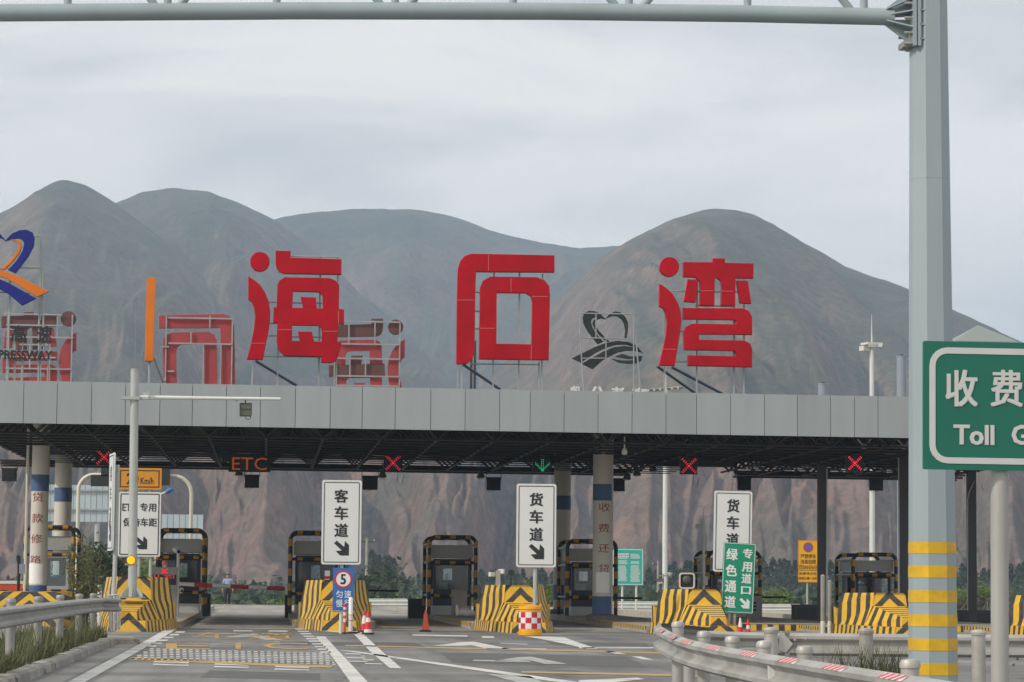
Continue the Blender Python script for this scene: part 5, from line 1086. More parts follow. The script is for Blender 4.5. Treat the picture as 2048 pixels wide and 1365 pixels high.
part('bracket', M['black'], cb, lambda m: (m.tube([W(480, 807, YM - .14), W(480, 832, YM - .14), W(500, 832, YM - .14), W(503, 830, YM - .14), W(503, 807, YM - .14), W(480, 807, YM - .14)], .012, 6), m.cyl(W(491, 798, YM), W(491, 808, YM), .02, None, 8)))
part('cable', M['black'], cb, lambda m: (m.tube([W(491, 833, YM), W(492, 838, YM), W(497, 840, YM), W(501, 837, YM), W(502, 831, YM)], .01, 6), m.tube([W(462, 793, YM), W(468, 800, YM), W(474, 803, YM), W(478, 797, YM)], .008, 5)))
q = W(262, 1121, YM - .14); lamp = part('lamp_housing', M['black'], t, lambda m: m.cyl(q + Vector((0, .1, 0)), q, 9 / s, 9 / s, 20)); part('lens', M['lamp_amber'], lamp, lambda m: m.cyl(q, q + Vector((0, -.03, 0)), 8 / s, 6.5 / s, 20))
part('lamp_bracket', M['galv'], t, lambda m: m.box(tuple(W(263, 1129, YM)), (25 / s, .2, .04)), None)
part('base_plate', M['galv_old'], t, lambda m: m.box((mb0.x, YM, mb0.z + .01), (.72, .6, .03)), None)
for a in range(6):
    an = math.radians(a * 60 + 30); r0 = 8.5 / s; d = Vector((math.cos(an), math.sin(an), 0)); n_ = Vector((-d.y, d.x, 0)) * .008; b0 = mb0 + Vector((0, 0, .025))
    part('gusset', M['pole_grey'], t, lambda m: m.add([b0 + d * r0 + n_, b0 + d * (r0 + .22) + n_, b0 + d * (r0 + .2) + Vector((0, 0, .1)) + n_, b0 + d * r0 + Vector((0, 0, .3)) + n_, b0 + d * r0 - n_, b0 + d * (r0 + .22) - n_, b0 + d * (r0 + .2) + Vector((0, 0, .1)) - n_, b0 + d * r0 + Vector((0, 0, .3)) - n_], [(0, 1, 2, 3), (7, 6, 5, 4), (0, 4, 5, 1), (1, 5, 6, 2), (2, 6, 7, 3), (3, 7, 4, 0)]), None)

# ================================================================== striped crash blocks and their islands
ST_SIDE = stripes('yellow black side stripes', lambda op, x, y, z: op('ADD', y, op('MULTIPLY', z, -.22)), .60, duty=.55)
ST_BASE = stripes('yellow black base stripes', lambda op, x, y, z: op('ADD', y, op('MULTIPLY', z, -.1)), .44, duty=.55)
ST_FRONT = stripes('yellow black chevrons', lambda op, x, y, z: op('ADD', op('MULTIPLY', op('ABSOLUTE', x), .95), op('ADD', z, -.30)), .52, duty=.58)
ST_TOP = stripes('yellow black wedge stripes', lambda op, x, y, z: y, .42, duty=.6)
ST_NOSE = stripes('yellow black nose chevron', lambda op, x, y, z: op('ADD', op('MULTIPLY', op('ABSOLUTE', x), .9), op('ADD', z, -.05)), .52, duty=.62)
ST_KERB = stripes('yellow black kerb stripes', lambda op, x, y, z: op('ADD', x, y), .36, duty=.5)
NM = [ST_SIDE, ST_FRONT, ST_TOP, ST_NOSE, ST_BASE]
def hullpart(m, sections):
    """sections: list of (y, [(halfwidth, z), ...] bottom to top); mirrored skin between sections. Returns nothing."""
    n = len(sections[0][1])
    for sd in (-1, 1):
        for (ya, A), (yb, B) in zip(sections[:-1], sections[1:]):
            for i in range(n - 1):
                q = [(sd * A[i][0], ya, A[i][1]), (sd * B[i][0], yb, B[i][1]), (sd * B[i + 1][0], yb, B[i + 1][1]), (sd * A[i + 1][0], ya, A[i + 1][1])]
                m.add(q, [(0, 1, 2, 3) if sd > 0 else (3, 2, 1, 0)])
def crash_block(pxc, pyb, ztop, label, k=1.0, yaw=0.0, island_end=133.0):
    g = G(pxc, pyb); t = thing('crash_block', (g.x, g.y, 0), label, 'crash block', 'yellow and black striped blocks heading the toll islands')
    zt = ztop; zw0, zw1 = .55, .85; o = g
    def base(m):
        m.cur = 0; hullpart(m, [(0.0, [(.50, 0), (.46, .30)]), (2.6, [(.98, 0), (.93, .30)]), (5.6, [(1.16, 0), (1.12, .30)])])
        m.cur = 1; m.add([(-.50, 0, 0), (.50, 0, 0), (.46, 0.02, .30), (-.46, 0.02, .30)], [(0, 1, 2, 3)])
        m.cur = 2; m.add([(-.46, .02, .30), (.46, .02, .30), (.93, 2.6, .30), (1.12, 5.6, .30), (-1.12, 5.6, .30), (-.93, 2.6, .30)], [(0, 1, 2, 3, 4, 5)]); m.add([(-1.16, 5.6, 0), (1.16, 5.6, 0), (1.12, 5.6, .3), (-1.12, 5.6, .3)], [(3, 2, 1, 0)])
    mb = MB(); base(mb)
    for p in mb.v: p += Vector((g.x, g.y, 0))
    mb.build('base', [ST_BASE, ST_NOSE, M['band_yellow']], t, None)
    def body(m):
        # low wedge
        m.cur = 0; hullpart(m, [(.25, [(.23, .302), (.20, zw0)]), (2.7, [(.74, .302), (.46, zw1)])])
        m.cur = 2; m.add([(-.20, .25, zw0), (.20, .25, zw0), (.46, 2.7, zw1), (-.46, 2.7, zw1)], [(0, 1, 2, 3)])
        m.cur = 3; m.add([(-.23, .25, .302), (.23, .25, .302), (.20, .25, zw0), (-.20, .25, zw0)], [(0, 1, 2, 3)])
        # tall block
        m.cur = 0; hullpart(m, [(2.7, [(.74, .302), (.50, zw1), (.45, zt)]), (4.9, [(1.10, .302), (1.02, zw1), (.90, zt - .02)])])
        m.cur = 1; m.add([(-.50, 2.702, zw1), (.50, 2.702, zw1), (.45, 2.74, zt), (-.45, 2.74, zt)], [(0, 1, 2, 3)])
        m.cur = 4; m.add([(-.45, 2.7, zt), (.45, 2.7, zt), (.90, 4.9, zt - .02), (-.90, 4.9, zt - .02)], [(0, 1, 2, 3)]); m.add([(-1.1, 4.9, .302), (1.1, 4.9, .302), (1.02, 4.9, zw1), (.9, 4.9, zt - .02), (-.9, 4.9, zt - .02), (-1.02, 4.9, zw1)], [(5, 4, 3, 2, 1, 0)])
    mb = MB(); body(mb)
    for p in mb.v: p += Vector((g.x, g.y, 0))
    mb.build('body', [ST_SIDE, ST_FRONT, ST_TOP, ST_NOSE, M['concrete']], t, None)
    mb = MB(); mb.box((g.x, g.y + 5.25, .55), (2.2, .66, .494)); mb.build('shoulder', ST_SIDE, t, None)
    # island
    a, b = g.y + 5.62, island_end; isl = thing('toll_island', (g.x, a, 0), None, None, None, 'structure')
    part('slab', M['concrete'], isl, lambda m: m.box((g.x, (a + b) / 2, .1), (2.5, b - a, .2)), None)
    for sd in (-1, 1): part('painted_edge', ST_KERB, isl, lambda m: m.box((g.x + sd * 1.252, (a + 96) / 2, .155), (.014, 96 - a, .096)), None)
    return t, g
B = [crash_block(256, 1264, 1.50, 'striped block carrying the camera mast'), crash_block(678, 1263, 1.46, 'striped block behind the blue speed sign'), crash_block(1058, 1267, 1.36, 'striped block behind the checkered barrel'), crash_block(1440, 1275, 1.29, 'striped block left of the tilted green lane sign'), crash_block(1824, 1277, 1.23, 'striped block just left of the banded gantry post'), crash_block(2186, 1279, 1.20, 'striped block cut by the right picture edge')]
# low striped block on the far left
g = W(55, 1204, 80.0); t = thing('low_block', (g.x, 80, 0), 'low striped block under the left column behind the guardrail', 'crash block')
ST_LOW = stripes('yellow black low chevrons', lambda op, x, y, z: op('ADD', op('MULTIPLY', op('ABSOLUTE', op('ADD', x, -.05)), .8), z), .42, duty=.45)
part('block', ST_LOW, t, lambda m: m.add([(g.x - .95, 80, 0), (g.x + .95, 80, 0), (g.x + .82, 80.1, W(55, 1184, 80).z), (g.x - .85, 80.1, W(55, 1184, 80).z), (g.x - 1.1, 84, 0), (g.x + 1.1, 84, 0), (g.x + 1, 84, W(55, 1184, 80).z), (g.x - 1, 84, W(55, 1184, 80).z)], [(0, 1, 2, 3), (7, 6, 5, 4), (1, 5, 6, 2), (4, 0, 3, 7), (3, 2, 6, 7), (4, 5, 1, 0)]), None)
part('slab', M['concrete'], t, lambda m: m.box((g.x, 106, .1), (2.2, 43.9, .2)), None)

# ================================================================== booths with guard frames
def booth(px0, px1, pyt, Y, label, side='front', roof=True, guard=True, gl=None, arched=True, interior=None, tone='booth_dark'):
    """px0..px1: outer edges of the front guard frame; pyt: its top."""
    s = S(Y); a, b = W(px0, pyt, Y), W(px1, pyt, Y); cx = (a.x + b.x) / 2; w = b.x - a.x; zt = a.z; z0 = .2; D = 2.5
    if guard:
        gt = thing('guard_frame', (cx, Y, z0), gl, 'guard frame', 'black and yellow tube frames guarding the booths'); r = .075
        def hoop(y): 
            x0, x1 = cx - w / 2 + r, cx + w / 2 - r; zt2 = zt - r; R_ = .26; pts = [(x0, y, z0)]
            for i in range(7): an = math.pi - math.pi / 2 * i / 6; pts.append((x0 + R_ + R_ * math.cos(an), y, zt2 - R_ + R_ * math.sin(an)))
            for i in range(7): an = math.pi / 2 - math.pi / 2 * i / 6; pts.append((x1 - R_ + R_ * math.cos(an), y, zt2 - R_ + R_ * math.sin(an)))
            return pts + [(x1, y, z0)]
        for y in (Y, Y + D + .5): part('hoop', M['black'], gt, lambda m: m.tube(hoop(y), r, 12))
        zs = [z0 + (zt - z0) * f for f in (.24, .655, .885)]
        for z in zs[:2]: part('cross_bar', M['black'], gt, lambda m: m.cyl((cx - w / 2 + r, Y, z), (cx + w / 2 - r, Y, z), r * .8, None, 10))
        for z in zs:
            for sd in (-1, 1): part('side_bar', M['galv_old'], gt, lambda m: m.cyl((cx + sd * (w / 2 - r), Y, z), (cx + sd * (w / 2 - r), Y + D + .5, z), r * .6, None, 8))
        for y in (Y, Y + D + .5):
            for sd in (-1, 1):
                z = z0 + .30; 
                while z < zt - .45: part('yellow_band', M['band_yellow'], gt, lambda m: m.cyl((cx + sd * (w / 2 - r), y, z), (cx + sd * (w / 2 - r), y, z + .27), r + .004, None, 12)); z += .55
            for f in (-.3, 0, .3): part('yellow_band', M['band_yellow'], gt, lambda m: m.cyl((cx + f * w - .1, y, zt - r), (cx + f * w + .1, y, zt - r), r + .004, None, 12))
        for z in zs[:2]:
            for f in (-.3, 0, .3): part('yellow_band', M['band_yellow'], gt, lambda m: m.cyl((cx + f * w - .1, Y, z), (cx + f * w + .1, Y, z), r * .8 + .005, None, 10))
    t = thing('toll_booth', (cx, Y + .3, z0), label, 'toll booth', 'toll booths on the islands'); bw = w * .74; y0 = Y + .25; y1 = y0 + D; zr = z0 + (zt - z0) * .86; zl = z0 + (zt - z0) * .70; th = .05; zsill = z0 + .95
    M_ = M[tone]
    part('base_panel', M['booth_white'], t, lambda m: m.box((cx, (y0 + y1) / 2, z0 + .17), (bw + .02, D + .02, .34)), None)
    part('roof', M['booth_grey'], t, lambda m: (m.box((cx, (y0 + y1) / 2, (zr + zl) / 2 + .02), (bw + .16, D + .2, zr - zl - .04)), m.box((cx, (y0 + y1) / 2, zr + .02), (bw + .02, D, .05))), None)
    for nm, y in (('front_wall', y0), ('rear_wall', y1 - th)):
        rear = y > y0
        def wall(m):
            x0, x1 = cx - bw / 2, cx + bw / 2; zb = z0 + .34
            if rear:
                ww = .17; za, zc2 = zsill + .35, zl - .35; m.box((cx, y + th / 2, (zb + za) / 2), (bw, th, za - zb)); m.box((cx, y + th / 2, (zc2 + zl) / 2), (bw, th, zl - zc2))
                for sd in (-1, 1): m.box((cx + sd * (bw / 4 + ww / 2), y + th / 2, (za + zc2) / 2), (bw / 2 - ww, th, zc2 - za))
            else:
                m.box((cx, y + th / 2, (zb + zsill) / 2), (bw, th, zsill - zb)); m.box((cx, y + th / 2, zl - .12), (bw, th, .24))
                for sd in (-1, 1): m.box((cx + sd * (bw / 2 - .05), y + th / 2, (zsill + zl) / 2 - .12), (.1, th, zl - zsill - .24))
        part(nm, M_, t, wall, None)
    for sd in (-1, 1):
        def sw(m):
            x = cx + sd * (bw / 2 - .026); zb = z0 + .34; m.box((x, (y0 + y1) / 2, (zb + zsill) / 2), (.05, D - .1, zsill - zb)); m.box((x, (y0 + y1) / 2, zl - .1), (.05, D - .1, .2))
            for yy in (y0 + .1, (y0 + y1) / 2 + .3, y1 - .1): m.box((x, yy, (zsill + zl) / 2 - .1), (.05, .12 if yy != (y0 + y1) / 2 + .3 else .08, zl - zsill - .2))
            m.box((x, y1 - .55, (zsill + zl) / 2 - .1), (.05, .8, zl - zsill - .2))
        part('side_wall', M_, t, sw, None)
    part('front_window', M['glass'], t, lambda m: m.box((cx, y0 + th / 2, (zsill + zl) / 2 - .12), (bw - .2, .012, zl - zsill - .24)), None)
    part('rear_window', M['glass'], t, lambda m: m.box((cx, y1 - th / 2, (zsill + zl) / 2), (.34, .012, zl - zsill - .7)), None)
    part('floor_panel', M['concrete_dark'], t, lambda m: m.box((cx, (y0 + y1) / 2, z0 + .37), (bw - .12, D - .12, .04)), None)
    part('counter', M['plastic_grey'], t, lambda m: (m.box((cx - bw * .2, y0 + .5, zsill - .1), (bw * .45, .5, .04)), m.box((cx - bw * .2, y0 + .6, zsill + .12), (.34, .05, .26)), m.box((cx - bw * .2, y0 + .65, zsill - .02), (.08, .08, .12))), None)
    return t, cx, bw, y0, zsill
booth(313, 413, 1056, 103, 'booth behind the red cross display on the first island', gl='striped tube frame right of the ETC only sign')
booth(578, 692, 1061, 103, 'booth half hidden by the passenger lane sign', gl='striped tube frame half hidden by the passenger lane sign')
booth(855, 956, 1070, 103, 'booth behind the orange cone', gl='striped tube frame behind the orange cone, fully in view')
booth(1131, 1236, 1078, 103, 'booth with a dark figure behind the notice column', gl='striped tube frame behind the notice column')
booth(1412, 1524, 1100, 103, 'booth hidden behind the tilted truck lane sign', gl='striped tube frame behind the tilted truck lane sign')
booth(1702, 1796, 1105, 103, 'booth behind the block left of the gantry post', gl='striped tube frame left of the gantry post')
booth(48, 152, 1050, 103, 'pale booth behind the leftmost column', tone='booth_white', gl='striped tube frame at the far left')
# figure seated in the fourth booth
# ================================================================== equipment on the islands
def gy(px, py): return G(px, py)
# cones
def cone(px, pyb, hpx, cols, label, group=None):
    g = G(px, pyb); s = S(g.y); h = hpx / s; t = thing('traffic_cone', tuple(g), label, 'traffic cone', group); r0, r1 = h * .19, h * .04
    part('foot', M['rubber'], t, lambda m: (m.lathe((g.x, g.y, .012), [(r0 * 1.55, 0), (r0 * 1.5, .03), (r0 * 1.1, .05)], 18)))
    n = len(cols)
    for i, (f0, f1, c) in enumerate(cols):
        R_ = lambda f: r0 + (r1 - r0) * f; part('band', M[c], t, lambda m: m.lathe((g.x, g.y, .05), [(R_(f0), h * .94 * f0), (R_(f1), h * .94 * f1)], 20))
    return t
cone(736, 1270, 45, [(0, .17, 'cone_white'), (.17, .50, 'cone_red'), (.50, .70, 'cone_white'), (.70, 1, 'cone_red')], 'clean red and white cone in front of its twin by the blue sign')
cone(728.5, 1265.5, 42, [(0, .35, 'cone_red'), (.35, .75, 'cone_white'), (.75, 1, 'cone_red')], 'dirty red and white cone behind another cone by the blue sign')
cone(851, 1264.5, 42, [(0, .62, 'cone_orange'), (.62, .8, 'cone_orange'), (.8, 1, 'cone_orange')], 'plain orange cone standing alone in a lane mouth')
cone(1480.5, 1276, 38, [(0, .5, 'cone_red'), (.5, .86, 'cone_white'), (.86, 1, 'cone_white')], 'worn white and red cone right of the green lane sign posts')
cone(1496, 1276, 36, [(0, .4, 'cone_red'), (.4, .62, 'cone_white'), (.62, 1, 'cone_red')], 'small red and white cone nearest the low striped kerb')
# flexible posts by the blue sign
def flex(px, p0, p1, w, bands, label, Y=None):
    g = G(px, p1); s = S(g.y); h = (p1 - p0) / s; r = w / s / 2; t = thing('marker_post', tuple(g), label, 'marker post')
    for f0, f1, c in bands: part('band', M[c], t, lambda m: m.cyl((g.x, g.y, .02 + h * f0), (g.x, g.y, .02 + h * f1), r, None, 14))
    part('foot', M['rubber'], t, lambda m: m.lathe((g.x, g.y, .012), [(r * 1.8, 0), (r * 1.7, .03), (r * 1.05, .05)], 14)); part('cap', M['rubber'] if 'cone_white' == bands[-1][2] else M[bands[-1][2]], t, lambda m: m.lathe((g.x, g.y, .02 + h), [(r, 0), (r * .7, .03), (r * .2, .04)], 14))
flex(689, 1213, 1269, 6, [(0, .4, 'cone_orange'), (.4, .52, 'cone_white'), (.52, .63, 'cone_orange'), (.63, .74, 'cone_white'), (.74, .84, 'cone_orange'), (.84, .92, 'cone_white'), (.92, 1, 'cone_red')], 'thin orange and white banded post in front of the blue sign')
flex(701, 1201, 1268, 8.5, [(0, .35, 'cone_white'), (.35, .38, 'plastic_grey'), (.38, .52, 'cone_white'), (.52, .54, 'plastic_grey'), (.54, 1, 'paper')], 'post wrapped in dirty white sheet in front of the blue sign')
# checkered barrel
g = G(1060.5, 1272); s = S(g.y); R_ = 23.5 / s; t = thing('crash_barrel', tuple(g), 'yellow barrel with red and white checkers at the foot of the truck lane sign', 'barrel')
hb = 59 / s; part('body', M['barrel'], t, lambda m: m.lathe((g.x, g.y, .012), [(R_ * 1.0, 0), (R_ * 1.02, .03), (R_ * .97, .15), (R_ * .97, hb - .12), (R_ * 1.03, hb - .10), (R_ * 1.0, hb - .02), (R_ * .8, hb)], 32))
nseg = 24
for row in range(3):
    for k in range(nseg // 2):
        a0 = 2 * math.pi * (2 * k) / nseg; a1 = 2 * math.pi * (2 * k + 2) / nseg; z0 = .012 + hb * (.22 + row * .185); z1 = z0 + hb * .185; mb = MB(); vs = []
        for i in range(4):
            a = a0 + (a1 - a0) * i / 3
            for z in (z0, z1): vs.append((g.x + (R_ * .985) * math.cos(a), g.y + (R_ * .985) * math.sin(a), z))
        mb.add(vs, [(2 * i, 2 * i + 2, 2 * i + 3, 2 * i + 1) for i in range(3)]); mb.build('checker', M['sign_red'] if (row + k) % 2 else M['print_white'], t, None)
for a in (-.9, .9): part('lug', M['barrel'], t, lambda m: m.box((g.x + R_ * math.sin(a), g.y - R_ * .6, hb + .03), (.05, .05, .07)), None)
# barrier arms
def arm(pxa, pya, pxb, pyb, Y, w, segs, label, cols, pivot=True):
    a, b = W(pxa, pya, Y), W(pxb, pyb, Y); s = S(Y); t = thing('barrier_arm', (a.x - .2, Y, .2), label, 'barrier arm'); n = segs; r = w / s / 2
    for i in range(n): p, q = a.lerp(b, i / n), a.lerp(b, (i + 1) / n); part('boom_section', M[cols[i % len(cols)]], t, lambda m: m.cyl(p, q, r, None, 10))
    part('cabinet', M['cone_orange'] if cols[0] != 'black' else M['black'], t, lambda m: m.box((a.x - .2, Y + .05, (.2 + a.z + .15) / 2), (.3, .3, a.z - .05)), None)
arm(352, 1168, 570, 1178, 100, 8, 6, 'white barrier arm with red sections lowered across the ETC lane', ['print_white', 'sign_red'])
arm(736, 1181, 797, 1182, 106, 4.5, 1, 'dark barrier arm right of the passenger lane booth', ['black']); arm(1225, 1196, 1284, 1197, 106, 4.5, 1, 'dark barrier arm right of the notice column', ['black']); arm(1520, 1195, 1572, 1195, 106, 4, 2, 'dark red barrier arm left of the dark column', ['black', 'letter_rust'])
# toll display with red cross
Yd = 92.0; s = S(Yd); c = W(329, 1165, Yd); t = thing('fee_display', (c.x, Yd, .2), 'grey fee display with red diode cross and text behind the first block', 'display')
part('cabinet', M['plastic_grey'], t, lambda m: m.box((c.x, Yd, (W(329, 1135, Yd).z + .2) / 2), (51 / s, .3, W(329, 1135, Yd).z - .2)), None)
mb = MB(); flat(mb, [[XZ(x, y, Yd - .16) for x, y in ((324, 1137), (329, 1141), (334, 1137), (336, 1139), (332, 1143), (336, 1147), (334, 1149), (329, 1145), (324, 1149), (322, 1147), (326, 1143), (322, 1139))]], Yd - .156, .003); mb.build('cross', M['led_dim'], t, None)
part('screen', M['black'], t, lambda m: m.box((c.x, Yd - .152, W(329, 1160, Yd).z), (46 / s, .01, 20 / s)), None)
tag(part('diode_text', M['led_dim'], t, lambda m: [m.box(tuple(W(x, y, Yd - .16)), (w_ / s, .004, h_ / s)) for x, y, w_, h_ in ((309, 1154, 2, 7), (313, 1156, 5, 1.5), (317, 1154, 2, 7), (321, 1157, 4, 1.5), (331, 1152, 6, 1.5), (334, 1155, 2, 6), (339, 1152, 8, 1.5), (341, 1156, 5, 1.5), (347, 1154, 1.6, 7))], None), kind='stuff')
q = W(329, 1135, Yd); be = part('beacon', M['plastic_white'], t, lambda m: m.cyl(q, q + Vector((0, 0, .08)), .07, None, 14)); part('lens', M['lens_orange'], be, lambda m: m.lathe(tuple(q + Vector((0, 0, .08))), [(.09, 0), (.095, .07), (.07, .14), (.02, .17)], 14))
# white camera post
Yc = 96.0; s = S(Yc); c = W(355, 1200, Yc); t = thing('camera_post', (c.x, Yc, .2), 'white post with a white surveillance camera beside the fee display', 'camera')
part('post', M['pole_white'], t, lambda m: m.cyl((c.x, Yc, .2), (c.x, Yc, W(355, 1106, Yc).z), .055, None, 12)); cam_p = W(352, 1101, Yc)
def camb(m): 
    d = Vector((.18, -.26, -.09)).normalized(); m.tube([cam_p - d * .12, cam_p + d * .16], .085, 8)
bx_ = part('camera_housing', M['plastic_white'], t, camb); part('hood', M['plastic_white'], bx_, lambda m: m.box((cam_p.x + .02, Yc - .05, cam_p.z + .09), (.2, .34, .02)), None)
part('lens', M['black'], bx_, lambda m: m.cyl(cam_p + Vector((.09, -.13, -.045)), cam_p + Vector((.105, -.152, -.052)), .06, None, 12))
part('small_camera', M['plastic_white'], t, lambda m: (m.sphere(W(363, 1180, Yc), .085, 12, 8), m.box((W(358, 1185, Yc).x, Yc, W(358, 1185, Yc).z), (.16, .06, .04)))); part('small_lens', M['black'], t, lambda m: m.sphere(W(364, 1182, Yc) + Vector((0, -.06, 0)), .045, 10, 6))
# yellow bollard with steel dome
g = G(376.5, 1223, .2); s = S(g.y); t = thing('bollard', tuple(g), 'yellow bollard with black chevrons and a steel dome', 'bollard'); r = 5 / s; zt_ = .2 + 58 / s
ST_B = stripes('bollard chevrons', lambda op, x, y, z: op('ADD', op('MULTIPLY', op('ABSOLUTE', x), .8), z), .24, cols=((.66, .44, .08), (.04, .04, .04)), duty=.62)
part('post', M['barrel'], t, lambda m: m.cyl((g.x, g.y, .2), (g.x, g.y, zt_), r, None, 16)); part('chevron_sleeve', ST_B, t, lambda m: m.cyl((g.x, g.y, .2 + 20 / s), (g.x, g.y, .2 + 46 / s), r + .004, None, 16)); part('dome', M['chrome'], t, lambda m: m.lathe((g.x, g.y, zt_), [(r * 1.05, -.04), (r * 1.05, .05), (r * .8, .11), (r * .2, .14)], 16))
part('foot_plate', M['col_dark'], t, lambda m: m.box((g.x, g.y, .225), (r * 3.4, r * 3.4, .05)), None)
# red and white post behind the second block
Yq = 88.0; s = S(Yq); c = W(654.5, 1158, Yq); t = thing('marker_post', (c.x, Yq, .2), 'square red and white marker post showing above the second block', 'marker post')
for f0, f1, cc in ((.2, W(0, 1153, Yq).z, 'print_white'), (W(0, 1153, Yq).z, W(0, 1147, Yq).z, 'sign_red'), (W(0, 1147, Yq).z, W(0, 1136, Yq).z, 'print_white')): part('band', M[cc], t, lambda m: m.box((c.x, Yq, (f0 + f1) / 2), (10 / s, .14, f1 - f0)), None)
# white marker drums beside the first block
for px, lb in ((177, 'white marker post with red ring nearest the shrub'), (190, 'white marker post with red ring, middle of three'), (199, 'white marker post with red ring against the first block')):
    c = W(px, 1190, 76.0); s = S(76); t = thing('marker_post', (c.x, 76, 0), lb, 'marker post'); zt_ = W(px, 1173 if px > 180 else 1171, 76).z; part('post', M['cone_white'], t, lambda m: m.cyl((c.x, 76, 0), (c.x, 76, zt_), 4.5 / s, None, 14)); part('ring', M['cone_red'], t, lambda m: m.cyl((c.x, 76, zt_ - .12), (c.x, 76, zt_ - .09), 4.5 / s + .003, None, 14)); part('cap', M['cone_white'], t, lambda m: m.lathe((c.x, 76, zt_), [(4.5 / s, 0), (3.6 / s, .03), (.02, .04)], 14))
# info kiosk in front of the third booth
Yk = 99.0; s = S(Yk); a, b = W(904, 1181, Yk), W(933, 1231, Yk); t = thing('card_kiosk', ((a.x + b.x) / 2, Yk, .2), 'beige upright card machine in front of the third booth', 'card machine')
part('cabinet', M['concrete'], t, lambda m: m.box(((a.x + b.x) / 2, Yk, (.2 + a.z) / 2), (b.x - a.x, .45, a.z - .2)), None); part('hood', M['plastic_grey'], t, lambda m: m.box(((a.x + b.x) / 2, Yk - .02, a.z + .02), (b.x - a.x + .06, .52, .04)), None)
for i in range(4): part('printed_mark', M['sign_blue'], t, lambda m: [m.box((W(918, 0, Yk).x + dx * .035, Yk - .228, W(918, 1196 + i * 7, Yk).z + dz), (.03, .006, .03)) for dx in (-1, 0, 1) for dz in (-.028, .028) if (i + dx + (dz > 0)) % 3], None)
q = W(930, 1228, 98.2); bag = thing('plastic_sack', (q.x, 98.2, .2), 'crumpled pale sack on the island beside the card machine', 'sack')
mb = MB(); mb.sphere((q.x, 98.2, .36), .3, 14, 10, (1.1, .6, .55)); mb.sphere((q.x - .28, 98.1, .42), .14, 10, 7, (.7, .7, 1.3))
for p in mb.v: p += Vector((mnoise.noise(p * 5), mnoise.noise(p * 5 + Vector((9, 0, 0))), mnoise.noise(p * 5 + Vector((0, 9, 0))))) * .09; p.z = max(p.z, .2)
mb.build('sack', M['paper'], bag, 60)
# kiosk right of the green lane sign
Yk2 = 99.0; a, b = W(1494, 1192, Yk2), W(1522, 1240, Yk2); t = thing('card_kiosk', ((a.x + b.x) / 2, Yk2, .2), 'grey upright card machine behind the green lane sign', 'card machine'); part('cabinet', M['plastic_grey'], t, lambda m: m.box(((a.x + b.x) / 2, Yk2, (.2 + a.z) / 2), (b.x - a.x, .45, a.z - .2)), None); part('slot_panel', M['black'], t, lambda m: [m.box((W(1508, 0, Yk2).x, Yk2 - .23, W(1508, y, Yk2).z), (.12, .012, .07)) for y in (1206, 1213, 1220)], None)
# horn and mirror on the third block, signal and lamps on the fourth
Yh = 81.5; c = W(994, 1171, Yh); t = thing('loudspeaker_post', (c.x, Yh, B[2][0].location.z + 1.33), 'short post with two pale floodlights on the block behind the barrel', 'floodlight')
part('post', M['concrete'], t, lambda m: m.box((W(996, 1155, Yh).x, Yh, (W(996, 1141, Yh).z + 1.33) / 2), (9 / S(Yh), .1, W(996, 1141, Yh).z - 1.33)), None)
for x, y, rz in ((984, 1149, .5), (1003, 1143, -.4)): part('lamp_head', M['plastic_white'], t, lambda m: m.box(tuple(W(x, y, Yh)), (.17, .12, .13), rz), None)
c = W(1022, 1171, Yh); t = thing('round_signal', (c.x, Yh, 1.33), 'round dark signal lamp on a thin stem on the block behind the barrel', 'signal lamp'); part('stem', M['black'], t, lambda m: m.cyl((c.x, Yh, 1.33), (c.x, Yh, W(1022, 1150, Yh).z), .025, None, 8)); q = W(1022, 1146, Yh); part('head', M['dome_grey'], t, lambda m: m.cyl(q + Vector((0, .1, 0)), q + Vector((0, -.05, 0)), .10, .115, 18)); part('lens', M['rubber'], t, lambda m: m.cyl(q + Vector((0, -.052, 0)), q + Vector((0, -.06, 0)), .09, None, 18))
q = W(247, 1142, 82.5); t = thing('round_signal', (q.x, 82.5, 1.45), 'small round black signal lamp left of the mast on the first block', 'signal lamp'); part('head', M['black'], t, lambda m: m.cyl(q + Vector((0, .15, 0)), q + Vector((0, -.03, 0)), .085, .09, 16)); part('stem', M['black'], t, lambda m: m.cyl((q.x, 82.55, .2), (q.x, 82.55, q.z), .03, None, 8))
Yp = 80.5; s = S(Yp); c = W(1373, 1161, Yp); t = thing('traffic_signal', (c.x, Yp, 1.27), 'square black signal head in a white rounded frame on the fourth block', 'signal lamp')
mb = MB(); x0, z0_ = XZ(1357, 1178, Yp); x1, z1_ = XZ(1389, 1146, Yp); flat(mb, [rrect(x0, x1, z0_, z1_, .09), rrect(x0 + .045, x1 - .045, z0_ + .045, z1_ - .045, .06)], Yp - .08, .02); mb.build('frame', M['plastic_white'], t, None)
part('back_plate', M['black'], t, lambda m: m.box((c.x, Yp, c.z), (x1 - x0 - .06, .12, z1_ - z0_ - .06)), None); part('lens', M['dome_grey'], t, lambda m: m.sphere((c.x, Yp - .06, c.z + .02), .125, 18, 10, (1, .35, 1))); part('side_reflector', M['sign_red'], t, lambda m: m.box((x0 - .03, Yp - .02, c.z - .04), (.04, .08, .09)), None); part('stem', M['black'], t, lambda m: m.cyl((c.x, Yp + .02, 1.25), (c.x, Yp + .02, z0_ + .05), .03, None, 8))
Yl = 84.0; c = W(1326, 1179, Yl); t = thing('lamp_cluster', (c.x, Yl, .2), 'small lamp cluster on a bracket left of the square signal', 'floodlight'); part('post', M['pole_grey'], t, lambda m: m.cyl((c.x, Yl, .2), (c.x, Yl, W(1326, 1148, Yl).z), .03, None, 8)); part('bracket', M['galv_old'], t, lambda m: m.box(tuple(W(1329, 1152, Yl)), (.44, .05, .04)), None)
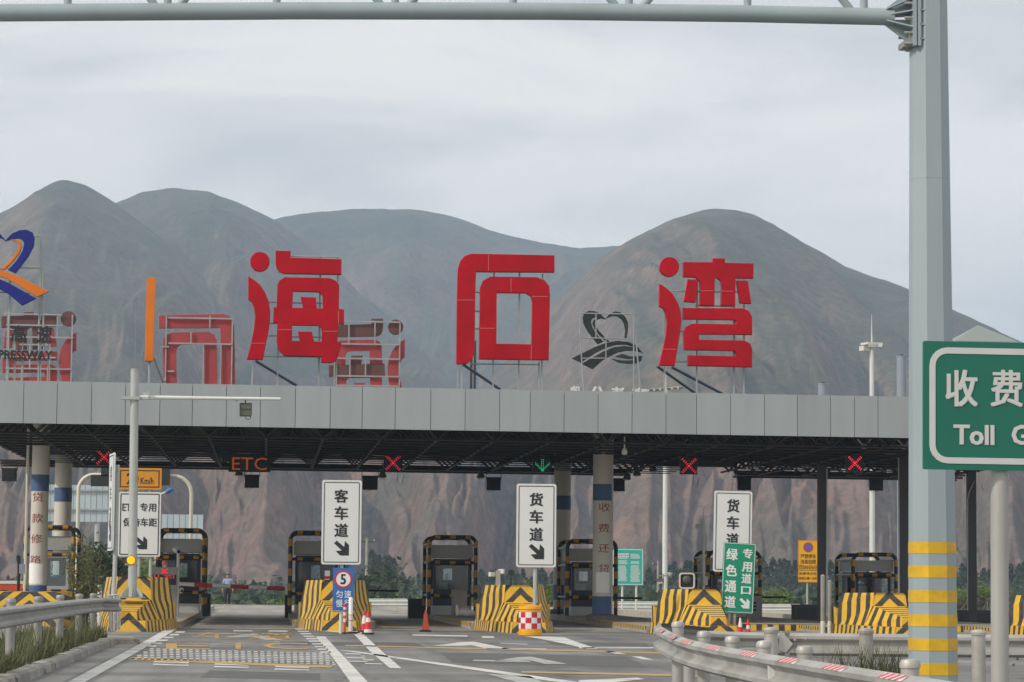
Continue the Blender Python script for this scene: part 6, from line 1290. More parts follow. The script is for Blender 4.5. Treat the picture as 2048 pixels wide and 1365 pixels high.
part('lamp_head', M['dome_grey'], t, lambda m: m.box(tuple(W(1320, 1162, Yl)), (.22, .16, .14)), None); part('lamp_glass', M['lamp_pale'], t, lambda m: m.box(tuple(W(1320, 1166, Yl - .09)), (.16, .02, .05)), None); part('horn', M['plastic_white'], t, lambda m: m.lathe(tuple(W(1340, 1152, Yl)), [(.02, 0), (.07, .06), (.08, .1)], 12))
c = W(1447, 1180, 0.1 + 95); t = thing('camera_post', (W(1407, 1100, 95).x, 95, .2), 'slim pale camera pole left of the tilted truck lane sign', 'camera'); part('post', M['cream'], t, lambda m: m.cyl((W(1408, 1180, 95).x, 95, .2), (W(1407, 1050, 95).x, 95, W(1407, 1050, 95).z), .045, .04, 10)); part('dome', M['plastic_white'], t, lambda m: m.sphere(W(1395, 1053, 95), .075, 12, 8)); part('arm', M['cream'], t, lambda m: m.cyl(W(1395, 1051, 95), W(1407, 1050, 95), .02, None, 8)); part('antenna', M['cream'], t, lambda m: m.cyl(W(1407, 1050, 95), W(1407, 1012, 95), .015, .005, 6)); part('junction_box', M['plastic_white'], t, lambda m: m.box(tuple(W(1411, 1162, 94.9)), (.14, .1, .3)), None)
# posts and cabinets by the dark column
for px0, px1, p0, lb in ((1641, 1650, 1152, 'bare steel bollard left of its twin by the dark column'), (1655, 1663, 1163, 'bare steel bollard right of its twin by the dark column')):
    a, b = W(px0, p0, 80), W(px1, p0, 80); t = thing('steel_bollard', ((a.x + b.x) / 2, 80, 0), lb, 'bollard'); part('post', M['galv_old'], t, lambda m: m.cyl(((a.x + b.x) / 2, 80, 0), ((a.x + b.x) / 2, 80, a.z), (b.x - a.x) / 2, None, 14)); part('cap', M['galv_old'], t, lambda m: m.lathe(((a.x + b.x) / 2, 80, a.z), [((b.x - a.x) / 2, 0), ((b.x - a.x) * .3, .03), (.01, .04)], 14)); part('sleeve', M['cone_white'], t, lambda m: m.cyl(((a.x + b.x) / 2, 80, 0), ((a.x + b.x) / 2, 80, .38), (b.x - a.x) / 2 + .004, None, 14))
for px0, px1, p0, p1, Y, cc, lb in ((1589, 1637, 1211, 1247, 97, 'black', 'low dark cabinet beside the dark column'), (817, 847, 1199, 1231, 106, 'black', 'low dark cabinet left of the third booth'), (570, 583, 1192, 1228, 106, 'black', 'dark cabinet left of the second booth'), (406, 421, 1189, 1218, 108, 'black', 'dark cabinet right of the first booth'), (1915, 1990, 1222, 1258, 97, 'black', 'long dark cabinet under the green toll sign')):
    a, b = W(px0, p0, Y), W(px1, p1, Y); t = thing('cabinet', ((a.x + b.x) / 2, Y, max(0, .0)), lb, 'cabinet'); part('body', M['col_dark'], t, lambda m: m.box(((a.x + b.x) / 2, Y + .3, (a.z + .01) / 2), (b.x - a.x, .6, a.z - .01)), None); part('lid', M['col_dark'], t, lambda m: m.box(((a.x + b.x) / 2, Y + .3, a.z + .015), (b.x - a.x + .05, .65, .03)), None); part('door_panel', M['booth_dark'], t, lambda m: m.box(((a.x + b.x) / 2, Y - .008, a.z * .5), ((b.x - a.x) * .8, .012, a.z * .7)), None)
# no entry disc and edge-on disc
q = W(1817, 1200, 100); t = thing('no_entry_sign', (q.x, 100, 0), 'round red no entry sign half hidden by the gantry post', 'sign'); mb = MB(); flat(mb, [circle(q.x, q.z, .29)], 100, .012); mb.build('disc', M['sign_red'], t, None); part('bar', M['print_white'], t, lambda m: m.box((q.x, 99.98, q.z), (.42, .008, .1)), None); part('post', M['pole_grey'], t, lambda m: m.cyl((q.x, 100.06, 0), (q.x, 100.06, q.z + .25), .035, None, 10))
q = W(1969.5, 1203, 100); t = thing('round_sign', (q.x, 100, 0), 'round pale sign seen nearly edge on right of the gantry post', 'sign'); v, f = curve_mesh([circle(0, 0, .30)], .015); mb = MB(); an = math.radians(75); mb.add([(q.x + p[0] * math.cos(an), 100 + p[0] * math.sin(an) - p[2], q.z + p[1]) for p in v], f); mb.build('disc', M['plastic_grey'], t, None); part('bracket', M['galv_old'], t, lambda m: [m.box(tuple(W(1970, y, 100)), (.6, .03, .03)) for y in (1198, 1208)], None); part('post', M['pole_grey'], t, lambda m: m.cyl((q.x + .08, 100, 0), (q.x + .08, 100, q.z), .03, None, 8))
# low striped kerb strip left of the fifth block
for a, b, Y, lb in ((1503, 1665, 84.5, 'low yellow and black kerb strip left of the fifth block'), (1912, 2030, 84.5, 'low yellow and black kerb strip right of the gantry post')):
    p, q = W(a, 1254, Y), W(b, 1254, Y); t = thing('striped_kerb', (p.x, Y, 0), lb, 'kerb'); part('kerb_face', ST_KERB, t, lambda m: m.box(((p.x + q.x) / 2, Y + .1, .11), (q.x - p.x, .2, .20)), None); part('kerb_top', M['concrete'], t, lambda m: m.box(((p.x + q.x) / 2, Y + 1.2, .21), (q.x - p.x, 2.4, .02)), None)

# ================================================================== beyond the canopy
# white pipe portal over the ETC lane
YP = 116.0; s = S(YP); pts = []
for i in range(9): an = math.pi - math.pi / 2 * i / 8; pts.append(W(157 + 30 + 30 * math.cos(an), 950 + 32 - 32 * math.sin(an), YP))
for i in range(9): an = math.pi / 2 - math.pi / 2 * i / 8; pts.append(W(383 - 34 + 34 * math.cos(an), 953 + 36 - 36 * math.sin(an), YP))
b0, b1 = pts[0].copy(), pts[-1].copy(); b0.z = 0; b1.z = 0
t = thing('lane_portal', tuple(b0), 'cream pipe portal with rounded corners over the ETC lane', 'portal'); part('pipe', M['cream'], t, lambda m: m.tube([b0] + pts + [b1], 3.7 / s, 12))
for x0, x1, y0, y1 in ((183, 246, 951, 973), (203, 240, 936, 953), (318, 340, 939, 971)): part('display_box', M['col_dark'], t, lambda m: m.box(tuple((W(x0, y0, YP - .1) + W(x1, y1, YP - .1)) / 2), ((x1 - x0) / s, .25, (y1 - y0) / s)), None)
for x in (214, 327): part('clamp', M['cream'], t, lambda m: m.box(tuple(W(x, 952, YP)), (.12, .16, .18)), None)
# big panel boards behind
def panels(px0, px1, py0, py1, Y, nx, label, legs, rows=(0.33, 0.85)):
    a, b = W(px0, py1, Y), W(px1, py0, Y); t = thing('billboard', ((a.x + b.x) / 2, Y, 0), label, 'billboard'); w = (b.x - a.x) / nx
    for i in range(nx): part('sheet', M['billboard'], t, lambda m: m.box((a.x + (i + .5) * w, Y + random.uniform(-.01, .01), (a.z + b.z) / 2), (w - .03, .04, b.z - a.z)), None)
    for f in rows: part('rail', M['frame_steel'], t, lambda m: m.box(((a.x + b.x) / 2, Y - .1, a.z + (b.z - a.z) * f), (b.x - a.x, .1, .09)), None)
    for x in legs: part('leg', M['pole_grey'], t, lambda m: m.cyl((W(x, 1000, Y).x, Y + .2, -.5 if Y > 158 else 0), (W(x, 1000, Y).x, Y + .2, b.z), .14, None, 10))
panels(88, 217, 971, 1043, 150, 11, 'large pale blue billboard back behind the leftmost columns', [110, 195]); panels(322, 407, 1030, 1088, 155, 7, 'smaller pale panel board behind the first booth', [335, 395], (.5,))
def lamp_post(px, ytop, Y, label, head, r=.11, m='pole_white', z0=0.0):
    p = W(px, ytop, Y); t = thing('lamp_mast', (p.x, Y, z0), label, 'lamp mast'); part('pole', M[m], t, lambda k: k.cyl((p.x, Y, z0), p, r, r * .7, 12)); head(t, p); return t
def ring_head(t, p):
    part('spike', M['pole_white'], t, lambda k: k.cyl(p, p + Vector((0, 0, 1.9)), .05, .015, 6)); part('lamp_tray', M['plastic_white'], t, lambda k: (k.box((p.x, p.y, p.z + .05), (1.1, .9, .14), .3), k.box((p.x - .45, p.y, p.z - .25), (.5, .5, .3), .4), k.box((p.x + .35, p.y - .1, p.z - .05), (.55, .5, .22), -.2)), None); part('lamp_glass', M['lamp_pale'], t, lambda k: (k.box((p.x - .1, p.y - .5, p.z - .1), (.5, .05, .2), .2)), None)
lamp_post(1743.5, 690, 170, 'tall white lamp mast with a tilted ring of floodlights near the gantry post', ring_head, .20, z0=-1.5)
def tray_head(t, p):
    part('spike', M['pole_white'], t, lambda k: k.cyl(p, p + Vector((0, 0, 1.6)), .05, .015, 6)); part('lamp_tray', M['plastic_white'], t, lambda k: k.add([(p.x - 1.15, p.y, p.z - .18), (p.x + .95, p.y, p.z + .02), (p.x + .9, p.y, p.z + .16), (p.x - .9, p.y, p.z - .02), (p.x - 1.15, p.y + .8, p.z - .18), (p.x + .95, p.y + .8, p.z + .02), (p.x + .9, p.y + .8, p.z + .16), (p.x - .9, p.y + .8, p.z - .02)], [(0, 1, 2, 3), (7, 6, 5, 4), (0, 4, 5, 1), (1, 5, 6, 2), (2, 6, 7, 3), (3, 7, 4, 0)]), None)
    part('lamp_glass', M['dome_grey'], t, lambda k: [k.box((p.x - .8 + i * .33, p.y - .02, p.z - .09 + i * .03), (.22, .03, .12)) for i in range(6)], None)
lamp_post(1331, 778, 150, 'white lamp mast with a flat lamp tray just above the canopy edge', tray_head, .15)
# blue street lamp
p = W(321, 988, 175); t = thing('street_lamp', (W(312, 1100, 175).x, 175, -2.5), 'street lamp with a bright blue head beside the amber speed plate', 'street lamp'); q = W(347, 978, 175); part('pole', M['pole_white'], t, lambda m: m.tube([(W(312, 1100, 175).x, 175, -2.5), W(313, 995, 175), W(317, 990, 175), W(334, 984, 175)], .06, 8)); part('lamp_head', M['sign_blue'], t, lambda m: m.tube([W(331, 985.5, 175), W(338, 982, 175), W(346, 978, 175)], [.09, .16, .08], 10))
# chimneys / tanks rising behind the canopy
for px, w, ytop, lb in ((1645.5, 19, 768, 'short blue grey cylinder tower showing above the canopy edge'), (1803, 20, 713, 'tall blue grey cylinder tower next to the gantry post')):
    Y = 140; s = S(Y); c = W(px, ytop, Y); t = thing('cylinder_tower', (c.x, Y, 0), lb, 'tower'); part('shaft', M['tower_blue'], t, lambda m: m.cyl((c.x, Y, 0), (c.x, Y, c.z), w / s / 2, None, 24)); part('vent', M['col_dark'], t, lambda m: m.cyl((c.x + .02, Y, c.z), (c.x + .02, Y, c.z + .09), .09, None, 10)); part('rim', M['tower_blue'], t, lambda m: m.lathe((c.x, Y, c.z - .05), [(w / s / 2, 0), (w / s / 2 + .02, .01), (w / s / 2 + .02, .06), (w / s / 2, .065)], 24))
# hipped roof turret behind the green sign
Y = 100; a, b, ap = W(1909, 682, Y), W(2037, 680, Y), W(1972, 650, Y); t = thing('roof_turret', ((a.x + b.x) / 2, Y, roofz((a.x + b.x) / 2)), 'pale hipped roof turret peeping over the green toll sign', 'building'); w = b.x - a.x; cx = (a.x + b.x) / 2
part('wall', M['roof_grey'], t, lambda m: m.box((cx, Y + w / 2, (roofz(cx) + a.z) / 2 - .06), (w * .84, w * .84, a.z - roofz(cx) - .12)), None)
part('roof', M['roof_grey'], t, lambda m: m.add([(cx - w / 2, Y, a.z - .12), (cx + w / 2, Y, a.z - .12), (cx + w / 2, Y + w, a.z - .12), (cx - w / 2, Y + w, a.z - .12), (cx - w / 2, Y, a.z), (cx + w / 2, Y, a.z), (cx + w / 2, Y + w, a.z), (cx - w / 2, Y + w, a.z), (cx, Y + w / 2, ap.z + .1)], [(3, 2, 1, 0), (0, 1, 5, 4), (1, 2, 6, 5), (2, 3, 7, 6), (3, 0, 4, 7), (4, 5, 8), (5, 6, 8), (6, 7, 8), (7, 4, 8)]), None)
# white guardrail along the far edge
def far_rail(px0, px1, py, Y, label):
    a, b = W(px0, py, Y), W(px1, py, Y); pth = resample([a, b], 1.5); t = thing('guardrail', (a.x, Y, 0), label, 'guardrail'); part('beam', M['pole_white'], t, lambda m: beam(m, [p_ + Vector((0, 0, 0)) for p_ in pth], 1)); part('top_beam', M['pole_white'], t, lambda m: m.tube([p_ + Vector((0, 0, .2)) for p_ in (a, b)], .03, 8))
    x = a.x + .5
    while x < b.x: part('post', M['pole_white'], t, lambda m: m.cyl((x, Y + .1, -.1), (x, Y + .1, a.z + .2), .06, None, 8)); x += 2.4
far_rail(725, 862, 1206.5, 150, 'white far guardrail seen between the second block and the third booth'); far_rail(1215, 1330, 1212, 150, 'white far guardrail seen right of the notice column'); far_rail(1500, 1600, 1217, 150, 'white far guardrail seen right of the tilted signs')
# utility poles
for px, ytop, Y, xarm, lb in ((734, 1077, 330, 1084, 'concrete utility pole right of the passenger lane sign'), (1316, 1122, 420, 1130, 'thin utility pole left of the white lamp mast')):
    p = W(px, ytop, Y); t = thing('utility_pole', (p.x, Y, -6), lb, 'utility pole'); part('pole', M['concrete'], t, lambda m: m.cyl((p.x, Y, -6), p, .24, .16, 10)); zz = W(px, xarm, Y).z; part('crossarm', M['col_dark'], t, lambda m: m.box((p.x, Y, zz), (2.0, .1, .12)), None); part('insulator', M['plastic_white'], t, lambda m: [m.cyl((p.x + d, Y, zz), (p.x + d, Y, zz + .3), .05, None, 6) for d in (-.85, .85)])
# red truck corner far left
q = W(15, 1190, 110); t = thing('parked_truck', (q.x - 3, 110, 0), 'dark and orange vehicle corner at the far left edge', 'truck')
part('bed', M['cone_orange'], t, lambda m: m.box((W(25, 1172, 110).x - 1.2, 110.8, W(25, 1175, 110).z), (3.2, 1.6, .5)), None); part('rail', M['print_white'], t, lambda m: m.box((W(22, 1164, 110).x - 1.2, 110.0, W(22, 1165, 110).z), (3.4, .06, .12)), None)
for d in (0, -2.0): w_ = part('wheel', M['rubber'], t, lambda m: m.cyl((W(10, 1180, 110).x + d, 109.9, .48), (W(10, 1180, 110).x + d, 110.2, .48), .48, None, 20)); part('rim', M['plastic_grey'], w_, lambda m: m.cyl((W(10, 1180, 110).x + d, 109.88, .48), (W(10, 1180, 110).x + d, 109.9, .48), .25, None, 14))
part('chassis', M['black'], t, lambda m: m.box((W(25, 1180, 110).x - 1.4, 110.8, .72), (3.6, 1.4, .3)), None)
q = W(38, 1115, 88); t = thing('black_lamp_post', (q.x, 88, .0), 'black post with a curved lamp head left of the leftmost column', 'lamp'); part('post', M['black'], t, lambda m: m.tube([(q.x, 88, 0), W(38, 1130, 88), W(37, 1115, 88), W(34, 1112, 88)], [.05, .05, .07, .05], 10)); part('box', M['tower_blue'], t, lambda m: m.box((W(44, 1138, 88).x, 88, W(44, 1138, 88).z), (.16, .2, .3)), None)
# ================================================================== vegetation
def leaves(mb, pts, size, rng, aspect=2.2, up=0.2):
    for p in pts:
        d = Vector((rng.gauss(0, 1), rng.gauss(0, 1), rng.gauss(0, 1) + up)).normalized(); n = d.orthogonal().normalized(); n.rotate(Matrix.Rotation(rng.random() * 6.28, 3, d)) if False else None
        b = d.cross(Vector((rng.gauss(0, 1), rng.gauss(0, 1), rng.gauss(0, 1)))).normalized(); s = size * rng.uniform(.6, 1.35)
        mb.add([p - b * s * .5, p + d * s * aspect * .5, p + b * s * .5, p - d * s * aspect * .5], [(0, 1, 2, 3)])
def make_tree(kind, seed, h, label, loc):
    rng = random.Random(seed); t = thing({'poplar': 'poplar_tree', 'round': 'broadleaf_tree', 'bush': 'bush'}[kind], loc, label, 'tree' if kind != 'bush' else 'bush'); L = Vector(loc); tr = MB(); cr = MB(); pts = []
    if kind == 'poplar':
        tr.tube([L, L + Vector((0, 0, h * .5)), L + Vector((.05, 0, h * .92))], [h * .018, h * .012, h * .003], 6)
        for k in range(26):
            z = h * (.1 + .8 * k / 26); a = rng.random() * 6.28; l = h * .10 * (1 - abs(k / 26 - .4)); q = L + Vector((math.cos(a) * l, math.sin(a) * l, z + l * 1.8)); tr.tube([L + Vector((0, 0, z)), q], [h * .005, h * .002], 4)
        for k in range(760):
            f = rng.random(); z = h * (.07 + .93 * f); r = h * .15 * min(1, (1.04 - f) * 2.4, .35 + f * 4) * rng.uniform(.35, 1.1) * (1 + .25 * math.sin(f * 19 + seed)); a = rng.random() * 6.28; pts.append(L + Vector((math.cos(a) * r, math.sin(a) * r, z)))
        leaves(cr, pts, h * .032, rng, 1.6, .6); lm = M['leaf_dark']
    else:
        tr.tube([L, L + Vector((.1, 0, h * .25)), L + Vector((0, .1, h * .5))], [h * .04, h * .028, h * .015], 7); cl = []
        for k in range(12 if kind == 'round' else 9):
            a = rng.random() * 6.28; el = rng.uniform(.1, 1.2); l = h * rng.uniform(.24, .44); q = L + Vector((math.cos(a) * l * math.cos(el) * 1.15, math.sin(a) * l * math.cos(el), h * (.42 if kind == 'round' else .26) + l * math.sin(el) * 1.05)); tr.tube([L + Vector((0, 0, h * .25)), L.lerp(q, .6) + Vector((0, 0, h * .08)), q], [h * .016, h * .009, h * .003], 5); cl.append((q, h * rng.uniform(.12, .24)))
        for q, r in cl:
            for k in range(95):
                v = Vector((rng.gauss(0, 1), rng.gauss(0, 1), rng.gauss(0, .8))).normalized() * r * rng.uniform(.35, 1.1); pts.append(q + v)
        leaves(cr, pts, h * .030, rng, 1.8, .2); lm = M['leaf_dark'] if seed in (315, 300) or seed >= 500 else M['leaf_green']
    cr.build('crown', lm, t, None); tr.build('trunk', M['bark'], t, None); return t
rng = random.Random(5)
# hazy woodland filling the valley floor below the plaza, one mass
def woodland():
    r_ = random.Random(77); mb = MB(); pts = []
    for _ in range(26000):
        px = r_.uniform(-150, 2250); Y = 230 + 560 * r_.random() ** 1.4; q = W(px, 1164, Y); hmax = 5.5 + 3.2 * mnoise.noise(Vector((q.x * .035, Y * .02, 1.0))) + 2.0 * mnoise.noise(Vector((q.x * .15, Y * .1, 5.0)))
        pts.append(Vector((q.x, Y, -6 + max(.6, hmax) * r_.random() ** .5)))
    leaves(mb, pts, .85, r_, 1.5, .3); o = mb.build('valley_woodland', M['leaf_dark'], None, None); tag(o, 'hazy dark green woodland filling the valley below the plaza', 'woodland', None, 'stuff')
woodland()
ORD = 'first second third fourth fifth sixth seventh eighth ninth tenth eleventh twelfth thirteenth fourteenth fifteenth sixteenth seventeenth eighteenth nineteenth twentieth'.split()
# poplar belts in the valley, each tree its own
protos = [make_tree('poplar', 101 + k, 10.0, 'x', (0, 400 + k, -6)) for k in range(4)]
def place(proto, px, pyt, pyb, Y, label, group, name=None, first={}):
    top = W(px, pyt, Y); sc = (top.z + 6) / 10.0; o = proto if id(proto) not in first else copy_tree(proto); first[id(proto)] = 1
    o.location = (top.x, Y, -6); o.scale = (sc * rng.uniform(.85, 1.2), sc * rng.uniform(.85, 1.2), sc); o.rotation_euler[2] = rng.random() * 6.28; tag(o, label, 'tree', group); return o
belts = [((-40, 300), 1156, 700, 10, 'dark poplar in the belt left of the first booth', 'poplars beyond the left lanes', 9), ((430, 590), 1163, 760, 9, 'small dark poplar in the far belt behind the walking person', 'poplars behind the walking person', 5), ((738, 790), 1108, 560, 7, 'tall dark poplar in the clump right of the passenger lane sign', 'poplars right of the passenger lane sign', 10), ((800, 1000), 1152, 620, 14, 'dark poplar in the row behind the third booth', 'poplars behind the third booth', 9), ((955, 1110), 1144, 560, 14, 'dark poplar in the dense row behind the barrel', 'poplars behind the barrel', 10), ((1225, 1330), 1142, 600, 8, 'dark poplar behind the turquoise board', 'poplars behind the turquoise board', 10), ((1335, 1420), 1130, 560, 8, 'dark poplar behind the square signal', 'poplars behind the square signal', 10), ((1500, 1665), 1126, 560, 16, 'dark poplar in the tall row behind the yellow notice', 'poplars behind the yellow notice', 12), ((1660, 1830), 1150, 600, 12, 'dark poplar behind the booth by the gantry', 'poplars behind the booth by the gantry', 10), ((1900, 2090), 1130, 540, 13, 'dark poplar in the row right of the gantry post', 'poplars right of the gantry post', 10)]
for (x0, x1), yt, Y, n, lb, grp, jit in belts:
    for i in range(n):
        place(protos[rng.randrange(4)], x0 + (x1 - x0) * (i + rng.uniform(.2, .8)) / n, yt + rng.uniform(-jit, jit), 0, Y + rng.uniform(-40, 40), ORD[i] + ' ' + lb.replace(' in the', ' from the left in the', 1) if ' in the' in lb else ORD[i] + ' from the left, ' + lb, grp)
# round trees and bushes below the plaza edge
def near_tree(kind, seed, px, pyt, Y, z0, label):
    top = W(px, pyt, Y); o = make_tree(kind, seed, top.z - z0, label, (top.x, Y, z0)); o.scale[0] = 1.9 if (top.z - z0) < 3.4 else 1.25; return o
for i, (k, px, pyt, Y, z0, lb) in enumerate([('round', 700, 1118, 190, -5, 'leafy tree behind the pole of the passenger lane sign'), ('bush', 780, 1168, 172, -2.5, 'bright green bush behind the dark barrier arm'), ('bush', 748, 1172, 170, -2.5, 'bright green bush right of the second block'), ('bush', 815, 1172, 176, -3, 'green bush left of the third booth'), ('bush', 838, 1166, 180, -3.5, 'green bush touching the third booth frame'), ('round', 1080, 1152, 165, -1.2, 'bright leafy tree behind the truck lane sign pole'), ('round', 1100, 1160, 168, -1.2, 'green bush between the barrel and the notice column'), ('bush', 560, 1165, 172, -2.5, 'green bush at the tip of the barrier arm'), ('bush', 540, 1180, 170, -2, 'low green bush left of the second booth'), ('round', 1545, 1166, 175, -2, 'rounded green tree right of the tilted truck sign'), ('bush', 1575, 1180, 180, -3, 'low bush under the yellow notice'), ('bush', 1290, 1172, 180, -3, 'pale bush behind the turquoise board posts'), ('round', 1965, 1160, 150, 0, 'bright green tree right of the gantry post'), ('round', 1922, 1172, 155, 0, 'bright green tree touching the gantry post'), ('bush', 440, 1184, 160, -.5, 'small bush right of the first booth'), ('round', 175, 1045, 118, 0, 'dark leafy tree behind the shrub on the left'), ('round', 245, 1090, 130, 0, 'leafy tree behind the ETC only sign'), ('round', 300, 1112, 140, 0, 'leafy tree left of the first booth'), ('bush', 120, 1100, 125, 0, 'bush behind the pale booth')]):
    near_tree(k, 300 + i, px, pyt, Y, z0, lb)
for i in range(20):     # hedge line far below, one thing each
    px = 430 + i * 80 + rng.uniform(-20, 20); Y = rng.uniform(230, 330); top = W(px, rng.uniform(1168, 1186), Y); o = None
    if i < 3: pb_ = make_tree('bush', 500 + i, 8.0, 'x', (top.x, Y, -6)); 
    if i == 0: hedge = []
    if i < 3: hedge.append(pb_); o = pb_
    else: o = copy_tree(hedge[i % 3])
    o.location = (top.x, Y, -6); sc = (top.z + 6) / 8.0; o.scale = (sc * 2.6, sc * 1.3, sc); tag(o, ORD[i] + ' hazy green bush from the left in the hedge below the plaza', 'bush', 'bushes of the hedge line below the plaza')
# tall shrub in front of the left column
rs = random.Random(21); Ysh = 62.0; sb = W(165, 1228, Ysh); t = thing('tall_shrub', (sb.x, Ysh, .15), 'tall wispy olive shrub behind the left guardrail', 'shrub')
st = MB(); lf = MB(); pts = []
for k in range(34):
    px = rs.uniform(118, 205); pt_ = 1048 + abs(px - 138) * .9 + rs.uniform(-8, 80); top = W(px, pt_, Ysh + rs.uniform(-.7, .7)); b_ = Vector((sb.x + rs.uniform(-.25, .25), Ysh + rs.uniform(-.3, .3), .15)); mid = b_.lerp(top, .5) + Vector((rs.uniform(-.1, .1), 0, .12)); st.tube([b_, mid, top], [.014, .009, .003], 5)
    for j in range(95):
        f = rs.uniform(.28, 1.0); p = (b_.lerp(mid, f * 2) if f < .5 else mid.lerp(top, f * 2 - 1)); pts.append(p + Vector((rs.gauss(0, .055), rs.gauss(0, .07), rs.gauss(0, .05))))
leaves(lf, pts, .030, rs, 3.4, 1.0); lf.build('foliage', M['leaf'], t, None); st.build('stems', M['bark'], t, None)
# grass on the verge and weeds in the median
def grass(name, spots, hmin, hmax, label, seed, w=.012, m='grass'):
    r_ = random.Random(seed); mb = MB()
    for p in spots:
        h = r_.uniform(hmin, hmax); a = r_.random() * 6.28; l = Vector((math.cos(a), math.sin(a), 0)); b = Vector((-l.y, l.x, 0)) * w * r_.uniform(.6, 1.4); q = p + l * h * .18 + Vector((0, 0, h * .6)); e = p + l * h * r_.uniform(.3, .7) + Vector((0, 0, h)); mb.add([p - b, p + b, q + b * .7, e, q - b * .7], [(0, 1, 2, 4), (4, 2, 3)])
    o = mb.build(name, M[m], None, None); tag(o, label, 'grass', None, 'stuff'); return o
rg = random.Random(9); sp = []
for _ in range(15000):
    f = rg.random(); o = .2 + 1.5 * rg.random() ** 1.3; p = ka + kd * (L * (.30 + .72 * f)) + kn * o; d_ = mnoise.noise(Vector((p.x * .9, p.y * .5, 0)))
    if d_ + rg.random() * .7 > .12: sp.append(Vector((p.x, p.y, .09)))
grass('verge_grass', sp, .07, .36, 'dry green grass along the left kerb', 4)
sp = []
for _ in range(1500):
    f = rg.random(); p = ka + kd * (L * (.35 + .66 * f)) + kn * (.22 + 1.1 * rg.random())
    if mnoise.noise(Vector((p.x * 1.5, p.y * .8, 3))) > .05: sp.append(Vector((p.x, p.y, .09)))
grass('verge_weeds', sp, .3, .8, 'taller scruffy weeds poking through the left verge grass', 14, .008, 'leaf')
sp = []
for _ in range(500): px = rg.gauss(1755, 32); q = W(px, 1310, 31.5 + rg.uniform(-.8, .8)); sp.append(Vector((q.x, q.y, 0.004)))
for _ in range(120): px = rg.uniform(1640, 1790); q = W(px, 1310, 31.5 + rg.uniform(-.8, .8)); sp.append(Vector((q.x, q.y, 0.004)))
grass('median_weeds', sp, .35, .85, 'thin dry weeds between the median guardrails', 6, .006)

# ================================================================== person walking beyond the barrier
def skin_mesh(name, verts, edges, radii, m, parent, lv=2):
    off = origin(parent); me = bpy.data.meshes.new(name); me.from_pydata([tuple(v) for v in verts], edges, []); me.materials.append(m)
    o = bpy.data.objects.new(name, me); COL.objects.link(o); o.parent = parent
    md = o.modifiers.new('skin', 'SKIN'); md.use_smooth_shade = True
    if not me.skin_vertices: me.skin_vertices.new()
    for i, r in enumerate(radii): me.skin_vertices[0].data[i].radius = (r, r) if isinstance(r, (int, float)) else r
    for i in range(len(verts)): me.skin_vertices[0].data[i].use_root = (i == 0)
    sd = o.modifiers.new('sub', 'SUBSURF'); sd.levels = lv; sd.render_levels = lv; return o
pg = G(454.5, 1213); P = thing('person', (pg.x, pg.y, 0.008), 'person in a light blue shirt and dark trousers walking beyond the barrier', 'person'); P.scale = (1, 1, 63 / S(pg.y) / 1.74)
# local frame, faces the camera, slightly turned to the left
bv = [(0, 0, .95), (0, 0, 1.10), (0, .01, 1.28), (0, .01, 1.42), (0, 0, 1.50), (-.01, -.02, 1.60), (-.01, -.025, 1.70),
      (-.19, .01, 1.41), (-.25, .02, 1.16), (-.27, -.05, .93), (-.275, -.08, .84), (.19, .01, 1.41), (.26, .03, 1.16), (.28, 0, .93), (.285, -.02, .84),
      (-.10, 0, .90), (-.105, -.04, .50), (-.11, -.02, .09), (-.115, -.15, .045), (.10, 0, .90), (.105, .05, .50), (.10, .10, .09), (.10, -.03, .045)]
be = [(0, 1), (1, 2), (2, 3), (3, 4), (4, 5), (5, 6), (3, 7), (7, 8), (8, 9), (9, 10), (3, 11), (11, 12), (12, 13), (13, 14), (0, 15), (15, 16), (16, 17), (17, 18), (0, 19), (19, 20), (20, 21), (21, 22)]
br = [(.15, .11), (.13, .1), (.15, .105), (.12, .09), .055, (.085, .1), (.075, .09), .055, .042, .034, (.02, .04), .055, .042, .034, (.02, .04), .085, .06, .04, .035, .085, .06, .04, .035]
skin_mesh('body', bv, be, br, M['skin'], None, 2).parent = P
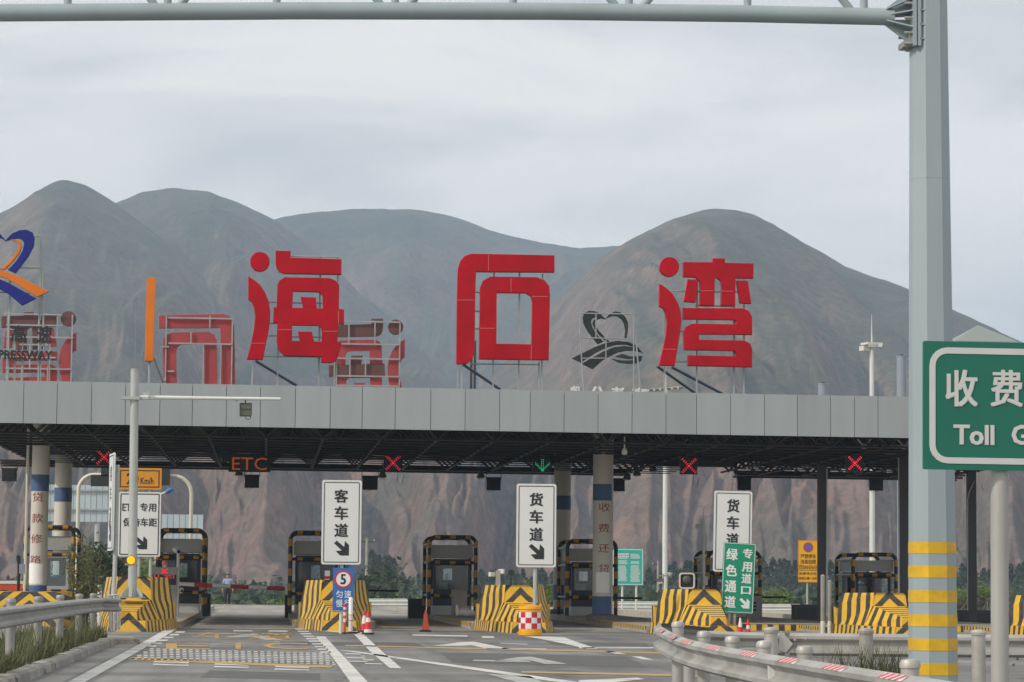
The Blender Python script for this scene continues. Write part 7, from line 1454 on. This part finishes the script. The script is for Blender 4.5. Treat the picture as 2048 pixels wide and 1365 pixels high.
for nm, idx, ed, rr, mm in (('shirt', [(0, 0, .93), (0, 0, 1.10), (0, .01, 1.28), (0, .01, 1.42), (-.19, .01, 1.415), (-.235, .015, 1.2), (.19, .01, 1.415), (.245, .02, 1.2), (0, 0, 1.47)], [(0, 1), (1, 2), (2, 3), (3, 4), (4, 5), (3, 6), (6, 7), (3, 8)], [(.185, .135), (.165, .13), (.175, .125), (.14, .1), .078, .066, .078, .066, .065], 'shirt'),
                            ('trousers', [(0, 0, .98), (0, 0, .88), (-.10, 0, .80), (-.105, -.04, .48), (-.11, -.02, .10), (.10, 0, .80), (.105, .05, .48), (.10, .10, .10)], [(0, 1), (1, 2), (2, 3), (3, 4), (1, 5), (5, 6), (6, 7)], [(.165, .125), (.16, .13), .105, .08, .065, .105, .08, .065], 'trousers')):
    skin_mesh(nm, idx, ed, rr, M[mm], None, 2).parent = P
def loc_part(nm, m, fn):
    mb = MB(); fn(mb); o = mb.build(nm, m, None, 60); o.parent = P; return o
for x, y in ((-.112, -.09), (.10, .03)): loc_part('shoe', M['shoe'], lambda m: m.sphere((x, y, .045), .05, 12, 8, (.95, 2.6, .9)))
loc_part('hair', M['hair'], lambda m: (m.sphere((-.008, .015, 1.672), .098, 14, 10, (.9, 1.0, .85)),)); loc_part('nose', M['skin'], lambda m: m.sphere((-.02, -.125, 1.615), .018, 8, 6))
for x in (-.045, .02): loc_part('eye', M['hair'], lambda m: m.sphere((x, -.108, 1.635), .011, 8, 6))
loc_part('belt', M['black'], lambda m: m.lathe((0, 0, .95), [(.165, 0), (.172, .01), (.172, .04), (.165, .045)], 18))
for sd, (x, y, z) in ((-1, (-.277, -.085, .83)), (1, (.287, -.025, .83))):
    hnd = loc_part('hand', M['skin'], lambda m: [m.tube([(x + sd * 0, y + (i - 1.5) * .018, z), (x, y + (i - 1.5) * .02 - .01, z - .05), (x - sd * .012, y + (i - 1.5) * .02 - .015, z - (.085 if i in (1, 2) else .07))], [.011, .010, .007], 6) for i in range(4)] + [m.tube([(x, y - .03, z + .02), (x - sd * .02, y - .055, z - .02)], [.012, .009], 6), m.sphere((x, y, z + .02), .042, 10, 7, (.5, .95, 1.1))])
